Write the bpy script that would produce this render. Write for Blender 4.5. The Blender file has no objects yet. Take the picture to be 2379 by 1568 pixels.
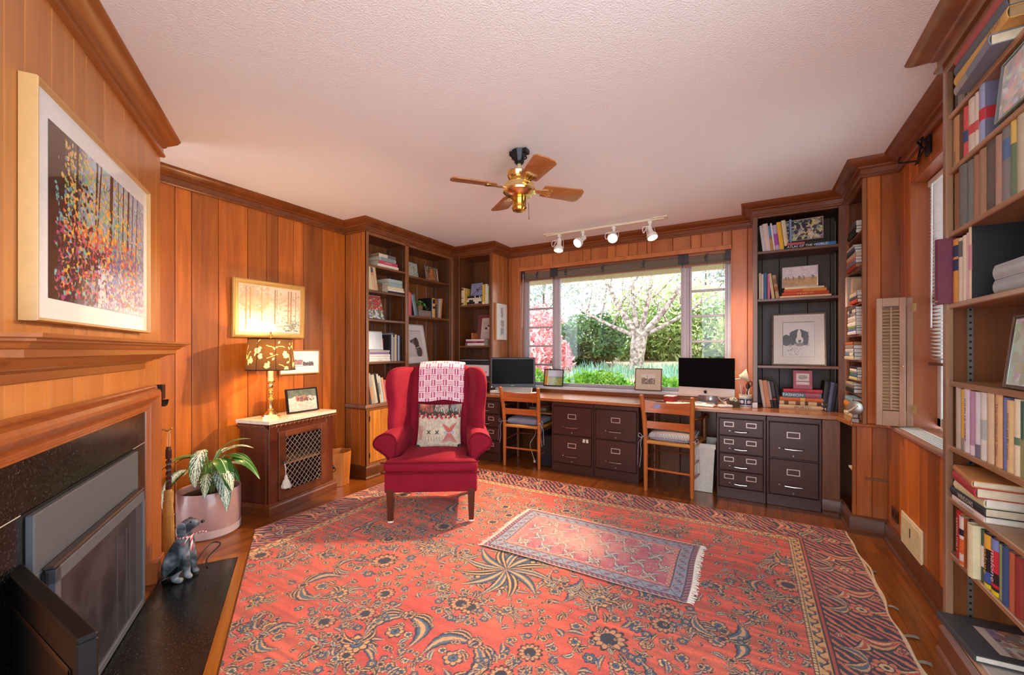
import bpy, bmesh, math, random
import numpy as np
from mathutils import Vector, Matrix

S = bpy.context.scene
COL = S.collection
PI = math.pi
R = math.radians
rnd = random.Random(7)


def lin(c):
    """sRGB 0-255 triple or hex string to linear rgb"""
    if isinstance(c, str):
        c = [int(c[i:i + 2], 16) for i in (0, 2, 4)]
    o = []
    for x in c:
        x = x / 255.0
        o.append(x / 12.92 if x <= 0.04045 else ((x + 0.055) / 1.055) ** 2.4)
    return tuple(o)


# ------------------------------------------------------------------ materials
def _mat(name):
    m = bpy.data.materials.new(name)
    m.use_nodes = True
    nt = m.node_tree
    b = nt.nodes['Principled BSDF']
    return m, nt, b


_cache = {}


def C(hexc, rough=0.55, metal=0.0, coat=0.0, noise=0.06, spec=0.5):
    """plain coloured material with a touch of procedural variation"""
    key = (hexc, rough, metal, coat, noise, spec)
    if key in _cache:
        return _cache[key]
    m, nt, b = _mat('plain_' + str(hexc))
    c = lin(hexc)
    b.inputs['Roughness'].default_value = rough
    b.inputs['Metallic'].default_value = metal
    b.inputs['Coat Weight'].default_value = coat
    b.inputs['Coat Roughness'].default_value = 0.05
    b.inputs['Specular IOR Level'].default_value = spec
    if noise > 0:
        tc = nt.nodes.new('ShaderNodeTexCoord')
        n = nt.nodes.new('ShaderNodeTexNoise')
        n.inputs['Scale'].default_value = 35
        n.inputs['Detail'].default_value = 3
        nt.links.new(tc.outputs['Object'], n.inputs['Vector'])
        r = nt.nodes.new('ShaderNodeValToRGB')
        r.color_ramp.elements[0].position = 0.25
        r.color_ramp.elements[1].position = 0.75
        r.color_ramp.elements[0].color = (*[x * (1 - noise * 2) for x in c], 1)
        r.color_ramp.elements[1].color = (*[min(1, x * (1 + noise)) for x in c], 1)
        nt.links.new(n.outputs['Fac'], r.inputs['Fac'])
        nt.links.new(r.outputs['Color'], b.inputs['Base Color'])
    else:
        b.inputs['Base Color'].default_value = (*c, 1)
    _cache[key] = m
    return m


def wood(dark, light, axis='z', scale=1.0, rough=0.38, coat=0.25, tintamt=0.35, figure=1.0):
    """grained wood; the grain runs along the given object axis, each board's 'tint' shifts its tone"""
    key = ('wood', dark, light, axis, scale, rough, coat, tintamt, figure)
    if key in _cache:
        return _cache[key]
    m, nt, b = _mat('wood_' + dark + '_' + axis)
    N, L = nt.nodes.new, nt.links.new
    tc = N('ShaderNodeTexCoord')
    at = N('ShaderNodeAttribute')
    at.attribute_name = 'tint'
    off = N('ShaderNodeVectorMath')
    off.operation = 'MULTIPLY_ADD'
    L(at.outputs['Fac'], off.inputs[0])
    off.inputs[1].default_value = (7.3, 5.1, 9.7)
    L(tc.outputs['Object'], off.inputs[2])
    mp = N('ShaderNodeMapping')
    st = {'x': (1.2, 14, 14), 'y': (14, 1.2, 14), 'z': (14, 14, 1.2)}[axis]
    mp.inputs['Scale'].default_value = [q * scale for q in st]
    L(off.outputs[0], mp.inputs['Vector'])
    n1 = N('ShaderNodeTexNoise')
    n1.inputs['Scale'].default_value = 1.0
    n1.inputs['Detail'].default_value = 3
    n1.inputs['Distortion'].default_value = 1.6 * figure
    L(mp.outputs[0], n1.inputs['Vector'])
    mp2 = N('ShaderNodeMapping')
    mp2.inputs['Scale'].default_value = [(6 if i == 'xyz'.index(axis) else 9) for i in range(3)]
    L(mp.outputs[0], mp2.inputs['Vector'])
    n2 = N('ShaderNodeTexNoise')
    n2.inputs['Scale'].default_value = 1.0
    n2.inputs['Detail'].default_value = 4
    L(mp2.outputs[0], n2.inputs['Vector'])
    mx = N('ShaderNodeMix')
    mx.data_type = 'FLOAT'
    mx.inputs[0].default_value = 0.28
    L(n1.outputs['Fac'], mx.inputs[2])
    L(n2.outputs['Fac'], mx.inputs[3])
    rp = N('ShaderNodeValToRGB')
    rp.color_ramp.elements[0].position = 0.22
    rp.color_ramp.elements[1].position = 0.72
    rp.color_ramp.elements[0].color = (*lin(dark), 1)
    rp.color_ramp.elements[1].color = (*lin(light), 1)
    L(mx.outputs[0], rp.inputs['Fac'])
    # tone per board
    ma = N('ShaderNodeMath')
    ma.operation = 'MULTIPLY_ADD'
    L(at.outputs['Fac'], ma.inputs[0])
    ma.inputs[1].default_value = tintamt * 2
    ma.inputs[2].default_value = 1 - tintamt
    hs = N('ShaderNodeHueSaturation')
    L(ma.outputs[0], hs.inputs['Value'])
    L(rp.outputs['Color'], hs.inputs['Color'])
    L(hs.outputs['Color'], b.inputs['Base Color'])
    b.inputs['Roughness'].default_value = rough
    b.inputs['Coat Weight'].default_value = coat
    b.inputs['Coat Roughness'].default_value = 0.22
    bp = N('ShaderNodeBump')
    bp.inputs['Strength'].default_value = 0.08
    bp.inputs['Distance'].default_value = 0.002
    L(n2.outputs['Fac'], bp.inputs['Height'])
    L(bp.outputs['Normal'], b.inputs['Normal'])
    _cache[key] = m
    return m


def paint(rough=0.6, coat=0.0, bump=0.0, sheen=0.0, emit=0.0, trans=0.0, bscale=600):
    """colour comes from the mesh's own 'Col' attribute (woven, printed or painted pattern)"""
    key = ('paint', rough, coat, bump, sheen, emit, trans, bscale)
    if key in _cache:
        return _cache[key]
    m, nt, b = _mat('pattern')
    N, L = nt.nodes.new, nt.links.new
    at = N('ShaderNodeAttribute')
    at.attribute_name = 'Col'
    L(at.outputs['Color'], b.inputs['Base Color'])
    b.inputs['Roughness'].default_value = rough
    b.inputs['Coat Weight'].default_value = coat
    b.inputs['Coat Roughness'].default_value = 0.03
    b.inputs['Sheen Weight'].default_value = sheen
    if bump:
        tc = N('ShaderNodeTexCoord')
        n = N('ShaderNodeTexNoise')
        n.inputs['Scale'].default_value = bscale
        L(tc.outputs['Object'], n.inputs['Vector'])
        bp = N('ShaderNodeBump')
        bp.inputs['Strength'].default_value = bump
        bp.inputs['Distance'].default_value = 0.003
        L(n.outputs['Fac'], bp.inputs['Height'])
        L(bp.outputs['Normal'], b.inputs['Normal'])
    if trans:
        tr = N('ShaderNodeBsdfTranslucent')
        L(at.outputs['Color'], tr.inputs['Color'])
        mx = N('ShaderNodeMixShader')
        mx.inputs[0].default_value = trans
        L(b.outputs[0], mx.inputs[1])
        L(tr.outputs[0], mx.inputs[2])
        L(mx.outputs[0], nt.nodes['Material Output'].inputs['Surface'])
    _cache[key] = m
    return m


def emis(hexc, strength):
    key = ('em', hexc, strength)
    if key in _cache:
        return _cache[key]
    m, nt, b = _mat('glow_' + hexc)
    b.inputs['Base Color'].default_value = (*lin(hexc), 1)
    b.inputs['Emission Color'].default_value = (*lin(hexc), 1)
    b.inputs['Emission Strength'].default_value = strength
    _cache[key] = m
    return m


def fabric(hexc, rough=0.85, sheen=0.5, bump=0.25, scale=400, noise=0.12, nscale=9):
    key = ('fab', hexc, rough, sheen, bump, scale, noise)
    if key in _cache:
        return _cache[key]
    m, nt, b = _mat('fabric_' + hexc)
    N, L = nt.nodes.new, nt.links.new
    c = lin(hexc)
    tc = N('ShaderNodeTexCoord')
    n = N('ShaderNodeTexNoise')
    n.inputs['Scale'].default_value = nscale
    n.inputs['Detail'].default_value = 5
    L(tc.outputs['Object'], n.inputs['Vector'])
    r = N('ShaderNodeValToRGB')
    r.color_ramp.elements[0].position = 0.3
    r.color_ramp.elements[1].position = 0.7
    r.color_ramp.elements[0].color = (*[x * (1 - noise) for x in c], 1)
    r.color_ramp.elements[1].color = (*[min(1, x * (1 + noise)) for x in c], 1)
    L(n.outputs['Fac'], r.inputs['Fac'])
    L(r.outputs['Color'], b.inputs['Base Color'])
    b.inputs['Roughness'].default_value = rough
    b.inputs['Sheen Weight'].default_value = sheen
    b.inputs['Sheen Roughness'].default_value = 0.4
    b.inputs['Sheen Tint'].default_value = (*[min(1, x * 1.6 + .05) for x in c], 1)
    b.inputs['Specular IOR Level'].default_value = 0.15
    n2 = N('ShaderNodeTexNoise')
    n2.inputs['Scale'].default_value = scale
    L(tc.outputs['Object'], n2.inputs['Vector'])
    bp = N('ShaderNodeBump')
    bp.inputs['Strength'].default_value = bump
    bp.inputs['Distance'].default_value = 0.002
    L(n2.outputs['Fac'], bp.inputs['Height'])
    L(bp.outputs['Normal'], b.inputs['Normal'])
    _cache[key] = m
    return m


def stripes(c1, c2, axis, period, rough=0.85):
    key = ('str', c1, c2, axis, period)
    if key in _cache:
        return _cache[key]
    m, nt, b = _mat('striped_' + c1)
    N, L = nt.nodes.new, nt.links.new
    tc = N('ShaderNodeTexCoord')
    sp = N('ShaderNodeSeparateXYZ')
    L(tc.outputs['Object'], sp.inputs[0])
    mu = N('ShaderNodeMath')
    mu.operation = 'MULTIPLY'
    L(sp.outputs['XYZ'.index(axis)], mu.inputs[0])
    mu.inputs[1].default_value = 2 * PI / period
    si = N('ShaderNodeMath')
    si.operation = 'SINE'
    L(mu.outputs[0], si.inputs[0])
    r = N('ShaderNodeValToRGB')
    r.color_ramp.elements[0].position = 0.4
    r.color_ramp.elements[1].position = 0.6
    r.color_ramp.elements[0].color = (*lin(c1), 1)
    r.color_ramp.elements[1].color = (*lin(c2), 1)
    ad = N('ShaderNodeMath')
    ad.operation = 'MULTIPLY_ADD'
    L(si.outputs[0], ad.inputs[0])
    ad.inputs[1].default_value = .5
    ad.inputs[2].default_value = .5
    L(ad.outputs[0], r.inputs['Fac'])
    L(r.outputs['Color'], b.inputs['Base Color'])
    b.inputs['Roughness'].default_value = rough
    _cache[key] = m
    return m


def glass_mat():
    m, nt, b = _mat('window_glass')
    N, L = nt.nodes.new, nt.links.new
    nt.nodes.remove(b)
    t = N('ShaderNodeBsdfTransparent')
    t.inputs[0].default_value = (.97, .98, .98, 1)
    g = N('ShaderNodeBsdfGlossy')
    g.inputs['Roughness'].default_value = 0.02
    lw = N('ShaderNodeFresnel')
    lw.inputs['IOR'].default_value = 1.4
    mx = N('ShaderNodeMixShader')
    L(lw.outputs[0], mx.inputs[0])
    L(t.outputs[0], mx.inputs[1])
    L(g.outputs[0], mx.inputs[2])
    L(mx.outputs[0], nt.nodes['Material Output'].inputs['Surface'])
    return m


# ------------------------------------------------------------------ mesh builder
def catmull(pts, n=6, closed=False):
    P = [Vector(p) for p in pts]
    out = []
    k = len(P)
    rng = range(k if closed else k - 1)
    for i in rng:
        p0 = P[(i - 1) % k] if (closed or i > 0) else P[0]
        p1 = P[i]
        p2 = P[(i + 1) % k]
        p3 = P[(i + 2) % k] if (closed or i + 2 < k) else P[-1]
        for j in range(n):
            t = j / n
            out.append(0.5 * ((2 * p1) + (-p0 + p2) * t + (2 * p0 - 5 * p1 + 4 * p2 - p3) * t * t + (-p0 + 3 * p1 - 3 * p2 + p3) * t ** 3))
    if not closed:
        out.append(P[-1].copy())
    return out


_txt = {}


def text_geo(s):
    if s in _txt:
        return _txt[s]
    cu = bpy.data.curves.new('lettering', 'FONT')
    cu.body = s
    cu.align_x = 'CENTER'
    cu.align_y = 'CENTER'
    cu.size = 1.0
    cu.resolution_u = 2
    o = bpy.data.objects.new('lettering', cu)
    me = bpy.data.meshes.new_from_object(o)
    v = [tuple(q.co) for q in me.vertices]
    f = [tuple(p.vertices) for p in me.polygons]
    bpy.data.objects.remove(o)
    bpy.data.meshes.remove(me)
    bpy.data.curves.remove(cu)
    _txt[s] = (v, f)
    return v, f


class MB:
    def __init__(self):
        self.v = []
        self.f = []
        self.m = []
        self.t = []
        self.M = None

    def add(self, vs, fs, mi=0, tint=0.5):
        o = len(self.v)
        if self.M is not None:
            vs = [self.M @ Vector(p) for p in vs]
        self.v.extend([tuple(p) for p in vs])
        for q in fs:
            self.f.append(tuple(i + o for i in q))
            self.m.append(mi)
            self.t.append(tint)
        return self

    def box(self, x0, x1, y0, y1, z0, z1, mi=0, b=0.0, tint=None):
        tint = rnd.random() if tint is None else tint
        if x0 > x1: x0, x1 = x1, x0
        if y0 > y1: y0, y1 = y1, y0
        if z0 > z1: z0, z1 = z1, z0
        if b <= 0:
            vs = [(x, y, z) for z in (z0, z1) for y in (y0, y1) for x in (x0, x1)]
            fs = [(0, 2, 3, 1), (4, 5, 7, 6), (0, 1, 5, 4), (2, 6, 7, 3), (0, 4, 6, 2), (1, 3, 7, 5)]
            return self.add(vs, fs, mi, tint)
        b = min(b, (x1 - x0) * .45, (y1 - y0) * .45, (z1 - z0) * .45)
        vs, idx = [], {}
        X, Y, Z = (x0, x1), (y0, y1), (z0, z1)
        for i in (0, 1):
            for j in (0, 1):
                for k in (0, 1):
                    s = [1 if q == 0 else -1 for q in (i, j, k)]
                    for a in range(3):
                        p = [X[i] + s[0] * b, Y[j] + s[1] * b, Z[k] + s[2] * b]
                        p[a] = (X[i], Y[j], Z[k])[a]
                        idx[(i, j, k, a)] = len(vs)
                        vs.append(p)
        fs = []
        for a in range(3):
            o1, o2 = [q for q in range(3) if q != a]
            for s in (0, 1):
                q = []
                for (e, g) in ((0, 0), (1, 0), (1, 1), (0, 1)):
                    c = [0, 0, 0]
                    c[a], c[o1], c[o2] = s, e, g
                    q.append(idx[(*c, a)])
                fs.append(tuple(q))
        for a in range(3):
            o1, o2 = [q for q in range(3) if q != a]
            for e in (0, 1):
                for g in (0, 1):
                    c0, c1 = [0, 0, 0], [0, 0, 0]
                    c0[a], c0[o1], c0[o2] = 0, e, g
                    c1[a], c1[o1], c1[o2] = 1, e, g
                    fs.append((idx[(*c0, o1)], idx[(*c1, o1)], idx[(*c1, o2)], idx[(*c0, o2)]))
        for i in (0, 1):
            for j in (0, 1):
                for k in (0, 1):
                    fs.append(tuple(idx[(i, j, k, a)] for a in range(3)))
        return self.add(vs, fs, mi, tint)

    def rbox(self, cx, cy, cz, sx, sy, sz, r, n=8, mi=0, puff=0.0, tint=.5, fn=None):
        """rounded box (a padded cushion when puff > 0)"""
        hx, hy, hz = sx / 2, sy / 2, sz / 2
        r = min(r, hx, hy, hz)
        key, vs, fs = {}, [], []
        half = (hx, hy, hz)

        def P(p):
            q = tuple(round(c, 5) for c in p)
            if q in key:
                return key[q]
            w = [p[i] * half[i] for i in range(3)]
            inn = [max(-(half[i] - r), min(half[i] - r, w[i])) for i in range(3)]
            d = Vector([w[i] - inn[i] for i in range(3)])
            # project by the cube direction inside the rounded zone
            e = []
            for i in range(3):
                e.append(d[i])
            d = Vector(e)
            if d.length > 1e-9:
                m = max(abs(c) for c in d)
                d = d.normalized() * m if m > 0 else d
            o = [inn[i] + d[i] for i in range(3)]
            if puff:
                o[2] += (1 if p[2] > 0 else -1) * puff * max(0, 1 - p[0] ** 2) ** .6 * max(0, 1 - p[1] ** 2) ** .6 * abs(p[2])
            if fn:
                o = fn(*o)
            key[q] = len(vs)
            vs.append((o[0] + cx, o[1] + cy, o[2] + cz))
            return key[q]

        def T(i):  # finer near the ends
            t = -1 + 2 * i / n
            return math.copysign(abs(math.sin(t * PI / 2)) ** .8, t)
        for a in range(3):
            o1, o2 = [q for q in range(3) if q != a]
            for s in (-1, 1):
                for i in range(n):
                    for j in range(n):
                        q = []
                        for (e, g) in ((i, j), (i + 1, j), (i + 1, j + 1), (i, j + 1)):
                            p = [0, 0, 0]
                            p[a], p[o1], p[o2] = s, T(e), T(g)
                            q.append(P(p))
                        if len(set(q)) > 2:
                            fs.append(tuple(q))
        return self.add(vs, fs, mi, tint)

    def lathe(self, prof, cx=0, cy=0, cz=0, n=24, mi=0, tint=.5, cap=True):
        vs, fs = [], []
        for (r, z) in prof:
            for k in range(n):
                a = 2 * PI * k / n
                vs.append((cx + r * math.cos(a), cy + r * math.sin(a), cz + z))
        for i in range(len(prof) - 1):
            for k in range(n):
                fs.append((i * n + k, i * n + (k + 1) % n, (i + 1) * n + (k + 1) % n, (i + 1) * n + k))
        if cap:
            if prof[0][0] > 1e-6: fs.append(tuple(range(n - 1, -1, -1)))
            if prof[-1][0] > 1e-6: fs.append(tuple((len(prof) - 1) * n + k for k in range(n)))
        return self.add(vs, fs, mi, tint)

    def tube(self, pts, r, n=8, mi=0, tint=.5, caps=True, flat=1.0):
        P = [Vector(p) for p in pts]
        rs = r if isinstance(r, (list, tuple)) else [r] * len(P)
        vs, fs = [], []
        up = None
        for i, p in enumerate(P):
            d = (P[min(i + 1, len(P) - 1)] - P[max(i - 1, 0)])
            d = d.normalized() if d.length > 1e-9 else Vector((0, 0, 1))
            if up is None:
                up = Vector((0, 0, 1)) if abs(d.z) < .9 else Vector((1, 0, 0))
            x = d.cross(up)
            if x.length < 1e-6:
                x = d.cross(Vector((0, 1, 0)))
            x.normalize()
            y = x.cross(d).normalized()
            up = y
            for k in range(n):
                a = 2 * PI * k / n
                vs.append(p + (x * math.cos(a) + y * math.sin(a) * flat) * rs[i])
        for i in range(len(P) - 1):
            for k in range(n):
                fs.append((i * n + k, i * n + (k + 1) % n, (i + 1) * n + (k + 1) % n, (i + 1) * n + k))
        if caps:
            fs.append(tuple(range(n - 1, -1, -1)))
            fs.append(tuple((len(P) - 1) * n + k for k in range(n)))
        return self.add(vs, fs, mi, tint)

    def prism(self, poly, z0, z1, mi=0, tint=None):
        tint = rnd.random() if tint is None else tint
        n = len(poly)
        vs = [(p[0], p[1], z0) for p in poly] + [(p[0], p[1], z1) for p in poly]
        fs = [tuple(range(n - 1, -1, -1)), tuple(range(n, 2 * n))]
        fs += [(i, (i + 1) % n, n + (i + 1) % n, n + i) for i in range(n)]
        return self.add(vs, fs, mi, tint)

    def pad(self, outline, z0, z1, r, mi=0, tint=.5, k=4, fn=None):
        """solid from a 2-D outline between z0 and z1 with rounded-over rims"""
        O = [Vector((p[0], p[1])) for p in outline]
        n = len(O)
        ar = sum(O[i].x * O[(i + 1) % n].y - O[(i + 1) % n].x * O[i].y for i in range(n))
        sg = 1 if ar > 0 else -1
        nr = []
        for i in range(n):
            d = (O[(i + 1) % n] - O[i - 1])
            d = d.normalized() if d.length > 1e-9 else Vector((1, 0))
            nr.append(Vector((-d.y, d.x)) * sg)
        rings = []
        for j in range(k + 1):
            a = PI / 2 * j / k
            rings.append((r * (1 - math.sin(a)), z0 + r * (1 - math.cos(a))))
        for j in range(k, -1, -1):
            a = PI / 2 * j / k
            rings.append((r * (1 - math.sin(a)), z1 - r * (1 - math.cos(a))))
        vs, fs = [], []
        for (ins, z) in rings:
            for i in range(n):
                p = O[i] + nr[i] * ins
                q = (p.x, p.y, z)
                vs.append(fn(*q) if fn else q)
        m = len(rings)
        for j in range(m - 1):
            for i in range(n):
                fs.append((j * n + i, j * n + (i + 1) % n, (j + 1) * n + (i + 1) % n, (j + 1) * n + i))
        fs.append(tuple(range(n - 1, -1, -1)))
        fs.append(tuple((m - 1) * n + i for i in range(n)))
        return self.add(vs, fs, mi, tint)

    def sweep(self, path, prof, closed=False, mi=0, tint=.5, cap=True, side=1):
        """profile [(offset to the left of the path * side, z)] swept along a 2-D path with mitred corners"""
        P = [Vector((p[0], p[1])) for p in path]
        n, k = len(P), len(prof)
        vs, fs = [], []
        for i in range(n):
            if closed or 0 < i < n - 1:
                d0 = (P[i] - P[i - 1]).normalized()
                d1 = (P[(i + 1) % n] - P[i]).normalized()
            elif i == 0:
                d0 = d1 = (P[1] - P[0]).normalized()
            else:
                d0 = d1 = (P[-1] - P[-2]).normalized()
            n0 = Vector((-d0.y, d0.x)) * side
            n1 = Vector((-d1.y, d1.x)) * side
            mm = n0 + n1
            mm = mm / max(.2, mm.dot(n0))
            for (o, z) in prof:
                q = P[i] + mm * o
                vs.append((q.x, q.y, z))
        rng = n if closed else n - 1
        for i in range(rng):
            a, c = i * k, ((i + 1) % n) * k
            for j in range(k):
                if j == k - 1 and not cap:
                    break
                fs.append((a + j, a + (j + 1) % k, c + (j + 1) % k, c + j))
        if not closed:
            fs.append(tuple(range(k)))
            fs.append(tuple((n - 1) * k + j for j in range(k - 1, -1, -1)))
        return self.add(vs, fs, mi, tint)

    def grid(self, G, mi=0, tint=.5, cu=False):
        n, m = len(G), len(G[0])
        vs = [p for row in G for p in row]
        fs = []
        for i in range(n if cu else n - 1):
            for j in range(m - 1):
                a = i * m + j
                b_ = ((i + 1) % n) * m + j
                fs.append((a, a + 1, b_ + 1, b_))
        return self.add(vs, fs, mi, tint)

    def ell(self, cx, cy, cz, rx, ry, rz, nu=12, nv=8, mi=0, tint=.5):
        vs = [(cx, cy, cz - rz)]
        for j in range(1, nv):
            b_ = -PI / 2 + PI * j / nv
            for i in range(nu):
                a = 2 * PI * i / nu
                vs.append((cx + rx * math.cos(a) * math.cos(b_), cy + ry * math.sin(a) * math.cos(b_), cz + rz * math.sin(b_)))
        vs.append((cx, cy, cz + rz))
        fs = [(0, 1 + (i + 1) % nu, 1 + i) for i in range(nu)]
        for j in range(nv - 2):
            for i in range(nu):
                a = 1 + j * nu
                fs.append((a + i, a + (i + 1) % nu, a + nu + (i + 1) % nu, a + nu + i))
        e = len(vs) - 1
        a = 1 + (nv - 2) * nu
        fs += [(a + i, a + (i + 1) % nu, e) for i in range(nu)]
        return self.add(vs, fs, mi, tint)

    def text(self, s, size, M, mi):
        v, f = text_geo(s)
        old = self.M
        self.M = (old @ M) if old is not None else M
        self.add([(p[0] * size, p[1] * size, 0) for p in v], f, mi)
        self.M = old
        return self

    def build(self, name, mats, parent=None, smooth=35, recalc=True):
        me = bpy.data.meshes.new(name)
        me.from_pydata(self.v, [], self.f)
        if not isinstance(mats, (list, tuple)):
            mats = [mats]
        for q in mats:
            me.materials.append(q)
        if recalc and self.f:
            bm = bmesh.new()
            bm.from_mesh(me)
            bmesh.ops.recalc_face_normals(bm, faces=bm.faces)
            bm.to_mesh(me)
            bm.free()
        me.polygons.foreach_set('material_index', self.m)
        at = me.attributes.new('tint', 'FLOAT', 'FACE')
        at.data.foreach_set('value', self.t)
        if smooth:
            me.polygons.foreach_set('use_smooth', [True] * len(me.polygons))
            me.set_sharp_from_angle(angle=R(smooth))
        me.update()
        o = bpy.data.objects.new(name, me)
        COL.objects.link(o)
        if parent is not None:
            o.parent = parent
        return o


def canvas(name, rgb, w, h, mat, parent=None, fn=None, mask=None):
    """a fine mesh that carries a painted / woven picture: rgb rows run from top to bottom; local x 0..w, z 0..h, front is -y"""
    H, W = rgb.shape[:2]
    xs = np.linspace(0, w, W)
    zs = np.linspace(h, 0, H)
    if fn is None:
        X, Z = np.meshgrid(xs, zs)
        co = np.stack([X, np.zeros_like(X), Z], -1).reshape(-1, 3)
    else:
        X, Z = np.meshgrid(xs, zs)
        co = np.stack(fn(X, Z), -1).reshape(-1, 3)
    i = np.arange(H * W).reshape(H, W)
    q = np.stack([i[1:, :-1], i[1:, 1:], i[:-1, 1:], i[:-1, :-1]], -1)
    if mask is not None:
        q = q[mask[:-1, :-1] & mask[1:, 1:] & mask[1:, :-1] & mask[:-1, 1:]]
    q = q.reshape(-1, 4)
    me = bpy.data.meshes.new(name)
    me.vertices.add(len(co))
    me.vertices.foreach_set('co', co.astype(np.float32).ravel())
    me.loops.add(q.size)
    me.loops.foreach_set('vertex_index', q.astype(np.int32).ravel())
    me.polygons.add(len(q))
    me.polygons.foreach_set('loop_start', np.arange(0, q.size, 4, dtype=np.int32))
    me.polygons.foreach_set('use_smooth', np.ones(len(q), dtype=bool))
    me.update(calc_edges=True)
    c = np.clip(rgb, 0, 1)
    c = np.where(c <= 0.04045, c / 12.92, ((c + 0.055) / 1.055) ** 2.4)
    c4 = np.concatenate([c, np.ones((H, W, 1))], -1).astype(np.float32)
    a = me.color_attributes.new('Col', 'FLOAT_COLOR', 'POINT')
    a.data.foreach_set('color', c4.ravel())
    me.materials.append(mat)
    o = bpy.data.objects.new(name, me)
    COL.objects.link(o)
    if parent is not None:
        o.parent = parent
    return o


def tag(o, label, cat, group=None, kind=None):
    o['label'] = label
    o['category'] = cat
    if group: o['group'] = group
    if kind: o['kind'] = kind
    return o


def thing(name, label, cat, loc=(0, 0, 0), rotz=0.0, group=None):
    o = bpy.data.objects.new(name, None)
    o.empty_display_size = .1
    COL.objects.link(o)
    o.location = loc
    o.rotation_euler = (0, 0, rotz)
    return tag(o, label, cat, group)


def struct(o, label=None):
    o['kind'] = 'structure'
    if label:
        o['label'] = label
    return o


def dup(o, parent=None):
    c = o.copy()
    COL.objects.link(c)
    if parent is not None:
        c.parent = parent
    for ch in list(o.children):
        dup(ch, c)
    return c


# ------------------------------------------------------------------ numpy painting
def vnoise(h, w, cell, seed):
    g = np.random.RandomState(seed)
    gh, gw = int(h / cell) + 3, int(w / cell) + 3
    a = g.rand(gh, gw)
    y = np.linspace(0, gh - 2.001, h)
    x = np.linspace(0, gw - 2.001, w)
    yi, xi = y.astype(int), x.astype(int)
    fy, fx = (y - yi)[:, None], (x - xi)[None, :]
    fy, fx = fy * fy * (3 - 2 * fy), fx * fx * (3 - 2 * fx)
    return (a[yi][:, xi] * (1 - fy) * (1 - fx) + a[yi][:, xi + 1] * (1 - fy) * fx + a[yi + 1][:, xi] * fy * (1 - fx) + a[yi + 1][:, xi + 1] * fy * fx)


def rgb(c):
    if isinstance(c, str):
        c = [int(c[i:i + 2], 16) for i in (0, 2, 4)]
    return np.array(c, float) / 255.0


def blank(h, w, c):
    return np.ones((h, w, 3)) * rgb(c)


def spots(im, n, c, seed, rx, ry, x=(0, 1), y=(0, 1), jit=.08):
    """scatter small painted dabs (sizes in px)"""
    g = np.random.RandomState(seed)
    H, W = im.shape[:2]
    c = rgb(c)
    for _ in range(n):
        cx = (x[0] + (x[1] - x[0]) * g.rand()) * W
        cy = (y[0] + (y[1] - y[0]) * g.rand()) * H
        a, b_ = rx * (.5 + g.rand()), ry * (.5 + g.rand())
        x0, x1 = max(0, int(cx - a)), min(W, int(cx + a) + 1)
        y0, y1 = max(0, int(cy - b_)), min(H, int(cy + b_) + 1)
        if x1 <= x0 or y1 <= y0: continue
        yy, xx = np.mgrid[y0:y1, x0:x1]
        m = ((xx - cx) / a) ** 2 + ((yy - cy) / b_) ** 2 < 1
        im[y0:y1, x0:x1][m] = np.clip(c + (g.rand(3) - .5) * 2 * jit, 0, 1)
    return im


def line(im, x0, y0, x1, y1, wpx, c):
    H, W = im.shape[:2]
    x0, x1, y0, y1 = x0 * W, x1 * W, y0 * H, y1 * H
    yy, xx = np.mgrid[0:H, 0:W]
    dx, dy = x1 - x0, y1 - y0
    L2 = dx * dx + dy * dy + 1e-9
    t = np.clip(((xx - x0) * dx + (yy - y0) * dy) / L2, 0, 1)
    d = np.hypot(xx - x0 - t * dx, yy - y0 - t * dy)
    im[d < wpx / 2] = rgb(c)
    return im


def disc(im, cx, cy, rx, ry, c, a=1.0):
    H, W = im.shape[:2]
    yy, xx = np.mgrid[0:H, 0:W]
    m = ((xx / W - cx) / rx) ** 2 + ((yy / H - cy) / ry) ** 2 < 1
    im[m] = im[m] * (1 - a) + rgb(c) * a
    return im


def rect(im, x0, y0, x1, y1, c, a=1.0):
    H, W = im.shape[:2]
    s = im[int(y0 * H):int(round(y1 * H)), int(x0 * W):int(round(x1 * W))]
    s[:] = s * (1 - a) + rgb(c) * a
    return im
# ================================================================== the room
H = 2.46
XL, YW = -3.455, 4.44
XF = -3.157            # face of the left bookcase
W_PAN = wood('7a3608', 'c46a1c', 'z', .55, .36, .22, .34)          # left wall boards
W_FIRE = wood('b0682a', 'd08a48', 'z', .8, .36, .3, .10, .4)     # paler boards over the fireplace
W_WIN = wood('9a4c1c', 'c87838', 'z', .7, .36, .35, .14, .5)
W_CASEZ = wood('4a260d', '80471d', 'z', .9, .38, .25, .22)
W_CASEX = wood('4a260d', '80471d', 'x', .9, .38, .25, .22)
W_CASEY = wood('4a260d', '80471d', 'y', .9, .38, .25, .22)
W_DARKZ = wood('321a0e', '4c2c18', 'z', .9, .5, .05, .15)
W_SHELFX = wood('52301a', '8a5a36', 'x', .9, .36, .3, .1)
W_SHELFY = wood('52301a', '8a5a36', 'y', .9, .36, .3, .1)
W_TRIM = wood('5f2d10', '8e4c1e', 'x', .5, .33, .35, .1)
W_MANT = wood('7d431c', 'b0682f', 'x', .7, .33, .35, .1)
W_MANTZ = wood('7d3f1c', 'a85c2c', 'z', .7, .33, .35, .1)
GAP = C('1c0d05', .8)
WHITE = C('e9e6e0', .5)
CREAM = C('e6d5ad', .5)
BLACK = C('101013', .4)
BRASS = C('f2d694', .2, 1.0, noise=.03)
CHROME = C('c9cacd', .18, 1.0, noise=.02)
STEEL = C('8d8d90', .35, .9)
GOLDF = C('c99a4e', .35, .25, 0, .03)


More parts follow.
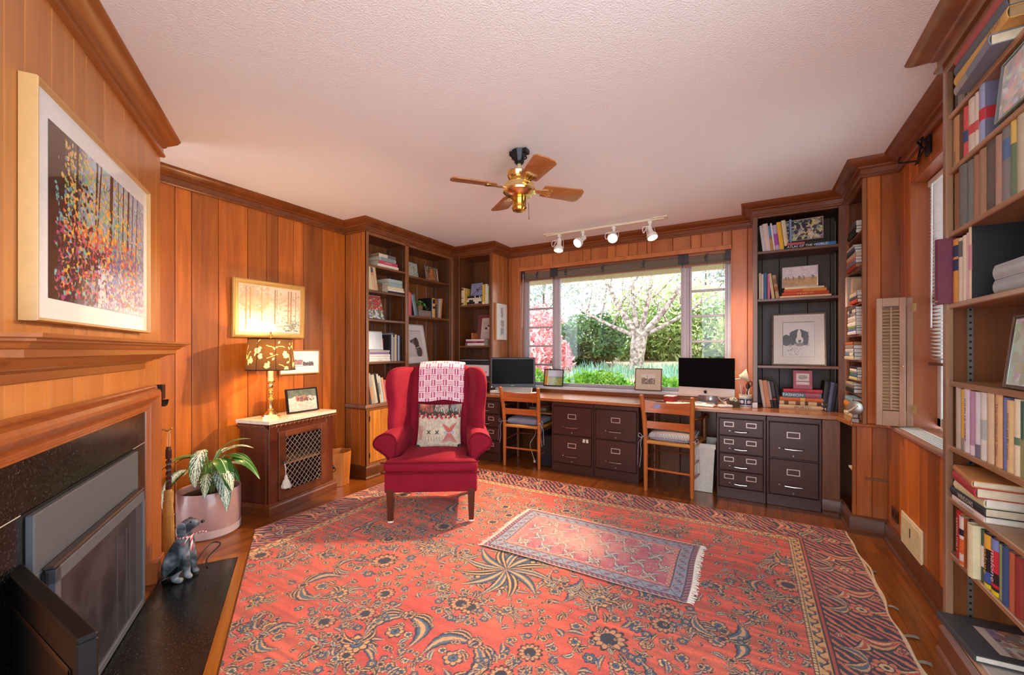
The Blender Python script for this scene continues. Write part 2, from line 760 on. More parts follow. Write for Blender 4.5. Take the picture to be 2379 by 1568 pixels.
def paneled(name, cuts, z0, z1, loc, rotz, mat, holes=None, t=.018, label=None, bev=.004, back=.05):
    mb = MB()
    for a, b in zip(cuts[:-1], cuts[1:]):
        tn = rnd.random()
        mb.box(a + .0014, b - .0014, 0, t, z0, z1, 0, bev, tn)
    mb.box(cuts[0], cuts[-1], t - .004, back, z0, z1, 1)
    o = mb.build(name, [mat, GAP])
    o.location = loc
    o.rotation_euler = (0, 0, rotz)
    return struct(o, label)


# ---- floor: oak strips running towards the window
mb = MB()
x = -4.3
while x < 1.3:
    w = .083
    y = -1.7 - rnd.random()
    while y < 4.7:
        L = .7 + rnd.random() * 1.3
        mb.add([(x + .0006, y, 0), (x + w - .0006, y, 0), (x + w - .0006, y + L - .0012, 0), (x + .0006, y + L - .0012, 0)], [(0, 1, 2, 3)], 0, rnd.random())
        y += L
    x += w
mb.add([(-4.4, -1.7, -.002), (1.4, -1.7, -.002), (1.4, 4.7, -.002), (-4.4, 4.7, -.002)], [(0, 1, 2, 3)], 1)
mb.box(-4.4, 1.4, -1.7, 4.7, -.12, -.01, 1)
W_FLOOR = wood('4d2207', '9a541a', 'y', .9, .28, .45, .22, 1.4)
struct(mb.build('floor', [W_FLOOR, GAP], smooth=0), 'dark orange-brown oak strip floor around the rug')

# ---- ceiling: sprayed texture
m, nt, b = _mat('popcorn_ceiling')
N, L_ = nt.nodes.new, nt.links.new
tc = N('ShaderNodeTexCoord')
n1 = N('ShaderNodeTexNoise'); n1.inputs['Scale'].default_value = 130; n1.inputs['Detail'].default_value = 3
L_(tc.outputs['Object'], n1.inputs['Vector'])
bp = N('ShaderNodeBump'); bp.inputs['Strength'].default_value = .55; bp.inputs['Distance'].default_value = .006
L_(n1.outputs['Fac'], bp.inputs['Height']); L_(bp.outputs['Normal'], b.inputs['Normal'])
b.inputs['Base Color'].default_value = (*lin('f1efee'), 1)
b.inputs['Roughness'].default_value = .95
mb = MB()
mb.box(-4.4, 1.4, -1.2, 4.72, H, H + .14)
struct(mb.build('ceiling', m), 'white sprayed-texture ceiling')

# ---- walls
def rcuts(a, b, seed):
    g = random.Random(seed)
    c = [a]
    while c[-1] < b - .12:
        c.append(c[-1] + g.choice((.095, .13, .16, .2)))
    c[-1] = b
    return c


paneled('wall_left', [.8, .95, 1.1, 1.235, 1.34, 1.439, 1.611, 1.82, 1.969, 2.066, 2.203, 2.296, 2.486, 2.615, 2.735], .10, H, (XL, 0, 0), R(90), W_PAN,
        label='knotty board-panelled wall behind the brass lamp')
FA = R(56.8)
FP0 = (-2.96, 1.065)
FROT = R(146.8)
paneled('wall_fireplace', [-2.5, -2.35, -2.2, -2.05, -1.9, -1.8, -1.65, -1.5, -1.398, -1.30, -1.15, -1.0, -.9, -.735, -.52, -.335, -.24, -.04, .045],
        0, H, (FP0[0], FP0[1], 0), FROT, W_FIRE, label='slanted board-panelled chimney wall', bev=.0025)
# return of the chimney wall towards the left wall
mb = MB()
mb.box(.025, .045, .052, .35, 0, H, 0, .003)
o = mb.build('wall_chimney_return', W_FIRE)
o.location = (FP0[0], FP0[1], 0); o.rotation_euler = (0, 0, FROT); struct(o)
# window wall: piers, head, apron
wc = [-2.60, -2.55, -2.437]
paneled('wall_window_left', wc, .0, H, (0, YW, 0), 0, W_WIN, back=.14)
paneled('wall_window_head', [-2.437, -2.372, -2.238, -2.141, -2.002, -1.793, -1.628, -1.533, -1.348, -1.258, -1.12, -1.026, -.929, -.882, -.676, -.508, -.415, -.231, -.151],
        2.21, H, (0, YW, 0), 0, W_WIN, back=.14)
paneled('wall_window_right', [-.151, -.02, .06], 0, H, (0, YW, 0), 0, W_WIN, back=.14)
paneled('wall_window_apron', rcuts(-2.437, -.151, 3), 0, .77, (0, YW, 0), 0, W_CASEZ, back=.14)
# right wall
paneled('wall_right_lower', [-3.566, -3.42, -3.307, -3.144, -2.978, -2.861, -2.702, -2.55, -2.33], .11, .74, (.775, 0, 0), R(-90), W_PAN, back=.17,
        label='board wainscot under the right window')
paneled('wall_right_pier', [-3.52, -3.43, -3.33], .74, H, (.827, 0, 0), R(-90), W_PAN, back=.13)
paneled('wall_right_head', [-3.33, -3.2, -3.0, -2.85, -2.65, -2.45], 2.22, H, (.827, 0, 0), R(-90), W_PAN, back=.13)
paneled('wall_right_end', [-2.45, -2.3, -2.1, -1.9, -1.6, -1.3, -1.1], .0, H, (.97, 0, 0), R(-90), W_CASEZ)
# the column that closes the narrow bookcase
mb = MB()
mb.box(.6665, .735, 3.522, 3.545, .74, H, 0, .003, .75)
mb.box(.7365, .84, 3.522, 3.545, .74, H, 0, .003, .15)
mb.box(.598, .618, 3.566, 3.59, .11, .72, 0, .003, .2)
mb.box(.619, .70, 3.568, 3.59, .11, .72, 0, .003, .6)
mb.box(.701, .79, 3.568, 3.59, .11, .72, 0, .003, .12)
mb.box(.585, .79, 3.53, 3.62, .715, .738, 0, .004, .3)
struct(mb.build('trim_1', W_PAN), 'brown board column beside the narrow bookcase with a ledge at desk height')

mb = MB()
mb.box(-3.62, -3.52, .8, 4.72, 0, H)
mb.box(-3.62, -2.60, 4.46, 4.60, 0, H)
mb.box(.061, 1.1, 4.46, 4.60, 0, H)
mb.box(.98, 1.1, 3.52, 4.5, 0, H)
struct(mb.build('wall_outer', C('6b4526', .8)))
# ---- crown moulding
CR = [(0, 2.352), (.018, 2.352), (.024, 2.358), (.024, 2.366), (.015, 2.372), (.015, 2.404), (.028, 2.409), (.033, 2.418), (.047, 2.423), (.064, 2.43), (.08, 2.438), (.092, 2.45), (.097, H - .001), (0, H - .001)]
mb = MB()
mb.sweep([(XL, .8), (XL, 2.735), (XF, 2.735), (XF, 4.07), (-2.60, 4.07), (-2.60, YW), (.03, YW), (.03, 4.105), (.645, 4.105), (.645, 3.52), (.827, 3.52), (.827, 2.33), (.68, 2.33), (.68, 1.15)],
         CR, side=-1)
struct(mb.build('trim_2', W_TRIM, smooth=25), 'brown crown moulding around the ceiling')
mb = MB()
mb.sweep([(-2.5, 0), (.045, 0)], CR, side=-1)
o = mb.build('trim_3', W_MANT, smooth=25)
o.location = (FP0[0], FP0[1], 0); o.rotation_euler = (0, 0, FROT)
struct(o, 'brown crown moulding above the chimney wall')

# ---- baseboards
BB = [(0, 0), (.03, 0), (.03, .012), (.022, .02), (.019, .024), (.019, .094), (.013, .108), (.005, .118), (0, .118)]
W_BASE = wood('3f1e0a', '6f3a16', 'x', .6, .35, .3, .1)
mb = MB()
mb.sweep([(XL, .9), (XL, 2.735), (XF, 2.735), (XF, 3.88)], BB, side=-1)
struct(mb.build('baseboard_left', W_BASE, smooth=25))
mb = MB()
mb.sweep([(.47, 3.89), (.598, 3.89), (.598, 3.566), (.775, 3.566), (.775, 2.33)], BB, side=-1)
struct(mb.build('baseboard_right', W_BASE, smooth=25))
mb = MB()
mb.box(.62, .70, 3.59, 3.9, 0, .05)
mb.box(.47, .58, 3.88, 3.9, .1, .70, 0, .003)
struct(mb.build('trim_4', W_CASEZ), 'brown board closing the desk beside the last file cabinet')

# ---- main window
FRM = C('b9afb4', .35, .25, noise=.03)
GLASS = glass_mat()
ww = thing('window_1', 'wide picture window with a slatted casement at each end', 'window')
ww['kind'] = 'structure'
mb = MB()
y0, y1 = 4.56, 4.60
zb, zt = .835, 2.21
mb.box(-2.437, -.151, y0, y1, zb - .035, zb, 0, .003)
mb.box(-2.437, -.151, y0, y1, zt - .03, zt, 0, .003)
for (a, b_) in ((-2.437, -2.39), (-2.035, -1.955), (-.615, -.535), (-.195, -.151)):
    mb.box(a, b_, y0 - .01, y1, zb - .035, zt, 0, .004)
    if b_ - a > .05:
        mb.box(a + .02, b_ - .02, y0 - .022, y0 - .009, zb - .03, zt, 0, .003)
mb.build('window_frame', FRM, ww)
mb = MB()
for zc in (1.047, 1.273, 1.500, 1.727):
    mb.box(-2.39, -2.035, y0 + .006, y1 - .006, zc - .012, zc + .012, 0, .003)
for zc in (1.05, 1.31, 1.566, 1.82):
    mb.box(-.535, -.195, y0 + .006, y1 - .006, zc - .012, zc + .012, 0, .003)
for a, b_ in ((-2.39, -2.035), (-.535, -.195)):
    mb.box(a, a + .02, y0 + .004, y1 - .004, zb, zt - .03, 0, .003)
    mb.box(b_ - .02, b_, y0 + .004, y1 - .004, zb, zt - .03, 0, .003)
mb.build('glazing_bars', FRM, ww)
for nm, a, b_ in (('pane', -2.37, -2.055), ('pane', -1.955, -.615), ('pane', -.515, -.215)):
    mb = MB()
    mb.box(a, b_, 4.577, 4.581, zb, zt - .03)
    mb.build(nm, GLASS, ww)
mb = MB()
mb.box(-.30, -.24, 4.545, 4.56, .842, .856, 0, .003)
mb.build('casement_crank', STEEL, ww)
# sill and reveals
mb = MB()
mb.box(-2.437, -.151, 4.395, 4.56, .772, .80, 0, .004)
struct(mb.build('window_1_sill', C('d6d2d4', .25, noise=.02)), 'pale window sill')
mb = MB()
mb.box(-2.50, .02, 4.40, 4.44, .735, .772, 0, .002)
struct(mb.build('trim_5', W_TRIM), 'wooden strip between desk and sill')
mb = MB()
mb.box(-2.44, -2.43, 4.444, 4.56, .80, 2.21)
mb.box(-.158, -.148, 4.444, 4.56, .80, 2.21)
mb.box(-2.437, -.151, 4.444, 4.56, 2.205, 2.215)
mb.box(-2.46, -2.437, 4.432, 4.446, .80, 2.215, 0, .003)
mb.box(-2.437, -.151, 4.425, 4.444, 2.178, 2.222, 0, .003)
struct(mb.build('trim_6', W_WIN), 'wooden window reveal')

# raised slatted blinds in three lengths
for (a, b_, lab) in ((-2.425, -2.0, 'short raised wooden blind above the left casement'), (-1.995, -.585, 'long raised wooden blind above the picture window'), (-.58, -.16, 'short raised wooden blind above the right casement')):
    t = thing('window_blind', lab, 'blind', (0, 0, 0), 0, 'raised blinds across the big window')
    mb = MB()
    mb.box(a, b_, 4.475, 4.52, 2.155, 2.20, 0, .003)
    t0 = t if a < -2.2 else t0
    mb.build('headrail', wood('8a5234', 'a86a48', 'x'), t)
    mb = MB()
    for k in range(14):
        zz = 2.075 + k * .0055
        mb.box(a + .005, b_ - .005, 4.474 + .002 * (k % 2), 4.522, zz, zz + .003, 0, 0, rnd.random())
    mb.build('slats', wood('70604e', '9a8a72', 'x', 1, .5, .1, .2), t)
    mb = MB()
    mb.box(a + .004, b_ - .004, 4.473, 4.523, 2.058, 2.073, 0, .003)
    mb.build('bottom_rail', wood('8a5a3c', 'a87450', 'x'), t)
    for xx in (a + .02, b_ - .02):
        mb = MB()
        mb.box(xx - .026, xx + .026, 4.468, 4.476, 2.085, 2.195, 0, .002)
        mb.build('bracket', C('3a3238', .5), t)
    npos = 1 if b_ - a < .6 else 3
    for k in range(npos):
        xx = a + (b_ - a) * (k + .5 if npos == 1 else (k + .35) * .93) / npos
        mb = MB()
        for q in range(4):
            mb.tube([(xx - .02 + .01 * q, 4.47, 2.09), (xx + .012 - .012 * q, 4.466, 2.13), (xx + .01 * q - .01, 4.47, 2.165)], .0035, 5)
        mb.tube([(xx, 4.466, 2.1), (xx + .006, 4.465, 2.04)], .0015, 5)
        mb.build('cord_bundle', C('4a4548', .7), t)
mb = MB()
mb.tube(catmull([(-.222, 4.47, 2.15), (-.222, 4.468, 1.8), (-.218, 4.466, 1.45), (-.215, 4.464, 1.18), (-.214, 4.465, 1.0)], 4), .0022, 6)
mb.ell(-.214, 4.465, .985, .006, .006, .014)
mb.build('pull_cord', C('5c5a58', .7), t)
mb = MB()
mb.tube([(-2.40, 4.465, 2.15), (-2.41, 4.463, 1.5)], .0025, 6)
mb.build('tilt_wand', C('e8e4dc', .3), t0)

# ---- right window (seen edge-on)
rw = thing('window_2', 'right-hand window behind the mini blind', 'window')
rw['kind'] = 'structure'
mb = MB()
for (a, b_) in ((2.45, 2.50), (3.28, 3.33)):
    mb.box(.945, .985, a, b_, .78, 2.22, 0, .003)
for (a, b_) in ((.78, .83), (1.48, 1.52), (2.17, 2.22)):
    mb.box(.945, .985, 2.45, 3.33, a, b_, 0, .003)
mb.build('window_frame', C('e4e2de', .4), rw)
mb = MB()
mb.box(.962, .966, 2.5, 3.28, .83, 2.17)
mb.build('pane', GLASS, rw)
mb = MB()
mb.box(.829, .96, 3.326, 3.345, .765, 2.22, 0, 0, .6)
mb.box(.83, .96, 2.45, 3.33, 2.21, 2.225, 0, 0, .5)
mb.box(.83, .96, 2.435, 2.45, .765, 2.22, 0, 0, .5)
struct(mb.build('trim_7', wood('8e4a22', 'b8683a', 'z', .5, .4, .3, .1)), 'reddish wooden reveal of the right window')
mb = MB()
mb.box(.735, .945, 2.33, 3.52, .742, .765, 0, .005)
struct(mb.build('window_2_sill', wood('8a5a46', 'a87a62', 'y', .7, .4, .3, .1)), 'wooden sill of the right window')
mb = MB()
for k in range(5):
    for j in range(34):
        yy = 2.42 + j * .026
        mb.box(.772 + k * .016, .782 + k * .016, yy, yy + .017, .7655, .7665, 0)
mb.box(.765, .86, 2.38, 3.31, .7652, .7658, 1)
tag(mb.build('sill_vent_grille', [C('9fa6a2', .6), C('e8ebe8', .5)]), 'white slotted vent strip along the right window sill', 'vent')
t = thing('mini_blind', 'white mini blind hanging in the right window', 'blind')
mb = MB()
mb.box(.90, .935, 2.46, 3.315, 2.17, 2.205, 0, .003)
mb.build('headrail', WHITE, t)
mb = MB()
zz = 1.17
while zz < 2.16:
    mb.add([(.905, 2.47, zz + .006), (.93, 2.47, zz - .004), (.93, 3.31, zz - .004), (.905, 3.31, zz + .006)], [(0, 1, 2, 3)])
    zz += .021
mb.build('slats', C('e2dcd8', .45), t)
mb = MB()
mb.box(.90, .932, 2.47, 3.31, 1.135, 1.15, 0, .003)
mb.build('bottom_rail', C('5b3420', .4), t)
mb = MB()
mb.tube([(.897, 3.24, 2.17), (.897, 3.25, 1.35)], .004, 6)
mb.build('tilt_wand', C('dfe6ea', .15), t)

# ---- wall fittings on the right
t = thing('wall_register', 'cream metal air register low on the right wall', 'vent')
mb = MB()
mb.box(.765, .775, 2.905, 3.24, .105, .288, 0, .004)
mb.build('plate', CREAM, t)
mb = MB()
for k in range(22):
    zz = .125 + k * .0066
    mb.box(.761, .766, 2.925, 3.06, zz, zz + .004)
    mb.box(.761, .766, 3.075, 3.22, zz, zz + .004)
mb.build('louvres', C('d9c9a4', .5), t)
mb = MB()
mb.box(.758, .765, 3.065, 3.07, .19, .24, 0, .001)
mb.build('lever', C('5a4a3a', .5), t)
t = thing('wall_outlet', 'dark brown wall outlet beside the air register', 'outlet')
mb = MB()
mb.box(.768, .775, 3.325, 3.445, .175, .25, 0, .003)
mb.build('plate', C('3a1d10', .4), t)
for yy in (3.355, 3.415):
    mb = MB()
    mb.box(.765, .769, yy - .015, yy + .015, .195, .23, 0, .004)
    mb.build('socket', C('241009', .4), t)
# iron bracket over the right window
mb = MB()
mb.tube(catmull([(.82, 3.16, 2.285), (.74, 3.16, 2.29), (.73, 3.10, 2.30)], 4), .005, 6)
mb.tube([(.822, 3.19, 2.28), (.80, 3.02, 2.36)], .005, 6)
mb.tube([(.815, 3.19, 2.275), (.80, 2.95, 2.30)], .005, 6)
mb.tube(catmull([(.81, 3.05, 2.31), (.78, 3.02, 2.34), (.78, 2.97, 2.33), (.81, 2.96, 2.30)], 5), .006, 6)
mb.box(.815, .827, 2.98, 3.05, 2.26, 2.36, 0, .003)
tag(mb.build('curtain_bracket', C('1c1c22', .4, .6)), 'black iron bracket over the right window', 'bracket')

# folded louvred shutter at the right window
t = thing('louvred_shutter', 'folded wooden louvred shutter leaning at the right window sill', 'shutter', (.845, 3.315, .768), R(-4))
WS = wood('8a5a40', 'ac8468', 'z', .8, .4, .3, .1)
for (nm, xa, xb, yy, lou) in (('front_panel', -.18, -.05, -.055, 1), ('rear_panel', -.165, -.012, -.022, 0)):
    mb = MB()
    z0, z1 = .002, .765
    mb.box(xa, xa + .028, yy, yy + .024, z0, z1, 0, .002)
    mb.box(xb - .028, xb, yy, yy + .024, z0, z1, 0, .002)
    mb.box(xa + .028, xb - .028, yy, yy + .024, z0, z0 + .09, 0, .002)
    mb.box(xa + .028, xb - .028, yy, yy + .024, z1 - .05, z1, 0, .002)
    if not lou:
        mb.box(xa + .028, xb - .028, yy + .006, yy + .018, z0 + .09, z1 - .05)
    p = mb.build(nm, WS, t)
    if lou:
        mb = MB()
        zz = z0 + .10
        while zz < z1 - .06:
            mb.add([(xa + .028, yy + .001, zz), (xb - .028, yy + .001, zz), (xb - .028, yy + .021, zz + .016), (xa + .028, yy + .021, zz + .016)], [(0, 1, 2, 3)])
            mb.add([(xa + .028, yy + .001, zz - .003), (xb - .028, yy + .001, zz - .003), (xb - .028, yy + .001, zz), (xa + .028, yy + .001, zz)], [(0, 1, 2, 3)])
            zz += .0195
        mb.build('louvres', wood('a07a58', 'c09a78', 'x', .8, .45, .2, .2), p)
        mb = MB()
        mb.box((xa + xb) / 2 - .004, (xa + xb) / 2 + .004, yy - .006, yy + .001, z0 + .10, z1 - .055, 0, .001)
        mb.build('tilt_rod', WS, p)
        mb = MB()
        mb.ell(xb - .014, yy - .006, .36, .005, .007, .005)
        mb.build('knob', BRASS, p)
for zz in (.08, .68):
    mb = MB()
    mb.box(-.02, .002, -.028, -.021, zz, zz + .05, 0, .001)
    mb.build('hinge', BRASS, t)
# ================================================================== built-in bookcases
STD = C('8c8478', .4, .8)


def standard(mb, x, y, z0, z1, face):
    """slotted metal shelf strip on a side wall (face = +1 looks right, -1 looks left)"""
    mb.box(x, x + .003 * face, y - .008, y + .008, z0, z1, 0)
    z = z0 + .02
    while z < z1:
        mb.box(x + .003 * face, x + .0036 * face, y - .004, y + .004, z, z + .008, 1)
        z += .025


def shelf_part(root, x0, x1, zt, dep, y0=.008, mat=None):
    mb = MB()
    mb.box(x0, x1, y0, dep, zt - .022, zt, 0, .002)
    return mb.build('shelf', mat or W_SHELFX, root)


def upright(root, name, x0, x1, y0, y1, z0, z1, mat=W_CASEZ, cuts=None, face=None):
    mb = MB()
    if cuts and face is not None:
        mb.box(x0 + .004, x1 - .004, y0, y1, z0, z1, 0, 0, .3)
        c = [y0] + cuts + [y1]
        for a, b in zip(c[:-1], c[1:]):
            mb.box(x0 if face < 0 else x1 - .01, x0 + .01 if face < 0 else x1, a + .001, b - .001, z0, z1, 0, .003)
    else:
        mb.box(x0, x1, y0, y1, z0, z1, 0, .0025)
    return mb.build(name, mat, root)


# ---- left bookcase
LB = thing('built_in_bookcase', 'tall brown two-bay bookcase with cupboards left of the window, behind the red armchair', 'bookcase', (XF, 2.735, 0), R(90))
W_LBS = wood('7a3a10', 'b86a24', 'z', .8, .36, .3, .2)
upright(LB, 'side_panel', 0, .02, 0, .30, .10, 2.45, W_LBS, [.097, .213], -1)
mb = MB()
for a, b in ((.02, .15), (.151, .32), (.321, .5), (.501, .68), (.681, .84), (.841, 1.0), (1.001, 1.16), (1.161, 1.335)):
    mb.box(a, b, .285, .30, .10, 2.40, 0, .003)
mb.build('back_panel', wood('5f3212', '995622', 'z', .9, .4, .25, .15), LB)
mb = MB()
mb.box(.0, .028, -.003, .02, .118, 2.36, 0, .003, .6)
mb.box(.521, .563, -.003, .02, .70, 2.34, 0, .003, .6)
mb.box(1.30, 1.345, -.003, .02, .70, 2.36, 0, .003, .3)
mb.box(.028, 1.30, -.003, .02, 2.325, 2.36, 0, .003, .5)
mb.box(.028, 1.30, -.003, .02, .645, .668, 0, .002, .5)
mb.box(.028, 1.30, -.003, .02, .10, .14, 0, .002, .5)
mb.build('face_frame', wood('6a3c1c', 'a06638', 'z', .8, .33, .35, .15), LB)
upright(LB, 'divider', .527, .557, .018, .286, .70, 2.345)
upright(LB, 'side_panel', 1.28, 1.32, .018, .286, .70, 2.345)
mb = MB()
mb.box(.02, 1.3, .0, .286, 2.33, 2.36, 0)
mb.build('top_panel', W_CASEX, LB)
mb = MB()
mb.box(-.018, 1.335, -.014, .285, .668, .70, 0, .004)
mb.build('counter', wood('6e4a38', '9c7460', 'x', .8, .35, .3, .1), LB)
mb = MB()
mb.box(-.014, -.001, -.01, .29, .655, .70, 0, .003)
mb.build('ledge_trim', W_CASEY, LB)
for zt in (2.05, 1.805, 1.525, 1.11):
    shelf_part(LB, .022, .525, zt, .284)
for zt in (2.025, 1.60, 1.07):
    shelf_part(LB, .559, 1.278, zt, .284)
mb = MB()
standard(mb, .527, .06, .72, 2.3, -1); standard(mb, .527, .24, .72, 2.3, -1)
standard(mb, 1.28, .06, .72, 2.3, -1); standard(mb, 1.28, .24, .72, 2.3, -1)
mb.build('shelf_standards', [STD, BLACK], LB)
for (a, b, hinge) in ((.032, .40, 1), (.405, .77, 0), (.775, 1.10, 0)):
    mb = MB()
    c = [a, a + .042, a + .14, a + .25, b]
    for p, q in zip(c[:-1], c[1:]):
        mb.box(p + .0008, q - .0008, -.008, .008, .145, .642, 0, .003)
    d = mb.build('door', wood('9c5a1c', 'd08a38', 'z', .8, .35, .35, .15), LB)
    if hinge:
        mb = MB()
        mb.box(a - .004, a + .004, -.011, -.005, .54, .59, 0); mb.box(a - .004, a + .004, -.011, -.005, .19, .24, 0)
        mb.build('hinges', C('3a2a1c', .5, .5), d)

# ---- bookcase between the left bookcase and the window
RT = thing('built_in_bookcase', 'narrow brown bookcase beside the left window edge, with a printer on its lowest shelf', 'bookcase', (-3.157, 4.07, 0), 0)
mb = MB()
mb.box(.0, .09, -.003, .02, .735, 2.36, 0, .003)
mb.box(.523, .557, -.003, .02, .735, 2.36, 0, .003)
mb.box(.09, .523, -.003, .02, 2.335, 2.36, 0, .003)
mb.build('face_frame', W_CASEZ, RT)
upright(RT, 'side_panel', .533, .557, .02, .37, .735, 2.45, wood('8e4a1c', 'c67a38', 'z', .8, .30, .45, .15), [.13, .25], 1)
upright(RT, 'side_panel', .06, .085, .02, .335, .735, 2.345)
mb = MB()
for a, b in ((.06, .2), (.201, .34), (.341, .46), (.461, .54)):
    mb.box(a, b, .32, .335, .735, 2.36, 0, .003)
mb.build('back_panel', W_CASEZ, RT)
mb = MB()
mb.box(.06, .54, .0, .33, 2.34, 2.36)
mb.build('top_panel', W_CASEX, RT)
for zt in (1.765, 1.277, .863):
    shelf_part(RT, .086, .532, zt, .32)

# ---- dark bookcase right of the window
RB = thing('built_in_bookcase', 'dark-backed bookcase standing on the desk right of the window', 'bookcase', (.02, 4.105, 0), 0)
mb = MB()
mb.box(.0, .036, -.003, .02, .735, 2.36, 0, .003, .5)
mb.box(.582, .625, -.003, .02, .735, 2.36, 0, .003, .4)
mb.box(.036, .582, -.003, .02, 2.34, 2.36, 0, .003, .4)
mb.build('face_frame', wood('58301a', '84502c', 'z', .8, .35, .3, .15), RB)
upright(RB, 'side_panel', .0, .02, .02, .335, .735, 2.45, W_WIN)
upright(RB, 'side_panel', .60, .625, .02, .32, .735, 2.345, W_DARKZ)
mb = MB()
for a, b in ((.02, .075), (.076, .205), (.206, .412), (.413, .57), (.571, .61)):
    mb.box(a, b, .30, .315, .735, 2.36, 0, .003)
mb.build('back_panel', W_DARKZ, RB)
mb = MB()
mb.box(.02, .62, .0, .31, 2.345, 2.36)
mb.build('top_panel', W_DARKZ, RB)
for zt in (2.06, 1.655, 1.093):
    shelf_part(RB, .021, .599, zt, .30, mat=W_CASEX)
mb = MB()
standard(mb, .02, .03, .76, 2.3, 1); standard(mb, .60, .03, .76, 2.3, -1); standard(mb, .60, .27, .76, 2.3, -1)
mb.build('shelf_standards', [STD, BLACK], RB)

# ---- narrow bookcase on the right, facing the room
RI = thing('built_in_bookcase', 'narrow bookcase packed with stacked books at the right end of the desk', 'bookcase', (.645, 4.105, 0), R(-90))
mb = MB()
mb.box(.0, .045, -.003, .02, .735, 2.36, 0, .003)
mb.box(.555, .585, -.003, .02, .735, 2.36, 0, .003, .7)
mb.box(.045, .555, -.003, .02, 2.335, 2.36, 0, .003)
mb.build('face_frame', wood('6a3a1a', 'a06030', 'z', .8, .35, .3, .15), RI)
upright(RI, 'side_panel', .53, .556, .02, .24, .735, 2.345)
upright(RI, 'side_panel', .015, .04, .02, .24, .735, 2.345)
mb = MB()
for a, b in ((.01, .2), (.201, .4), (.401, .58)):
    mb.box(a, b, .225, .24, .735, 2.36, 0, .003)
mb.build('back_panel', W_CASEZ, RI)
mb = MB()
mb.box(.03, .56, 0, .23, 2.345, 2.36)
mb.build('top_panel', W_CASEX, RI)
RIZ = (2.038, 1.80, 1.55, 1.333, 1.153, 1.012, .915)
for zt in RIZ:
    mb = MB()
    mb.box(.041, .529, .006, .224, zt - .014, zt, 0, .002)
    mb.build('shelf', W_SHELFX, RI)
mb = MB()
mb.box(.25, .54, .02, .22, .36, .378, 0, .002)
mb.build('lower_shelf', W_SHELFX, RI)

# ---- big bookcase on the right
NB = thing('built_in_bookcase', 'large brown bookcase full of books at the right edge, beside the right window', 'bookcase', (.68, 2.33, 0), R(-90))
NBW = 1.18
upright(NB, 'side_panel', 0, .018, 0.02, .30, 0, 2.45, W_CASEZ)
mb = MB()
mb.box(.0, .034, -.003, .02, .0, 2.36, 0, .003, .9)
mb.box(NBW - .034, NBW, -.003, .02, .0, 2.36, 0, .003)
mb.box(.034, NBW - .034, -.003, .02, 2.325, 2.36, 0, .003)
mb.box(.034, NBW - .034, -.003, .02, 0, .115, 0, .003)
mb.build('face_frame', wood('6c4a34', 'a07a5c', 'z', .7, .33, .35, .1), NB)
mb = MB()
mb.sweep([(.0, 0), (NBW, 0)], [(0, 0), (.028, 0), (.028, .01), (.02, .02), (.016, .022), (.016, .1), (0, .112)], side=-1)
mb.build('plinth', W_TRIM, NB, smooth=25)
mb = MB()
for k in range(8):
    mb.box(.018 + k * .148, .018 + (k + 1) * .148 - .001, .275, .29, 0, 2.36, 0, .003)
mb.build('back_panel', W_CASEZ, NB)
upright(NB, 'side_panel', NBW - .02, NBW, .02, .30, 0, 2.4)
mb = MB()
mb.box(.018, NBW - .02, 0, .28, 2.33, 2.36)
mb.build('top_panel', W_CASEX, NB)
NBZ = (2.152, 1.936, 1.686, 1.405, 1.099, .844, .640, .424, .12)
W_NBS = wood('7d5030', 'b98a60', 'x', .8, .36, .3, .08)
for zt in NBZ:
    mb = MB()
    mb.box(.0185, NBW - .021, .004, .274, zt - .02, zt, 0, .003)
    mb.build('shelf', W_NBS, NB)
mb = MB()
for yy in (.07, .22):
    standard(mb, .018, yy, .13, 2.3, 1)
mb.build('shelf_standards', [STD, BLACK], NB)

# ================================================================== desk
W_DESK = wood('8a4c26', 'bd7a48', 'x', .8, .24, .5, .1)
mb = MB()
mb.prism([(-3.06, 3.845), (.555, 3.84), (.592, 3.595), (.64, 3.595), (.64, 4.085), (.60, 4.40), (-3.06, 4.40)], .705, .735, 0, .5)
d = mb.build('desktop', W_DESK)
bv = d.modifiers.new('edge', 'BEVEL'); bv.width = .004; bv.segments = 2; bv.limit_method = 'ANGLE'
tag(d, 'long reddish-brown desktop running under the picture window', 'desktop')

CAB = C('472b25', .38, .2, noise=.05)
HAND = C('b9b3b0', .25, .9)
LABC = C('d8c2bc', .35, .4)


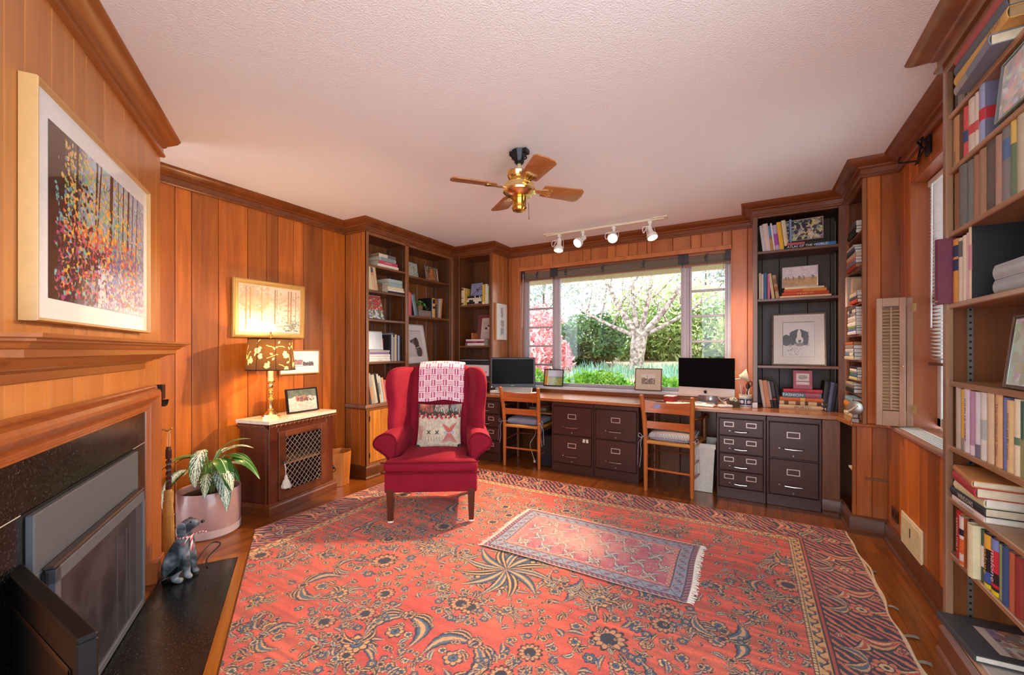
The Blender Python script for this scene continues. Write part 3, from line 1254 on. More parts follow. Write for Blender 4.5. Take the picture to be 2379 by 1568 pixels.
def file_cabinet(x0, x1, drawers, labels, label):
    """brown metal file cabinet: body, drawers with handle, latch, lock and label holders"""
    t = thing('file_cabinet', label, 'file cabinet', ((x0 + x1) / 2, 3.872, 0), 0, 'file cabinets under the desk')
    w = (x1 - x0) / 2
    mb = MB()
    mb.box(-w, w, .018, .50, .02, .70, 0, .003)
    mb.box(-w, w, 0, .02, .0, .088, 0, .003)
    mb.box(-w, w, 0, .02, .662, .70, 0, .003)
    mb.box(-w, -w + .016, 0, .02, .08, .67, 0, .002)
    mb.box(w - .016, w, 0, .02, .08, .67, 0, .002)
    mb.build('body', CAB, t)
    for (za, zb) in drawers:
        mb = MB()
        mb.box(-w + .019, w - .019, -.004, .016, za + .003, zb - .003, 0, .004)
        d = mb.build('drawer', CAB, t)
        tall = zb - za > .2
        zl = za + (zb - za) * (.66 if tall else .66)
        zh = za + (zb - za) * (.28 if tall else .27)
        for lx in labels:
            mb = MB()
            hw, hh = (.043, .024) if tall else (.036, .020)
            mb.sweep([(lx - hw, zl - hh), (lx + hw, zl - hh), (lx + hw, zl + hh), (lx - hw, zl + hh)], [(0, 0), (0, .003), (.006, .003), (.006, 0)], closed=True)
            for i, p in enumerate(mb.v):
                mb.v[i] = (p[0], -.004 - p[2], p[1])
            mb.build('label_holder', LABC, d)
        mb = MB()
        hw = .068 if tall else .055
        mb.tube([(-hw, -.004, zh + .004), (-hw + .012, -.024, zh), (0, -.028, zh - .002), (hw - .012, -.024, zh), (hw, -.004, zh + .004)], [.004, .006, .0065, .006, .004], 8)
        mb.build('handle', HAND, d)
        mb = MB()
        mb.box(-hw - .032, -hw - .016, -.012, -.004, zh - .002, zh + .008, 0, .002)
        mb.build('latch', HAND, d)
        if tall:
            mb = MB()
            mb.M = Matrix.Translation((0, -.004, zh - .052)) @ Matrix.Rotation(R(90), 4, 'X')
            mb.lathe([(.008, 0), (.008, .006), (.005, .009), (0, .009)], n=12)
            mb.build('lock', HAND, d)
    return t


D2 = [(.375, .66), (.09, .37)]
D4 = [(.517, .66), (.372, .517), (.228, .372), (.09, .228)]
file_cabinet(-2.722, -2.366, D4, (-.075, .063), 'four-drawer brown file cabinet behind the red armchair')
c1 = file_cabinet(-1.751, -1.312, D2, (0,), 'two-drawer brown file cabinet with paper scraps stuck on its lower drawer')
file_cabinet(-1.308, -.883, D2, (0,), 'two-drawer brown file cabinet left of the chair with the striped cushion')
file_cabinet(-.243, .109, D4, (-.085, .075), 'four-drawer brown file cabinet right of the white bin')
file_cabinet(.113, .467, D2, (0,), 'two-drawer brown file cabinet at the right end of the desk')
low = [o for o in c1.children if o.name.startswith('drawer')][1]
for k, (xx, an) in enumerate(((.125, .2), (.158, -.05))):
    mb = MB()
    mb.M = Matrix.Translation((xx, -.0052, .338)) @ Matrix.Rotation(an, 4, 'Y')
    mb.box(-.012, .012, -.001, 0, -.018, .016)
    mb.build('paper_scrap', C('dcd3c2', .8), low)
mb = MB()
mb.box(.196, .2, -.006, -.003, .12, .35)
mb.build('edge_gap', BLACK, low)

# ================================================================== fireplace
FPL = thing('fireplace', 'wood-framed fireplace with black granite facing on the slanted left wall', 'fireplace', (FP0[0], FP0[1], 0), FROT)
mb = MB()
mb.box(-1.53, -.315, -.04, -.0005, 1.165, 1.262, 0, 0, .5)
mb.sweep([(-1.53, 0), (-1.53, -.04), (-.315, -.04), (-.315, 0)],
         [(0, 1.165), (.008, 1.165), (.014, 1.172), (.03, 1.176), (.058, 1.193), (.086, 1.199), (.092, 1.203), (.092, 1.222), (.103, 1.226), (.113, 1.238), (.128, 1.243), (.128, 1.249), (.145, 1.252), (.145, 1.262), (0, 1.262)], side=-1)
mb.build('mantel_shelf', W_MANT, FPL, smooth=25)
mb = MB()
mb.box(-1.5, -.26, -.012, -.0005, 1.125, 1.168, 0, .003)
mb.box(-1.5, -.26, -.02, -.0005, 1.155, 1.168, 0, .003)
mb.build('bed_moulding', W_MANT, FPL)
mb = MB()
CAS = [(0, 0), (0, .03), (.006, .035), (.012, .03), (.014, .036), (.022, .052), (.036, .060), (.05, .060), (.066, .05), (.08, .032), (.088, .026), (.092, .034), (.1, .034), (.104, .026), (.112, .026), (.116, .02), (.124, .02), (.128, .004), (.128, 0)]
mb.sweep([(-1.605, .11), (-1.605, 1.03), (-.155, 1.03), (-.155, .11)], CAS, side=-1)
for i, p in enumerate(mb.v):
    mb.v[i] = (p[0], -p[2] - .0005, p[1])
mb.build('casing', W_MANTZ, FPL, smooth=25)
for (a, b) in ((-1.61, -1.475), (-.285, -.15)):
    mb = MB()
    mb.box(a, b, -.064, -.0005, 0, .112, 0, .003)
    mb.build('plinth_block', W_MANTZ, FPL)
# granite
m, nt, b = _mat('black_granite')
N, L_ = nt.nodes.new, nt.links.new
tc = N('ShaderNodeTexCoord')
n1 = N('ShaderNodeTexNoise'); n1.inputs['Scale'].default_value = 160; n1.inputs['Detail'].default_value = 2
n2 = N('ShaderNodeTexNoise'); n2.inputs['Scale'].default_value = 4; n2.inputs['Detail'].default_value = 4; n2.inputs['Distortion'].default_value = 1.5
L_(tc.outputs['Object'], n1.inputs['Vector']); L_(tc.outputs['Object'], n2.inputs['Vector'])
r1 = N('ShaderNodeValToRGB'); r1.color_ramp.elements[0].position = .55; r1.color_ramp.elements[1].position = .8
r1.color_ramp.elements[0].color = (*lin('0b0c0e'), 1); r1.color_ramp.elements[1].color = (*lin('4a4d50'), 1)
L_(n1.outputs['Fac'], r1.inputs['Fac'])
L_(r1.outputs['Color'], b.inputs['Base Color'])
r2 = N('ShaderNodeMapRange'); r2.inputs['To Min'].default_value = .12; r2.inputs['To Max'].default_value = .38
L_(n2.outputs['Fac'], r2.inputs['Value']); L_(r2.outputs[0], b.inputs['Roughness'])
GRAN = m
mb = MB()
mb.box(-1.48, -.28, -.014, -.0005, .7465, .905, 0, .001)
mb.box(-1.48, -1.353, -.014, -.0005, .0, .7435, 0, .001)
mb.box(-.447, -.28, -.014, -.0005, .0, .7435, 0, .001)
mb.box(-1.48, -1.353, -.0135, -.0005, .7435, .7465, 1)
mb.box(-.447, -.28, -.0135, -.0005, .7435, .7465, 1)
mb.build('stone_facing', [GRAN, C('b9b4ac', .7)], FPL)

INS = thing('fireplace_insert', 'grey metal fireplace insert with a mesh screen door', 'fireplace insert', (FP0[0], FP0[1], 0), FROT)
HOOD = C('62666e', .45, .3, noise=.03)
mb = MB()
mb.box(-1.352, -.448, -.012, -.0008, .01, .742, 0)
mb.build('firebox_back', C('0a0a0c', .6), INS)
mb = MB()
mb.box(-1.335, -.455, -.034, -.013, .555, .735, 0, .003)
mb.box(-1.335, -.455, -.034, -.013, .50, .555, 0, .003)
mb.build('hood_panel', HOOD, INS)
mb = MB()
za, zb, sa, sb = .012, .552, -1.30, -.485
mb.box(sa, sb, -.068, -.04, zb - .045, zb, 0, .003)
mb.box(sa, sb, -.068, -.04, za, za + .03, 0, .003)
mb.box(sa, sa + .03, -.068, -.04, za, zb, 0, .003)
mb.box(sb - .024, sb, -.068, -.04, za, zb, 0, .003)
mb.box(sa - .006, sb + .002, -.05, -.035, .01, zb - .004, 1, .002)
mb.box(sa, sb, -.066, -.036, zb, zb + .012, 2, .004)
mb.build('door_frame', [HOOD, C('0c0c0e', .5), C('554a48', .3, .6)], INS)
m, nt, b = _mat('fire_screen_mesh')
N, L_ = nt.nodes.new, nt.links.new
tc = N('ShaderNodeTexCoord')
ck = N('ShaderNodeTexNoise'); ck.inputs['Scale'].default_value = 9; ck.inputs['Detail'].default_value = 6
L_(tc.outputs['Object'], ck.inputs['Vector'])
rr = N('ShaderNodeValToRGB'); rr.color_ramp.elements[0].position = .4; rr.color_ramp.elements[1].position = .75
rr.color_ramp.elements[0].color = (*lin('2c2a30'), 1); rr.color_ramp.elements[1].color = (*lin('4c4b52'), 1)
L_(ck.outputs['Fac'], rr.inputs['Fac']); L_(rr.outputs['Color'], b.inputs['Base Color'])
b.inputs['Roughness'].default_value = .4; b.inputs['Metallic'].default_value = .3
mb = MB()
mb.box(sa + .028, sb - .022, -.058, -.051, za + .028, zb - .043)
mb.build('mesh_screen', m, INS)
mb = MB()
for s0 in (-.56, -.66, -.70, -.80):
    mb.box(s0 - .006, s0 + .006, -.060, -.0575, za + .03, zb - .1)
mb.box(sb - .10, sb - .03, -.0597, -.0575, za + .03, zb - .046)
mb.build('screen_pleats', C('4a4850', .45, .3), INS)

mb = MB()
hs = lambda s_, o_: (s_, -o_)
mb.prism([(-1.85, -.404), (-.155, -.404), (-.155, -.066), (-1.85, -.066)], .001, .007, 0, .5)
o = mb.build('hearth', GRAN)
o.location = (FP0[0], FP0[1], 0); o.rotation_euler = (0, 0, FROT)
tag(o, 'black granite hearth slab set in the floor before the fireplace', 'hearth')
mb = MB()
mb.prism([(-1.85, -.449), (-.108, -.449), (-.153, -.406), (-1.85, -.406)], .001, .009, 0, .6)
mb.prism([(-.108, -.449), (-.108, -.04), (-.153, -.04), (-.153, -.406)], .001, .009, 0, .4)
o = mb.build('trim_8', wood('6a340c', 'b06a22', 'x', 1.0, .3, .4, .1, 1.4))
o.location = (FP0[0], FP0[1], 0); o.rotation_euler = (0, 0, FROT)
struct(o, 'oak strip edging the black hearth')
# ================================================================== red wing chair
VEL = fabric('861428', .8, .5, .15, 500, .14, 6)
VELP = fabric('6a0e1e', .8, .5, .1)
MAHOG = wood('2e0f08', '5a2412', 'z', .8, .3, .4, .1)
WC = thing('wing_chair', 'red velvet wing chair standing on the big rug', 'armchair', (-1.953, 2.262, .013), R(32.7))


def leg(mb, x, y, zt, w0, w1, dy=0, dx=0):
    vs = []
    for (w_, z, ox, oy) in ((w0, zt, 0, 0), (w1, 0.012, dx, dy)):
        for (a, b) in ((-1, -1), (1, -1), (1, 1), (-1, 1)):
            vs.append((x + ox + a * w_, y + oy + b * w_, z))
    mb.add(vs, [(0, 1, 2, 3), (4, 5, 6, 7), (0, 1, 5, 4), (1, 2, 6, 5), (2, 3, 7, 6), (3, 0, 4, 7)], 0, .5)


for (x, y, dy, dx) in ((-.283, .005, 0, 0), (.283, .005, 0, 0), (-.25, .56, .07, -.01), (.25, .56, .07, .01)):
    mb = MB()
    leg(mb, x, y, .235, .026, .017, dy, dx)
    lg = mb.build('leg', MAHOG, WC)
    mb = MB()
    mb.lathe([(.02, 0), (.022, .004), (.02, .012)], x + dx, y + dy, 0, 12)
    mb.build('glide', C('e8e0d2', .4), lg)
mb = MB()
ap = [(-.318, -.02), (.318, -.02), (.325, .0), (.30, .58), (-.30, .58), (-.325, .0)]
mb.pad(ap, .212, .352, .012)
mb.build('seat_frame', VEL, WC)


def tshape(x, y, z):
    # front of the cushion spreads in front of the arms
    k = .76 + .24 * max(0, min(1, (-.13 - y) / .06))
    return (x * k, y, z)


mb = MB()
mb.rbox(0, .215, .392, .66, .52, .088, .04, 14, 0, .022, fn=tshape)
cu = mb.build('seat_cushion', VEL, WC, smooth=60)
mb = MB()
for zz in (.428, .357):
    pts = [(-.327, -.03, zz), (-.31, -.043, zz), (0, -.046, zz), (.31, -.043, zz), (.327, -.03, zz)]
    mb.tube(catmull(pts, 5), .005, 6)
mb.build('piping', VELP, cu)
# inner back
mb = MB()


def backfn(x, y, z):
    tilt = (z + .33) * .20
    crest = .035 * max(0, 1 - (x / .3) ** 2) if z > .2 else 0
    return (x, y + tilt, z + crest * (z - .2) / .15 if z > .2 else z)


mb.rbox(0, .49, .72, .52, .11, .68, .05, 12, 0, 0, fn=backfn)
mb.build('backrest', VEL, WC, smooth=60)
# wings
wo = [(.56, .40), (.38, .42), (.275, .47), (.245, .56), (.25, .66), (.275, .76), (.255, .86), (.235, .95), (.25, 1.03), (.30, 1.065), (.40, 1.075), (.52, 1.07), (.60, 1.06), (.66, 1.0)]
wo = [(p.x, p.y) for p in catmull([(a, b, 0) for a, b in wo], 4, True)]
for sx in (-1, 1):
    mb = MB()

    def wf(y, z, t, sx=sx):
        fl = max(0, (.56 - y))
        x = .225 + t + fl * (.30 if z > .5 else .25) + .02 * math.sin(max(0, z - .6) * 6)
        return (sx * x, y + (z - .4) * .05, z)
    mb.pad(wo, -.02, .06, .038, k=5, fn=wf)
    wg = mb.build('wing', VEL, WC, smooth=60)
# arms: rolled
ao = [(.0, .35), (-.004, .42), (-.006, .48), (-.012, .54), (.015, .59), (.065, .605), (.125, .585), (.158, .545), (.15, .505), (.11, .475), (.07, .445), (.05, .41), (.045, .35)]
ao = [(p.x, p.y) for p in catmull([(a, b, 0) for a, b in ao], 4, True)]
for sx in (-1, 1):
    mb = MB()

    def af(x, z, y, sx=sx):
        fl = (.5 - y) * .12
        return (sx * (.222 + x + fl), y, z + (y > .2) * (y - .2) * .08)
    mb.pad(ao, .085, .52, .02, k=4, fn=af)
    a = mb.build('armrest', VEL, WC, smooth=60)
    mb = MB()
    pts = [af(p[0] * .97 + .001, p[1], .088) for p in ao]
    mb.tube(pts + [pts[0]], .0055, 6, caps=False)
    mb.build('piping', VELP, a)

# throw over the chair back
n, m_ = 150, 130
im = blank(n, m_, 'f4e8e6')
pk = rgb('c4587c')
yy, xx = np.mgrid[0:n, 0:m_]
u, v = xx / m_ * .37, yy / n * .45
cw = .047
ci, cj = np.floor(u / cw).astype(int), np.floor(v / cw).astype(int)
fu, fv = (u / cw) % 1, (v / cw) % 1
odd = (ci + cj) % 2 == 0
bar_v = ((fu > .12) & (fu < .40)) | ((fu > .60) & (fu < .88))
bar_h = ((fv > .14) & (fv < .30)) | ((fv > .44) & (fv < .56)) | ((fv > .70) & (fv < .86))
im[odd & bar_v] = pk
im[~odd & bar_h] = rgb('d684a0')
im[odd & ((fv < .06) | (fv > .94)) & (fu > .12) & (fu < .88)] = pk
TH = thing('throw_blanket', 'pink and white key-patterned throw folded over the top of the red chair', 'blanket', (-1.953, 2.262, .013), R(32.7))


def thfn(X, Z):
    s = (.45 - Z)            # 0 at front hem
    x = X - .185 + .012
    zc = 1.088 + .012 * (1 - (x / .2) ** 2)
    y = np.empty_like(X); z = np.empty_like(X)
    L1 = .30
    f = s < L1
    a = np.clip((s - L1) / .08, 0, 1) * PI / 2
    yfront = .43 + (zc - .04 - (L1 - s) - .39) * .20 - .012
    z[:] = np.where(s < L1 - .03, zc - .035 - (L1 - .03 - s), zc - .035 + .045 * np.sin(np.clip((s - L1 + .03) / .09, 0, 1) * PI / 2))
    top_y = .43 + (zc - .035 - .39) * .20 - .012
    y[:] = np.where(s < L1 - .03, .43 + (z - .39) * .20 - .012, top_y + np.clip(s - L1 + .03, 0, .5) * 1.0)
    z[:] = z - np.clip(s - .40, 0, 1) * .3
    y += .004 * np.sin(x * 40 + 1) * np.clip(1 - s / .3, 0, 1)
    z += .006 * np.sin(x * 22 + .6) * np.clip(1 - s / .2, 0, 1)
    return x, y - .012, z


im2 = im[::-1]
o = canvas('top_layer', im2, .37, .45, paint(.9, 0, .3, .3), TH, thfn)
sd = o.modifiers.new('thick', 'SOLIDIFY'); sd.thickness = .012; sd.offset = 0


def thfn2(X, Z):
    x, y, z = thfn(X * .88 + .03, Z * .28)
    return x, y + .012, z - .02


o = canvas('folded_under_layer', im2[:60], .37, .45, paint(.9, 0, .3, .3), TH, thfn2)
sd = o.modifiers.new('thick', 'SOLIDIFY'); sd.thickness = .01; sd.offset = 0

# kilim cushion
n = 130
im = blank(n, n, 'cdbfa6')
nz = vnoise(n, n, 6, 5)[..., None]
im = im * (.9 + .18 * nz)
yy, xx = np.mgrid[0:n, 0:n] / n
top = yy < .27 + .03 * np.sign(np.sin(xx * 60))
im[top] = rgb('4a3d36') * (.85 + .3 * nz[top][:, 0:1])
for k, cx in enumerate((.12, .27, .47, .62, .82, .95)):
    col = ('d9785f', 'd9785f', 'efe4d0', 'efe4d0', 'b9c9c6', 'e6dcc8')[k]
    for q in range(-2, 3):
        line(im, cx + q * .028, .0, cx + q * .036, .16 - abs(q) * .02 + (k % 2) * .03, 1.7, col)
for k in range(13):
    cx = .04 + k * .077
    rect(im, cx - .02, .22 + .05 * (k % 2), cx + .02, .28 + .05 * (k % 2), 'c8434a')
    rect(im, cx - .008, .20 + .05 * (k % 2), cx + .008, .22 + .05 * (k % 2), 'e2b58a')
for dx in np.linspace(-.16, .16, 9):
    line(im, .74 + dx, .42 + .10 * (1 - abs(dx) / .16), .74 + dx * .25, .62, 3, 'c0625a')
    line(im, .74 + dx, .88 - .05 * (1 - abs(dx) / .16), .74 + dx * .25, .66, 3, 'b8706a')
disc(im, .66, .64, .035, .05, 'a9b0bd'); disc(im, .82, .64, .035, .05, 'a9b0bd')
for cx in (.27, .46):
    for a in (-1, 1):
        line(im, cx - .03, .63 + a * .035, cx + .03, .63 - a * .035, 3, '2b2b2e')
for dx in np.linspace(-.1, .1, 5):
    line(im, .08 + dx * .5, .5, .09 + dx * .2, .8, 2.4, 'b98a78')
for cx in np.linspace(.2, .58, 7):
    line(im, cx, .38, cx + .01, .52, 2, 'b3a596')
    line(im, cx, .72, cx + .012, .84, 2, 'a99a88')
disc(im, .03, .97, .06, .05, '30362c'); disc(im, .97, .96, .06, .05, '30362c')
PIL = thing('throw_pillow', 'square kilim cushion with dark brown top edge on the red chair', 'cushion', (-1.953, 2.262, .013), R(32.7))


def pilfn(sign):
    def fn(X, Z):
        a, b = X / .35 * 2 - 1, Z / .33 * 2 - 1
        puff = .062 * np.clip(1 - a * a, 0, 1) ** .5 * np.clip(1 - b * b, 0, 1) ** .5
        pin = 1 - .06 * (1 - b * b)
        x = a * .175 * (1 - .05 * (1 - b * b))
        zz = Z * 1.0
        pinz = .33 / 2 + b * .165 * (1 - .05 * (1 - a * a))
        y = .33 + pinz * .32 - sign * puff
        return x + .012, y, .445 + pinz
    return fn


canvas('front_cover', im, .35, .33, paint(.95, 0, .5, .2), PIL, pilfn(1))
canvas('back_cover', im[:, ::-1] * .5 + rgb('6a5a4a') * .5, .35, .33, paint(.95, 0, .5, .2), PIL, pilfn(-1))

# ================================================================== ladder-back chairs
OAK = wood('9a4c1c', 'c9742e', 'z', 1.0, .35, .35, .1)
OAKX = wood('9a4618', 'c96a2a', 'x', 1.0, .35, .35, .1)
OAKD = wood('5a2a12', '8a4a22', 'z', 1.0, .35, .35, .1)
RUSH = wood('b0702c', 'd89a4c', 'x', 2.5, .6, .1, .1)


def ladder_chair(label, loc, rotz, w, arms, cushion, tape, scale=1.0):
    """back legs nearest the viewer (local -y is the chair's back)"""
    t = thing('ladder_back_chair', label, 'chair', loc, rotz, 'ladder-back chairs at the long desk')
    hw = w / 2
    d = .40
    for sx in (-1, 1):
        mb = MB()
        pts = [(sx * hw, 0, 0), (sx * hw, .0, .22), (sx * hw, 0, .42), (sx * (hw + .004), -.02, .60), (sx * (hw + .012), -.05, .76), (sx * (hw + .016), -.07, .83)]
        mb.tube(catmull(pts, 4), [.016 + .004 * min(1, k / 6) - (.003 if k > 17 else 0) for k in range(21)], 12)
        mb.ell(sx * (hw + .016), -.071, .83, .0185, .0185, .012)
        mb.build('back_post', OAK, t)
        mb = MB()
        mb.tube([(sx * (hw + .03), d, 0), (sx * (hw + .03), d, .30), (sx * (hw + .03), d, .62 if arms else .44)], [.016, .019, .017], 12)
        mb.build('front_leg', OAKD, t)
    for (za, zb, yy, bow) in ((.685, .79, -.045, .03), (.545, .61, -.018, .03)):
        G = []
        for j in range(9):
            f = -1 + j / 4
            y0 = yy - bow * (1 - f * f) * -1 + .0
            x = f * (hw + .004)
            arch = .018 * (1 - f * f) if zb > .7 else .006 * (1 - f * f)
            G.append([(x, y0 - .007, za - .0), (x, y0 - .007, (za + zb) / 2), (x, y0 - .008, zb - arch), (x, y0 + .008, zb - arch), (x, y0 + .007, (za + zb) / 2), (x, y0 + .007, za), (x, y0 - .007, za)])
        mb = MB()
        mb.grid(G)
        s_ = mb.build('back_slat', OAKX, t, smooth=40)
        if tape and zb > .7:
            mb = MB()
            mb.add([(-.115, -.046, .728), (-.06, -.038, .722), (-.056, -.036, .757), (-.10, -.043, .766)], [(0, 1, 2, 3)])
            for i, p in enumerate(mb.v):
                mb.v[i] = (p[0], yy + bow * (1 - (p[0] / hw) ** 2) - .0096, p[2])
            mb.build('tape_strip', C('8d93bd', .7), s_)
    # rush seat
    mb = MB()
    G = []
    for j in range(13):
        f = -1 + j / 6
        row = []
        for i in range(11):
            g = i / 10
            x = f * (hw + .03 * g)
            y = g * d
            e = 1 - max(abs(f), abs(2 * g - 1)) ** 6
            row.append((x, y, .425 + .018 * (max(abs(f), abs(2 * g - 1)) ** 8) - .008 * e))
        G.append(row)
    mb.grid(G)
    mb.tube([(-hw, 0, .425), (hw, 0, .425)], .017, 10)
    mb.tube([(-hw - .03, d, .425), (hw + .03, d, .425)], .017, 10)
    mb.tube([(-hw, 0, .425), (-hw - .03, d, .425)], .017, 10)
    mb.tube([(hw, 0, .425), (hw + .03, d, .425)], .017, 10)
    mb.build('seat', RUSH, t, smooth=50)
    for (z_, both) in ((.19, 1),):
        mb = MB()
        mb.tube([(-hw, 0, z_), (hw, 0, z_)], .010, 8)
        mb.build('stretcher', OAKX, t)
        mb = MB()
        mb.tube([(-hw - .03, d, z_ + .08), (hw + .03, d, z_ + .08)], .010, 8)
        mb.build('stretcher', OAKD, t)
    for sx in (-1, 1):
        for z_ in (.15, .27):
            mb = MB()
            mb.tube([(sx * hw, 0, z_), (sx * (hw + .03), d, z_)], .009, 8)
            mb.build('stretcher', OAKD, t)
        if arms:
            mb = MB()
            pts = catmull([(sx * (hw + .002), -.01, .64), (sx * (hw + .015), .12, .635), (sx * (hw + .03), .27, .63), (sx * (hw + .035), .39, .645), (sx * (hw + .035), .44, .63), (sx * (hw + .035), .445, .605)], 4)
            mb.tube(pts, [.012 + .016 * min(1, k / 16) for k in range(len(pts))], 10, flat=.55)
            mb.ell(sx * (hw + .035), .43, .622, .026, .03, .024)
            mb.build('arm', OAKD if sx > 0 or arms < 2 else OAK, t)
    return t


def tied_cushion(label, loc, rotz, w, mat, tie, tail):
    t = thing('chair_cushion', label, 'cushion', loc, rotz)
    mb = MB()

    def taper(x, y, z):
        return (x * (1 + .06 * y / .2), y, z - .008 * (1 - (x / .2) ** 2) * (1 if z < 0 else 0))
    mb.rbox(0, .205, .472, w - .01, .37, .05, .024, 14, 0, .018, fn=taper)
    mb.build('pad', mat, t, smooth=60)
    mb = MB()
    hw = w / 2
    mb.tube(catmull([(-hw + .01, .02, .47), (-hw, .018, .468), (0, .012, .462), (hw, .018, .468), (hw - .01, .02, .47)], 4), .004, 6)
    mb.build('piping', tie, t)
    for sx in (-1, 1):
        mb = MB()
        x = sx * (hw + .0)
        mb.tube(catmull([(sx * (hw - .05), .03, .47), (x - sx * .01, -.022, .475), (x + sx * .022, -.024, .47), (x + sx * .024, .02, .465)], 4), .006, 6, flat=.5)
        bx = x + sx * .024
        mb.tube(catmull([(bx, -.02, .47), (bx + sx * .02, -.03, .50), (bx + sx * .03, -.03, .47), (bx, -.024, .46)], 5), .005, 6, flat=.5)
        mb.tube(catmull([(bx, -.022, .465), (bx + sx * .012, -.03, .40), (bx + sx * .006, -.03, .34), (bx + sx * .02, -.03, .46 - tail)], 5), .005, 6, flat=.5)
        mb.tube(catmull([(bx, -.022, .465), (bx + sx * .03, -.025, .41), (bx + sx * .035, -.026, .36), (bx + sx * .04, -.026, .48 - tail)], 5), .004, 6, flat=.5)
        mb.build('tie', tie, t)
    return t


ladder_chair('wooden ladder-back chair with a plain grey seat pad at the left of the desk', (-2.076, 3.825, 0), R(4), .395, 1, 1, 0)
tied_cushion('plain grey tied seat pad on the left ladder-back chair', (-2.076, 3.825, 0), R(4), .395, fabric('8d8c99', .85, .2, .2), fabric('8f8fa3', .85, .2, .2), .22)
ladder_chair('wooden ladder-back chair with blue tape on its top slat, facing the silver computer', (-.604, 3.724, 0), R(-4), .378, 1, 1, 1)
tied_cushion('blue and cream ticking-striped seat cushion on the right ladder-back chair', (-.604, 3.724, 0), R(-4), .378, stripes('5c6484', 'ded3bf', 'X', .012), stripes('6a7190', 'cfc9c0', 'Z', .012), .26)

# ================================================================== grille-door cabinet
CABW = wood('38140a', '6c3018', 'z', .9, .3, .4, .1)
CABX = wood('4a1e0e', '7c4020', 'x', .9, .3, .4, .1)
GC = thing('grille_cabinet', 'small reddish wooden cabinet with a brass lattice door and pale marble top', 'cabinet', (-3.058, 1.76, 0), math.atan2(.984, -.178))
# local x along the front, local y towards the wall
w_ = .632
pl = lambda e: [(-e, -e), (w_ + e, -e), (w_ - .015 + e, .28), (-.015 - e * .3, .315)]
mb = MB()
mb.prism(pl(.018), .676, .70, 0)
mb.build('marble_top', C('e6d3bb', .25, 0, .2, .08), GC)
mb = MB()
mb.prism([(.0, .02), (w_, .02), (w_ - .02, .27), (-.015, .30)], .63, .676, 0, .4)
mb.box(0, .016, .015, .30, .05, .64, 0, .002, .3)
mb.box(w_ - .02, w_ - .004, .015, .26, .05, .64, 0, .002, .3)
mb.box(.01, w_ - .01, .25, .262, .05, .64, 0, .002, .2)
mb.box(.01, w_ - .01, .02, .25, .075, .09, 0, .002, .2)
mb.box(0, .075, 0, .02, .05, .64, 0, .003, .7)
mb.box(w_ - .075, w_, 0, .02, .05, .64, 0, .003, .7)
mb.box(.075, w_ - .075, 0, .02, .60, .64, 0, .003, .5)
mb.box(-.004, .002, .03, .055, .08, .62, 0, .002, .5)
mb.box(-.004, .002, .25, .275, .08, .62, 0, .002, .5)
mb.build('carcass', CABW, GC)
mb = MB()
mb.box(.02, w_ - .03, .03, .25, .335, .352, 0, .002)
mb.build('shelf', wood('8a5a34', 'b0804e', 'x', .8), GC)
mb = MB()
mb.sweep([(-.016, .31), (0, 0), (w_, 0), (w_ - .02, .27)], [(0, 0), (.02, 0), (.02, .058), (.014, .066), (.012, .074), (.004, .082), (0, .086)], side=-1)
mb.build('plinth', CABX, GC, smooth=25)
mb = MB()
mb.box(.075, w_ - .005, -.004, .002, .636, .674, 0, .002)
mb.box(-.002, .08, -.004, .002, .636, .674, 0, .002)
k = 0
x = .012
while x < w_ - .01:
    mb.tube(catmull([(x, -.006, .650), (x + .014, -.011, .660), (x + .032, -.011, .652), (x + .040, -.006, .662)], 3), .0075, 6)
    x += .0405
y = .03
while y < .29:
    mb.tube(catmull([(-.008 - y * .05, y, .650), (-.014 - y * .05, y + .014, .660), (-.014 - y * .05, y + .03, .652), (-.008 - y * .05, y + .037, .662)], 3), .0075, 6)
    y += .0385
mb.build('carved_frieze', CABX, GC)
mb = MB()
da, db, dz0, dz1 = .078, w_ - .078, .09, .605
mb.box(da, da + .062, -.008, .012, dz0, dz1, 0, .003, .2)
mb.box(db - .062, db, -.008, .012, dz0, dz1, 0, .003, .5)
mb.box(da + .062, db - .062, -.008, .012, dz1 - .045, dz1, 0, .003, .9)
mb.box(da + .062, db - .062, -.008, .012, dz0, dz0 + .06, 0, .003, .4)
dr = mb.build('door', CABX, GC)
mb = MB()
ga, gb, g0, g1 = da + .06, db - .06, dz0 + .058, dz1 - .043
step = .045
for sgn in (1, -1):
    kk = -20
    while kk < 40:
        # lines z = g0 + sgn*(x-xc)*.9
        xs = ga + kk * step
        pts = []
        for q in range(2):
            pass
        # clip the slanted wire to the opening
        x0 = xs; z0 = g0
        dxz = 1.05
        L = []
        for tt in np.linspace(0, 1, 60):
            zz = g0 + (g1 - g0) * tt
            xx_ = xs + sgn * (zz - g0) / dxz
            if ga <= xx_ <= gb:
                L.append((xx_, .001 + .0015 * sgn, zz))
        if len(L) > 1:
            mb.tube([L[0], L[-1]], .0019, 5)
        kk += 1
mb.build('lattice', C('c2b8a6', .4, .5), dr)
mb = MB()
mb.ell(da + .032, -.022, .375, .011, .012, .011)
mb.tube([(da + .032, -.008, .375), (da + .032, -.018, .375)], .005, 8)
mb.build('knob', C('6a6660', .25, .9), dr)
for zz in (.15, .545):
    mb = MB()
    mb.tube([(db + .002, -.010, zz - .02), (db + .002, -.010, zz + .02)], .003, 6)
    mb.build('hinge', BRASS, dr)
TS = thing('tassel', 'cream tassel hanging from the lattice cabinet knob', 'tassel', (-3.058, 1.76, 0), math.atan2(.984, -.178))
mb = MB()
kx, ky = da + .032, -.036
mb.tube([(kx, ky + .012, .368), (kx, ky, .32), (kx, ky, .285)], .003, 6)
mb.tube([(kx + .006, ky + .012, .368), (kx + .004, ky, .32), (kx, ky, .285)], .002, 6)
mb.build('cord', C('d9d0c2', .8), TS)
mb = MB()
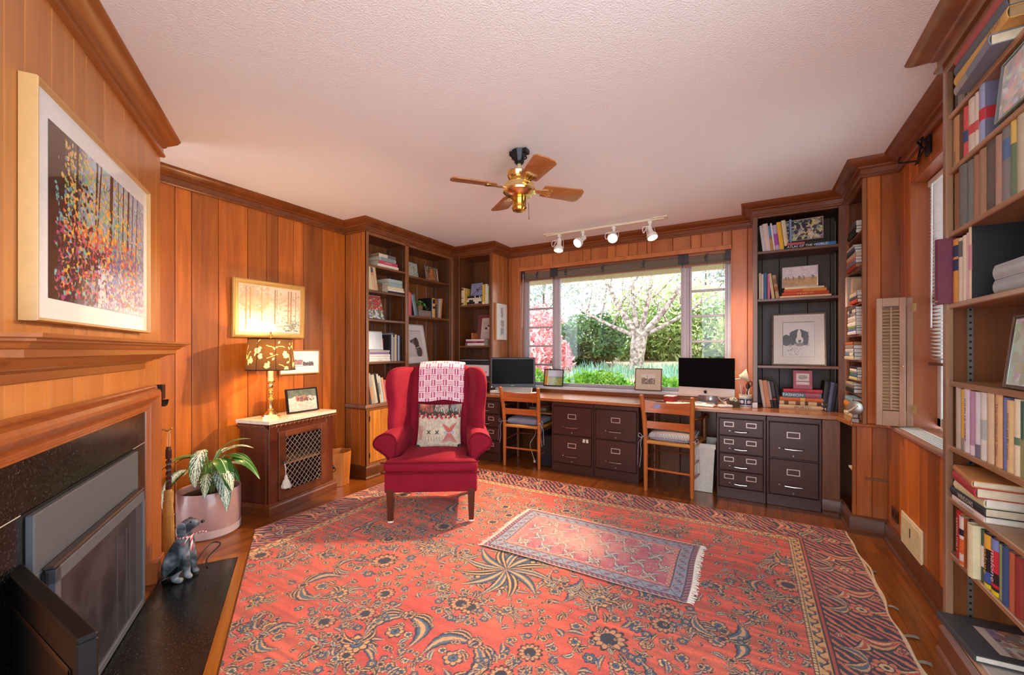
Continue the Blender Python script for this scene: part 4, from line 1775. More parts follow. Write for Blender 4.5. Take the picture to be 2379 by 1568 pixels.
mb.lathe([(0, .285), (.008, .28), (.010, .268), (.014, .262), (.012, .252), (.022, .240), (.03, .215), (.034, .195), (.03, .185), (0, .183)], kx, ky - .004, 0, 14)
for q in range(9):
    a = q * 2 * PI / 9
    mb.ell(kx + .026 * math.cos(a), ky - .004 + .024 * math.sin(a), .198, .011, .011, .014, 8, 6)
mb.build('skirt', C('e3d8c6', .9), TS)

# ---- table lamp
LP = thing('table_lamp', 'brass candlestick lamp with a brown flowered shade, lit, on the marble top', 'lamp', (-3.225, 1.868, .70), R(70))
mb = MB()
mb.prism([(-.062 + a, -.062 + b) for a, b in ((.02, 0), (.104, 0), (.124, .02), (.124, .104), (.104, .124), (.02, .124), (0, .104), (0, .02))], 0.0005, .014)
mb.prism([(q[0] * .8, q[1] * .8) for q in [(-.062 + a, -.062 + b) for a, b in ((.02, 0), (.104, 0), (.124, .02), (.124, .104), (.104, .124), (.02, .124), (0, .104), (0, .02))]], .014, .026)
mb.lathe([(.048, .026), (.04, .034), (.026, .05), (.018, .062), (.022, .068), (.016, .074)], n=20)
mb.build('base', BRASS, LP)
mb = MB()
mb.lathe([(.014, .07), (.011, .085), (.014, .11), (.017, .13), (.013, .137), (.02, .142), (.028, .152), (.02, .163), (.013, .168), (.018, .178), (.022, .19), (.012, .2), (.019, .206), (.026, .215), (.019, .225), (.012, .23), (.017, .245), (.013, .262), (.02, .268), (.03, .276), (.031, .282), (.018, .286)], n=20)
mb.build('column', BRASS, LP)
mb = MB()
mb.lathe([(.0185, .284), (.0185, .37), (.012, .372), (.012, .41)], n=18)
mb.build('candle_sleeve', C('f0dcae', .5), LP)
n, m_ = 90, 400
im = blank(n, m_, '54391a')
g = np.random.RandomState(3)
for q in range(75):
    cx, cy = g.rand(), g.rand()
    s_ = .7 + .5 * g.rand()
    if q % 3 == 0:
        for k in range(5):
            a = k * 2 * PI / 5 + g.rand()
            disc(im, cx + .0095 * s_ * math.cos(a), cy + .048 * s_ * math.sin(a), .0085 * s_, .042 * s_, 'efdc9a')
        disc(im, cx, cy, .005, .02, 'b08a40')
    else:
        a = g.rand() * 6.28
        for k in range(5):
            f = k / 4 - .5
            disc(im, cx + .016 * f * math.cos(a), cy + .075 * f * math.sin(a), .0052 * (1 - abs(f) * 1.3) + .001, .026 * (1 - abs(f) * 1.3) + .005, 'e9d592')
for q in range(26):
    x0, y0 = g.rand(), g.rand()
    pts = [(x0, y0)]
    a = g.rand() * 6.28
    for k in range(7):
        a += (g.rand() - .5) * 1.4
        pts.append((pts[-1][0] + .011 * math.cos(a), pts[-1][1] + .05 * math.sin(a)))
    for p, q2 in zip(pts[:-1], pts[1:]):
        line(im, p[0], p[1], q2[0], q2[1], 1.5, 'dcc27c')
for k in range(8):
    rect(im, k / 8, 0, k / 8 + .006, 1, '2a170c')


def shfn(X, Z):
    a = X * 2 * PI
    sc = 1 + .012 * np.cos(8 * a)
    r = (.168 - .022 * (Z / .235)) * sc
    return r * np.cos(a), r * np.sin(a), .372 + Z


canvas('lamp_shade', im, 1.0, .235, paint(.8, 0, 0, 0, 0, .30), LP, shfn)
mb = MB()
for (r_, z_) in ((.169, .372), (.147, .607)):
    mb.tube([(r_ * math.cos(a), r_ * math.sin(a), z_) for a in np.linspace(0, 2 * PI, 49)], .004, 6, caps=False)
mb.build('shade_trim', C('1d100a', .7), LP)
mb = MB()
mb.tube([(0, 0, .41), (.0, .03, .45), (0, .04, .52), (0, 0, .60)], .002, 6)
mb.tube([(0, 0, .41), (.0, -.03, .45), (0, -.04, .52), (0, 0, .60)], .002, 6)
mb.tube([(-.145, 0, .605), (.145, 0, .605)], .002, 6)
mb.lathe([(0, .60), (.008, .605), (.006, .62), (.011, .63), (.012, .642), (.005, .652), (.007, .66), (0, .668)], n=12)
mb.build('harp_finial', BRASS, LP)
mb = MB()
mb.ell(0, 0, .49, .028, .028, .04)
mb.build('bulb', emis('ffd9a0', 6), LP)

# ---- octagonal wastebasket
WB = thing('wastebasket', 'octagonal wooden wastebasket with a ring handle beside the lattice cabinet', 'wastebasket', (-3.27, 2.50, .003), R(12))
oc = lambda r_: [(r_ * math.cos(PI / 8 + k * PI / 4), r_ * math.sin(PI / 8 + k * PI / 4)) for k in range(8)]
mb = MB()
b0, t0, ti, bi = oc(.105), oc(.125), oc(.117), oc(.098)
vs = [(p[0], p[1], 0) for p in b0] + [(p[0], p[1], .30) for p in t0] + [(p[0], p[1], .30) for p in ti] + [(p[0], p[1], .012) for p in bi]
fs = [tuple(range(8))[::-1]]
for r_ in range(3):
    fs += [(r_ * 8 + k, r_ * 8 + (k + 1) % 8, r_ * 8 + 8 + (k + 1) % 8, r_ * 8 + 8 + k) for k in range(8)]
fs.append(tuple(24 + k for k in range(8)))
mb.add(vs, fs)
mb.build('body', wood('8a4416', 'c07a34', 'z', .8, .3, .4, .1), WB, smooth=20)
mb = MB()
mb.M = Matrix.Rotation(R(-67), 4, 'Z') @ Matrix.Translation((.112, 0, .185)) @ Matrix.Rotation(R(90), 4, 'Y')
mb.lathe([(.018, 0), (.02, .004), (.01, .008), (.012, .014), (0, .018)], n=14)
mb.tube([(.01 + .024 * math.cos(a) + .008, .024 * math.sin(a), .01) for a in np.linspace(0, 2 * PI, 25)], .003, 6, caps=False)
mb.build('ring_handle', C('4a4038', .3, .9), WB)

# ================================================================== plant
PT = thing('potted_plant', 'variegated leafy plant in a round mauve-pink pot on the floor', 'potted plant', (-3.165, 1.42, .001), 0)
POTM = C('b08a86', .28, 0, .3, .04)
mb = MB()
mb.lathe([(.0, .0), (.165, 0), (.178, .012), (.18, .055), (.172, .056), (.168, .03), (.0, .03)], n=48)
mb.build('saucer', C('c2a8a6', .3, 0, .3, .04), PT)
mb = MB()
mb.lathe([(.0, .032), (.158, .032), (.168, .045), (.178, .075), (.18, .29), (.176, .297), (.170, .293), (.168, .25), (0, .25)], n=48)
mb.build('pot', POTM, PT)
mb = MB()
mb.lathe([(.167, .2505), (.1, .258), (0, .262)], n=30)
mb.build('soil', C('2c1d14', .95), PT)
# variegated leaf picture
hh, wwid = 130, 54


def leafpic(v, base, light_):
    im = blank(hh, wwid, base)
    yy, xx = np.mgrid[0:hh, 0:wwid]
    a = np.abs(xx / (wwid - 1) * 2 - 1)
    nz = vnoise(hh, wwid, 3.2, v)
    ang = yy / hh * 12 - a * 4
    vein = np.sin(ang * 4.2 + nz * 4)
    mk = (vein > -.55 + a * 1.1) & (a < .9) | (a < .12)
    if light_:
        im[mk] = rgb(light_)
    im[a < .05] = rgb('dfe6c4')
    return im


pics = [leafpic(1, '2e4a2a', 'c9d2b2'), leafpic(2, '3d5e34', 'd8dcc0'), leafpic(3, '2f6a22', None), leafpic(4, '4d4a1e', 'c99a45'), leafpic(5, '40604e', 'b8cabc'), leafpic(6, '356e28', None)]
LM = paint(.35, .15)


def leaf(px, ang, lift, L, W, droop, pic, stem_z=.30, roll=0, r0=.03):
    """one arching leaf growing out from the centre at compass angle ang"""
    ca, sa = math.cos(ang), math.sin(ang)

    def fn(X, Z):
        t = 1 - Z / 1.0
        s = (X - .5) * 2
        wv = W * np.sin(np.clip(t, 0, 1) ** .75 * PI) ** .8 * (1 - .25 * t) + .0012
        r = r0 + L * (np.sin(lift) * 0 + np.cos(lift - droop * t * .5) * t)
        z = stem_z + L * np.sin(lift - droop * t * .75) * t - .05 * np.abs(s) * wv / W * .35
        lat = s * wv
        z = z + roll * lat + .25 * wv * (s * s)
        return px[0] + ca * r - sa * lat, px[1] + sa * r + ca * lat, z
    o = canvas('leaf', pics[pic], 1, 1, LM, PT, fn)
    mb = MB()
    mb.tube(catmull([(px[0] * .3, px[1] * .3, .25), (px[0] * .8, px[1] * .8, (stem_z + .25) / 2 + .03), (px[0] + ca * r0, px[1] + sa * r0, stem_z)], 4), [.008] * 4 + [.006] * 5, 6)
    mb.build('stem', C('7d9a4e', .5), o)
    return o


rt_ = R(29.8)      # towards picture right
tc_ = R(-60.2)     # towards the viewer
for a_ in ((rt_ + .45, .95, .20, .04, .9, 2, .50, .05), (rt_ + .15, .75, .21, .042, .9, 0, .49, .06), (rt_ - .05, .4, .20, .048, 1.0, 2, .47, .09),
           (rt_ - .15, .15, .22, .042, 1.1, 5, .46, .14), (rt_ - .55, .3, .20, .055, 1.9, 2, .46, .09), (tc_ + .2, .25, .22, .05, 2.6, 1, .52, .05), (tc_ - .55, .3, .22, .055, 2.5, 1, .40, .10),
           (tc_ - 1.1, .35, .20, .045, 2.1, 3, .47, .07), (rt_ + PI + .25, .3, .20, .045, 1.0, 2, .46, .07), (rt_ + PI + .55, .45, .2, .045, 1.0, 5, .47, .05),
           (tc_ + .95, .25, .24, .05, 2.1, 4, .38, .09), (tc_ + 1.25, .5, .19, .045, 1.3, 5, .40, .07), (tc_ - .85, .35, .2, .045, 1.5, 4, .38, .06), (rt_ + 1.3, .7, .2, .045, 1.0, 0, .46, .04),
           (rt_ + .5, .4, .2, .048, 1.5, 4, .40, .08), (tc_ + .5, .3, .16, .04, 1.6, 0, .36, .05), (tc_ - .2, .9, .15, .035, 1.4, 3, .40, .03), (tc_ - 1.4, .1, .2, .045, 1.6, 2, .36, .09), (tc_ + 1.05, .2, .2, .05, 1.6, 1, .44, .10)):
    leaf((.25 * a_[7] * math.cos(a_[0]), .25 * a_[7] * math.sin(a_[0])), *a_[:6], stem_z=a_[6] + .045, r0=a_[7])
for q in range(5):
    mb = MB()
    a = q * 1.3
    mb.tube(catmull([(.02 * math.cos(a), .02 * math.sin(a), .255), (.03 * math.cos(a), .03 * math.sin(a), .34), (.035 * math.cos(a), .035 * math.sin(a), .47)], 3), .007, 6)
    mb.build('stem', C('8aa555', .5), PT)

# ================================================================== fireside things
def fpw(s, o, z=0):
    a = FROT
    return (FP0[0] + s * math.cos(a) + o * math.sin(a), FP0[1] + s * math.sin(a) - o * math.cos(a), z)


BR = thing('hearth_broom', 'short straw broom with a twisted dark handle hanging beside the fireplace', 'broom', fpw(-.062, .062, .015), R(20))
mb = MB()
G = []
prof = [(.03, .0, .018), (.034, .05, .02), (.036, .12, .02), (.034, .2, .018), (.032, .27, .017), (.026, .32, .016), (.024, .335, .016), (.026, .35, .017), (.023, .40, .015), (.016, .415, .013)]
for (a_, z, b_) in prof:
    row = []
    for k in range(29):
        t = 2 * PI * k / 28
        rr_ = 1 + .05 * math.sin(k * 7.7 + z * 20)
        row.append((a_ * math.cos(t) * rr_ + (.32 - z) * -.02 * (z < .3), b_ * math.sin(t) * rr_, z))
    G.append(row)
mb.grid(G)
for q in range(60):
    a = rnd.random() * 6.28
    r_ = rnd.random()
    x, y = .034 * math.cos(a) * r_, .018 * math.sin(a) * r_
    mb.tube([(x * .8, y * 1.1, .3), (x * 1.05 - .004, y * 1.15, .1), (x * 1.1 - .008 + (rnd.random() - .5) * .01, y * 1.1, -.008 + rnd.random() * .02)], .0013, 4)
mb.build('bristles', wood('8f5c1e', 'd09a4c', 'z', 4, .7, 0, .1), BR)
mb = MB()
for z in (.335, .27, .345):
    mb.tube([(.027 * math.cos(a) * (1.2 if z < .3 else 1), .018 * math.sin(a) * (1.15 if z < .3 else 1), z) for a in np.linspace(0, 2 * PI, 25)], .002, 5, caps=False)
for k in range(9):
    z = .355 + k * .006
    mb.tube([(.0255 * math.cos(a), .0175 * math.sin(a), z) for a in np.linspace(0, 2 * PI, 21)], .0022, 5, caps=False)
mb.build('binding', C('b98a4e', .7), BR)
mb = MB()
G = []
for i in range(30):
    z = .41 + i * .0085
    row = []
    tw = i * .42 if 2 < i < 21 else 0
    w0 = .016 if i < 28 else .012
    for k in range(4):
        a = PI / 4 + k * PI / 2 + tw
        row.append((w0 * math.cos(a), w0 * .8 * math.sin(a), z))
    row.append(row[0])
    G.append(row)
mb.grid(G)
mb.build('handle', wood('2a1412', '4c2a28', 'z', .8, .35, .3, .1), BR, smooth=20)
mb = MB()
mb.tube(catmull([(-.004, 0, .65), (-.012, .002, .70), (-.002, .004, .755), (.008, .002, .70), (.004, 0, .65)], 4), .0018, 5)
mb.build('loop', C('cbb08a', .8), BR)
mb = MB()
p = fpw(-.152, .035, .775)
q = fpw(-.045, .07, .772)
mb.tube(catmull([p, fpw(-.11, .05, .778), fpw(-.085, .06, .765), fpw(-.06, .066, .77), q], 5), .0055, 8)
mb.ell(*q, .008, .008, .008)
tag(mb.build('brass_hook', BRASS), 'brass hook holding the straw broom', 'hook')
MH = thing('match_holder', 'black metal match holder fixed to the side of the fireplace frame', 'match holder', fpw(-.152, .035, .905), FROT)
mb = MB()
mb.box(.0005, .06, -.02, .02, .045, .125, 0, .002)
mb.build('box', C('0d0d0f', .4, .4), MH)
mb = MB()
G = [[(x, y, z) for y in (-.03, .03)] for (x, z) in ((.0005, .012), (.02, .005), (.05, .008), (.07, .02), (.088, .035))]
mb.grid(G)
o = mb.build('scoop', C('0d0d0f', .4, .4), MH)
sd = o.modifiers.new('thick', 'SOLIDIFY'); sd.thickness = .003

# dark wooden screen at the lower left
DS = thing('wooden_screen', 'dark wooden panel with a black edge at the lower left corner, before the fireplace', 'panel', (-1.45, .322, 0), 0)
DW = wood('060302', '0b0503', 'x', .7, .5, .05, .1)
mb = MB()
mb.box(-.37, .20, -.010, .012, .004, .592, 0, .002)
mb.build('panel', DW, DS)
mb = MB()
mb.box(-.37, .158, -.014, -.0095, .505, .518, 0, .002)
mb.box(.145, .158, -.014, -.0095, .02, .518, 0, .002)
mb.build('moulding', wood('24120a', '341c0e', 'x', .7, .4, .2, .1), DS)
mb = MB()
mb.box(-.375, .208, -.016, .02, .59, .604, 0, .004)
mb.box(.196, .208, -.016, .02, .0, .592, 0, .004)
mb.build('edge_cap', C('080808', .5, 0, 0, .05, .3), DS)

# ---- stone dog
DG = thing('dog_figurine', 'small grey stone dog with a ribbon, sitting on the hearth', 'figurine', (-2.64, 1.05, .0075), R(38))


def skin_body(name, verts, edges, radii, mat, parent, root=0, sub=2):
    me = bpy.data.meshes.new(name)
    me.from_pydata([Vector(v) for v in verts], edges, [])
    o = bpy.data.objects.new(name, me)
    COL.objects.link(o)
    sk = o.modifiers.new('skin', 'SKIN')
    sk.use_smooth_shade = True
    lay = me.skin_vertices[0].data if len(me.skin_vertices) else None
    if lay is None:
        bm = bmesh.new(); bm.from_mesh(me); bm.verts.layers.skin.verify(); bm.to_mesh(me); bm.free()
        lay = me.skin_vertices[0].data
    for i, r_ in enumerate(radii):
        lay[i].radius = (r_, r_)
        lay[i].use_root = i == root
    sb = o.modifiers.new('sub', 'SUBSURF'); sb.levels = sub; sb.render_levels = sub
    me.materials.append(mat)
    if parent is not None: o.parent = parent
    return o


m, nt, b = _mat('weathered_stone')
N, L_ = nt.nodes.new, nt.links.new
tc = N('ShaderNodeTexCoord'); n1 = N('ShaderNodeTexNoise'); n1.inputs['Scale'].default_value = 16; n1.inputs['Detail'].default_value = 4
L_(tc.outputs['Object'], n1.inputs['Vector'])
r1 = N('ShaderNodeValToRGB'); r1.color_ramp.elements[0].position = .42; r1.color_ramp.elements[1].position = .72
r1.color_ramp.elements[0].color = (*lin('2b313a'), 1); r1.color_ramp.elements[1].color = (*lin('99a0a8'), 1)
L_(n1.outputs['Fac'], r1.inputs['Fac']); L_(r1.outputs['Color'], b.inputs['Base Color']); b.inputs['Roughness'].default_value = .6
STONE = m
# +x is the way the dog faces
V = [(-.045, 0, .055), (-.02, 0, .12), (.01, 0, .18), (.022, 0, .225), (.022, 0, .262), (.03, 0, .285),
     (.065, 0, .284), (.088, 0, .288),
     (.03, .026, .15), (.042, .028, .08), (.045, .028, .02), (.072, .030, .012),
     (.03, -.026, .15), (.042, -.028, .08), (.045, -.028, .02), (.072, -.030, .012),
     (-.03, .05, .055), (.015, .056, .05), (.0, .058, .016), (.045, .062, .012),
     (-.03, -.05, .055), (.015, -.056, .05), (.0, -.058, .016), (.045, -.062, .012),
     (-.075, 0, .03), (-.10, .02, .014)]
Ed = [(0, 1), (1, 2), (2, 3), (3, 4), (4, 5), (5, 6), (6, 7), (2, 8), (8, 9), (9, 10), (10, 11), (2, 12), (12, 13), (13, 14), (14, 15), (0, 16), (16, 17), (17, 18), (18, 19), (0, 20), (20, 21), (21, 22), (22, 23), (0, 24), (24, 25)]
Ra = [.058, .055, .046, .032, .034, .04, .026, .02, .026, .02, .017, .014, .026, .02, .017, .014, .034, .03, .018, .015, .034, .03, .018, .015, .018, .01]
skin_body('body', V, Ed, Ra, STONE, DG)
for sy in (-1, 1):
    mb = MB()
    mb.pad([(p.x, p.y) for p in catmull([(.0, .0, 0), (.022, -.012, 0), (.026, -.05, 0), (.006, -.072, 0), (-.014, -.05, 0), (-.014, -.014, 0)], 4, True)], 0, .012, .005,
           fn=lambda x, y, z, sy=sy: (.022 + x, sy * (.034 + z + abs(y) * .12), .305 + y))
    mb.build('ear', STONE, DG, smooth=60)
    mb = MB()
    mb.ell(.058, sy * .02, .30, .005, .004, .005, 8, 6)
    mb.build('eye', C('111318', .3), DG)
mb = MB()
mb.ell(.105, 0, .293, .009, .012, .008, 10, 8)
mb.build('nose', C('16181d', .3), DG)
mb = MB()
mb.tube([(.02 + .035 * math.cos(a), .035 * math.sin(a), .222) for a in np.linspace(0, 2 * PI, 25)], .005, 6, caps=False)
mb.tube(catmull([(.055, -.01, .222), (.07, -.035, .20), (.078, -.045, .165), (.068, -.03, .16), (.058, -.012, .215)], 5), .006, 6, flat=.4)
mb.tube(catmull([(.055, -.005, .222), (.09, .01, .235), (.12, .015, .23)], 5), .005, 6, flat=.4)
mb.tube(catmull([(.055, -.015, .222), (.06, -.05, .225), (.05, -.075, .2)], 5), .004, 6, flat=.4)
mb.build('ribbon', stripes('c0344a', 'e6d6d2', 'X', .014), DG)
mb = MB()
mb.tube(catmull([(-2.63, 1.17, .009), (-2.7, 1.2, .03), (-2.79, 1.31, .045), (-2.84, 1.29, .05), (-2.80, 1.22, .03), (-2.74, 1.16, .012)], 5), .004, 6)
tag(mb.build('power_cord_loop', C('141416', .5)), 'thin black cord looped on the floor behind the stone dog', 'cord')

# ================================================================== desk things
def rotM(rz, rx=0):
    return Matrix.Rotation(rz, 4, 'Z') @ Matrix.Rotation(rx, 4, 'X')


DZ = .7352
# left computer
t = thing('desktop_computer', 'black all-in-one computer on the desk left of the window', 'computer', (-2.372, 4.16, DZ), R(29.8))
MBZ = C('45434a', .4, .2)
mb = MB()
mb.box(-.259, .259, -.02, .03, .045, .403, 0, .006)
mb.build('housing', MBZ, t)
mb = MB()
mb.box(-.238, .238, -.0225, -.018, .10, .385, 0, .001)
mb.build('screen', C('020203', .35, 0, 0, 0, .08), t)
mb = MB()
mb.M = Matrix.Translation((0, -.0212, .083)) @ Matrix.Rotation(R(90), 4, 'X')
mb.text('DELL', .016, Matrix.Identity(4), 0)
mb.build('maker_mark', C('d8d8dc', .4), t)
mb = MB()
mb.box(-.248, -.234, -.0225, -.019, .06, .075, 0, .001)
mb.build('sticker', C('e6e6ea', .5), t)
mb = MB()
mb.box(-.09, .09, -.03, .11, 0, .012, 0, .004)
mb.box(-.04, .04, .03, .06, .01, .2, 0, .004)
mb.build('stand', MBZ, t)
t = thing('keyboard', 'pale keyboard tilted before the black computer', 'keyboard', (-2.285, 4.01, DZ + .002), R(22))
mb = MB()
mb.M = Matrix.Rotation(R(24), 4, 'X')
mb.box(-.21, .21, 0, .13, 0, .014, 0, .004)
mb.build('case', C('b9bac0', .45), t)
mb = MB()
mb.M = Matrix.Rotation(R(24), 4, 'X')
for r_ in range(5):
    for c_ in range(18):
        x0 = -.2 + c_ * .0223
        mb.box(x0, x0 + .0185, .01 + r_ * .0235, .029 + r_ * .0235, .0135, .021, 0, .003)
mb.build('keys', C('8d8f98', .5), t)
mb = MB()
mb.box(-.205, .205, .105, .125, 0, .05, 0, .003)
mb.build('prop', C('d8d8da', .5), t)
mb = MB()
mb.rbox(0, 0, .016, .055, .09, .034, .015, 8)
o = mb.build('computer_mouse', C('e6e6e8', .35)); o.location = (-2.03, 4.02, DZ); tag(o, 'white mouse right of the pale keyboard', 'mouse')
mb = MB()
mb.rbox(0, 0, .018, .10, .07, .036, .01, 8)
o = mb.build('white_device', C('e6e6ea', .4)); o.location = (-2.50, 3.98, DZ); tag(o, 'small white device under the left edge of the black computer', 'device')
# silver computer
t = thing('desktop_computer', 'silver all-in-one computer with a black screen at the right of the desk', 'computer', (-.352, 4.168, DZ), R(-12))
SIL = C('d9d1cd', .3, .35, 0, .02)
mb = MB()
mb.pad([(p[0], p[1]) for p in ((-.242, .075), (.242, .075), (.242, .405), (.232, .415), (-.232, .415), (-.242, .405))], -.004, .012, .004,
       fn=lambda x, y, z: (x, z, y))
mb.ell(0, .024, .25, .2, .02, .14, 16, 10)
mb.build('housing', SIL, t)
mb = MB()
mb.box(-.2425, .2425, -.0065, -.003, .145, .4155, 0, .002)
mb.build('screen', C('030304', .35, 0, 0, 0, .08), t)
mb = MB()
G = [[(x, y, z) for x in (-.085, .085)] for (y, z) in ((-.06, .001), (-.06, .005), (.07, .007), (.085, .03), (.06, .10), (.03, .2))]
mb.grid(G)
o = mb.build('stand', C('c4c0c4', .3, .6, 0, .02), t)
sd = o.modifiers.new('thick', 'SOLIDIFY'); sd.thickness = .004
mb = MB()
ap = catmull([(0, .010, 0), (.008, .014, 0), (.0145, .006, 0), (.0125, -.008, 0), (.006, -.016, 0), (0, -.0135, 0), (-.006, -.016, 0), (-.0125, -.008, 0), (-.0145, .006, 0), (-.008, .014, 0)], 4, True)
# bite on the right
ap = [(p.x, p.y) if math.hypot(p.x - .017, p.y - .002) > .0065 else (.017 - .0065, p.y) for p in ap]
mb.prism(ap, 0, .0006)
mb.prism([(.0, .0165), (.003, .0165), (.0075, .022), (.0065, .0245), (.002, .022)], 0, .0006)
mb.v = [(p[0], -.0062 - p[2], .108 + p[1]) for p in mb.v]
mb.build('maker_mark', C('17171a', .3), t)
t = thing('keyboard', 'thin white keyboard before the silver computer', 'keyboard', (-.40, 4.00, DZ + .0005), R(-10))
mb = MB()
mb.box(-.14, .14, -.055, .055, 0, .010, 0, .003)
mb.build('case', C('e2dcd8', .3, .3), t)
mb = MB()
for r_ in range(5):
    for c_ in range(14):
        mb.box(-.134 + c_ * .0192, -.1175 + c_ * .0192, -.048 + r_ * .0193, -.0315 + r_ * .0193, .0098, .0135, 0, .002)
mb.build('keys', C('f2f0ee', .45), t)
mb = MB()
mb.rbox(0, 0, .011, .058, .11, .022, .011, 10)
o = mb.build('computer_mouse', C('f0e6e0', .25)); o.location = (-.185, 3.985, DZ); o.rotation_euler = (0, 0, R(-60)); tag(o, 'white mouse right of the thin white keyboard', 'mouse')
t = thing('card_box', 'small red box with a white lid left of the silver computer', 'box', (-.655, 4.16, DZ), R(-12))
mb = MB()
mb.box(-.045, .045, -.05, .05, 0, .052, 0, .002)
mb.build('body', C('a5281c', .5), t)
mb = MB()
mb.box(-.0455, .0455, -.0505, .0505, .0522, .058, 0, .002)
mb.build('lid', C('efe0dc', .5), t)
mb = MB()
mb.tube([(.025 * math.cos(a) - .75, 4.07 + .014 * math.sin(a), DZ + .004) for a in np.linspace(0, 2 * PI, 17)], .0025, 6, caps=False)
mb.tube([(.02 * math.cos(a) - .715, 4.08 + .014 * math.sin(a), DZ + .004) for a in np.linspace(0, 2 * PI, 17)], .0025, 6, caps=False)
mb.tube([(-.725, 4.076, DZ + .004), (-.735, 4.073, DZ + .008)], .002, 6)
tag(mb.build('spectacles', C('2a2a30', .4)), 'folded dark spectacles lying beside the small red box', 'glasses')
mb = MB()
mb.box(-.07, .07, -.10, .10, 0, .004)
o = mb.build('paper_pad', C('efe9e6', .6)); o.location = (-.60, 4.03, DZ + .0002); o.rotation_euler = (0, 0, R(10)); tag(o, 'white paper pad under the red box edge, left of the thin keyboard', 'paper')
# crock with pencils
CR_ = thing('pencil_crock', 'blue-painted stoneware crock right of the silver computer', 'crock', (-.035, 4.085, DZ), 0)
mb = MB()
mb.lathe([(.0, .0), (.048, 0), (.05, .006), (.05, .085), (.047, .095), (.05, .103), (.05, .108), (.044, .108), (.044, .02), (0, .02)], n=32)
mb.build('body', C('e6dccb', .3, 0, .3), CR_)
mb = MB()
for (z0, z1, r_) in ((.010, .014, .0503), (.022, .074, .0503), (.079, .083, .0503)):
    mb.lathe([(r_, z0), (r_ + .0002, z1)], n=32, cap=False)
mb.build('blue_band', C('26305c', .3, 0, .3), CR_)
mb = MB()
for k in range(6):
    a = k * PI / 3 - 1.05
    mb.M = Matrix.Rotation(a, 4, 'Z') @ Matrix.Translation((.0509, 0, .048)) @ Matrix.Rotation(R(90), 4, 'Y')
    mb.lathe([(.0, .0004), (.015, 0)], n=16, cap=False)
    mb.M = Matrix.Rotation(a + PI / 6, 4, 'Z') @ Matrix.Translation((.0509, 0, .048)) @ Matrix.Rotation(R(90), 4, 'Y')
    mb.box(-.018, .018, -.003, .003, -.0003, .0004)
mb.build('pale_motif', C('d9cfc8', .3, 0, .3), CR_)
for k, (dx, dy, ln, tx, ty, col, r_, nm, lab) in enumerate((
        (-.03, -.01, .17, -.02, 0, 'd8c8c4', .004, 'pencil', 'pale pencil leaning leftmost in the blue crock'),
        (-.015, .01, .16, -.03, .01, '3a3f8a', .0045, 'pen', 'blue pen in the blue crock'),
        (-.008, -.015, .155, -.01, 0, 'a03a70', .004, 'pencil', 'magenta pencil in the blue crock'),
        (.012, .0, .18, .015, .0, '2b2a26', .006, 'marker', 'thick black marker in the blue crock'),
        (.02, .015, .15, .02, .02, 'cfc6ba', .004, 'pencil', 'short cream pencil at the right of the blue crock'))):
    mb = MB()
    p0 = Vector((-.035 + dx * .6, 4.085 + dy * .6, DZ + .022))
    p1 = p0 + Vector((tx, ty, ln))
    mb.tube([p0, p1 - (p1 - p0) * .06, p1], [r_, r_, r_ * .35], 8)
    tag(mb.build(nm, C(col, .5)), lab, nm)
t = thing('scissors', 'black-handled scissors standing in the blue crock', 'scissors', (-.02, 4.085, DZ), 0)
mb = MB()
mb.box(-.004, .008, -.001, .001, .03, .15, 0)
mb.build('blades', CHROME, t)
mb = MB()
for (cx, cz) in ((.004, .18), (.022, .20)):
    mb.tube([(cx + .013 * math.cos(a), 0, cz + .022 * math.sin(a)) for a in np.linspace(0, 2 * PI, 17)], .004, 6, caps=False)
mb.tube([(.002, 0, .14), (.012, 0, .18)], .005, 6)
mb.build('handles', C('1c1d22', .35), t)
t = thing('small_basket', 'small dark woven basket with a pale flower ball beside the blue crock', 'basket', (-.125, 4.045, DZ), R(20))
mb = MB()
mb.prism([(-.036, -.03), (.036, -.03), (.036, .03), (-.036, .03)], 0, .004)
for k in range(6):
    z = .004 + k * .0075
    e = .036 + k * .0012
    mb.tube([(-e, -e * .85, z), (e, -e * .85, z), (e, e * .85, z), (-e, e * .85, z), (-e, -e * .85, z)], .0042, 6)
mb.build('weave', wood('3a3028', '6a5846', 'x', 3, .7, 0, .3), t)
mb = MB()
for k in range(26):
    a, b_ = rnd.random() * 6.28, rnd.random() * 1.5
    mb.ell(.028 * math.cos(a) * math.cos(b_), .024 * math.sin(a) * math.cos(b_), .05 + .028 * math.sin(b_), .008, .008, .008, 6, 4)
mb.build('flower_ball', C('cfd2c0', .8), t)
mb = MB()
mb.tube(catmull([(-.26, 4.2, DZ + .10), (-.24, 4.17, DZ + .05), (-.18, 4.14, DZ + .012), (-.13, 4.13, DZ + .02), (-.10, 4.16, DZ + .05), (-.16, 4.2, DZ + .06), (-.21, 4.17, DZ + .03), (-.17, 4.12, DZ + .008), (-.12, 4.10, DZ + .006)], 5), .004, 6)
tag(mb.build('charging_cable', C('ece6e4', .4)), 'white cable looping on the desk behind the small basket', 'cable')
mb = MB()
mb.box(-.02, .02, -.012, .012, 0, .045, 0, .004)
o = mb.build('white_adapter', C('e9e4df', .4)); o.location = (.035, 4.06, DZ); tag(o, 'small white adapter right of the blue crock', 'adapter')
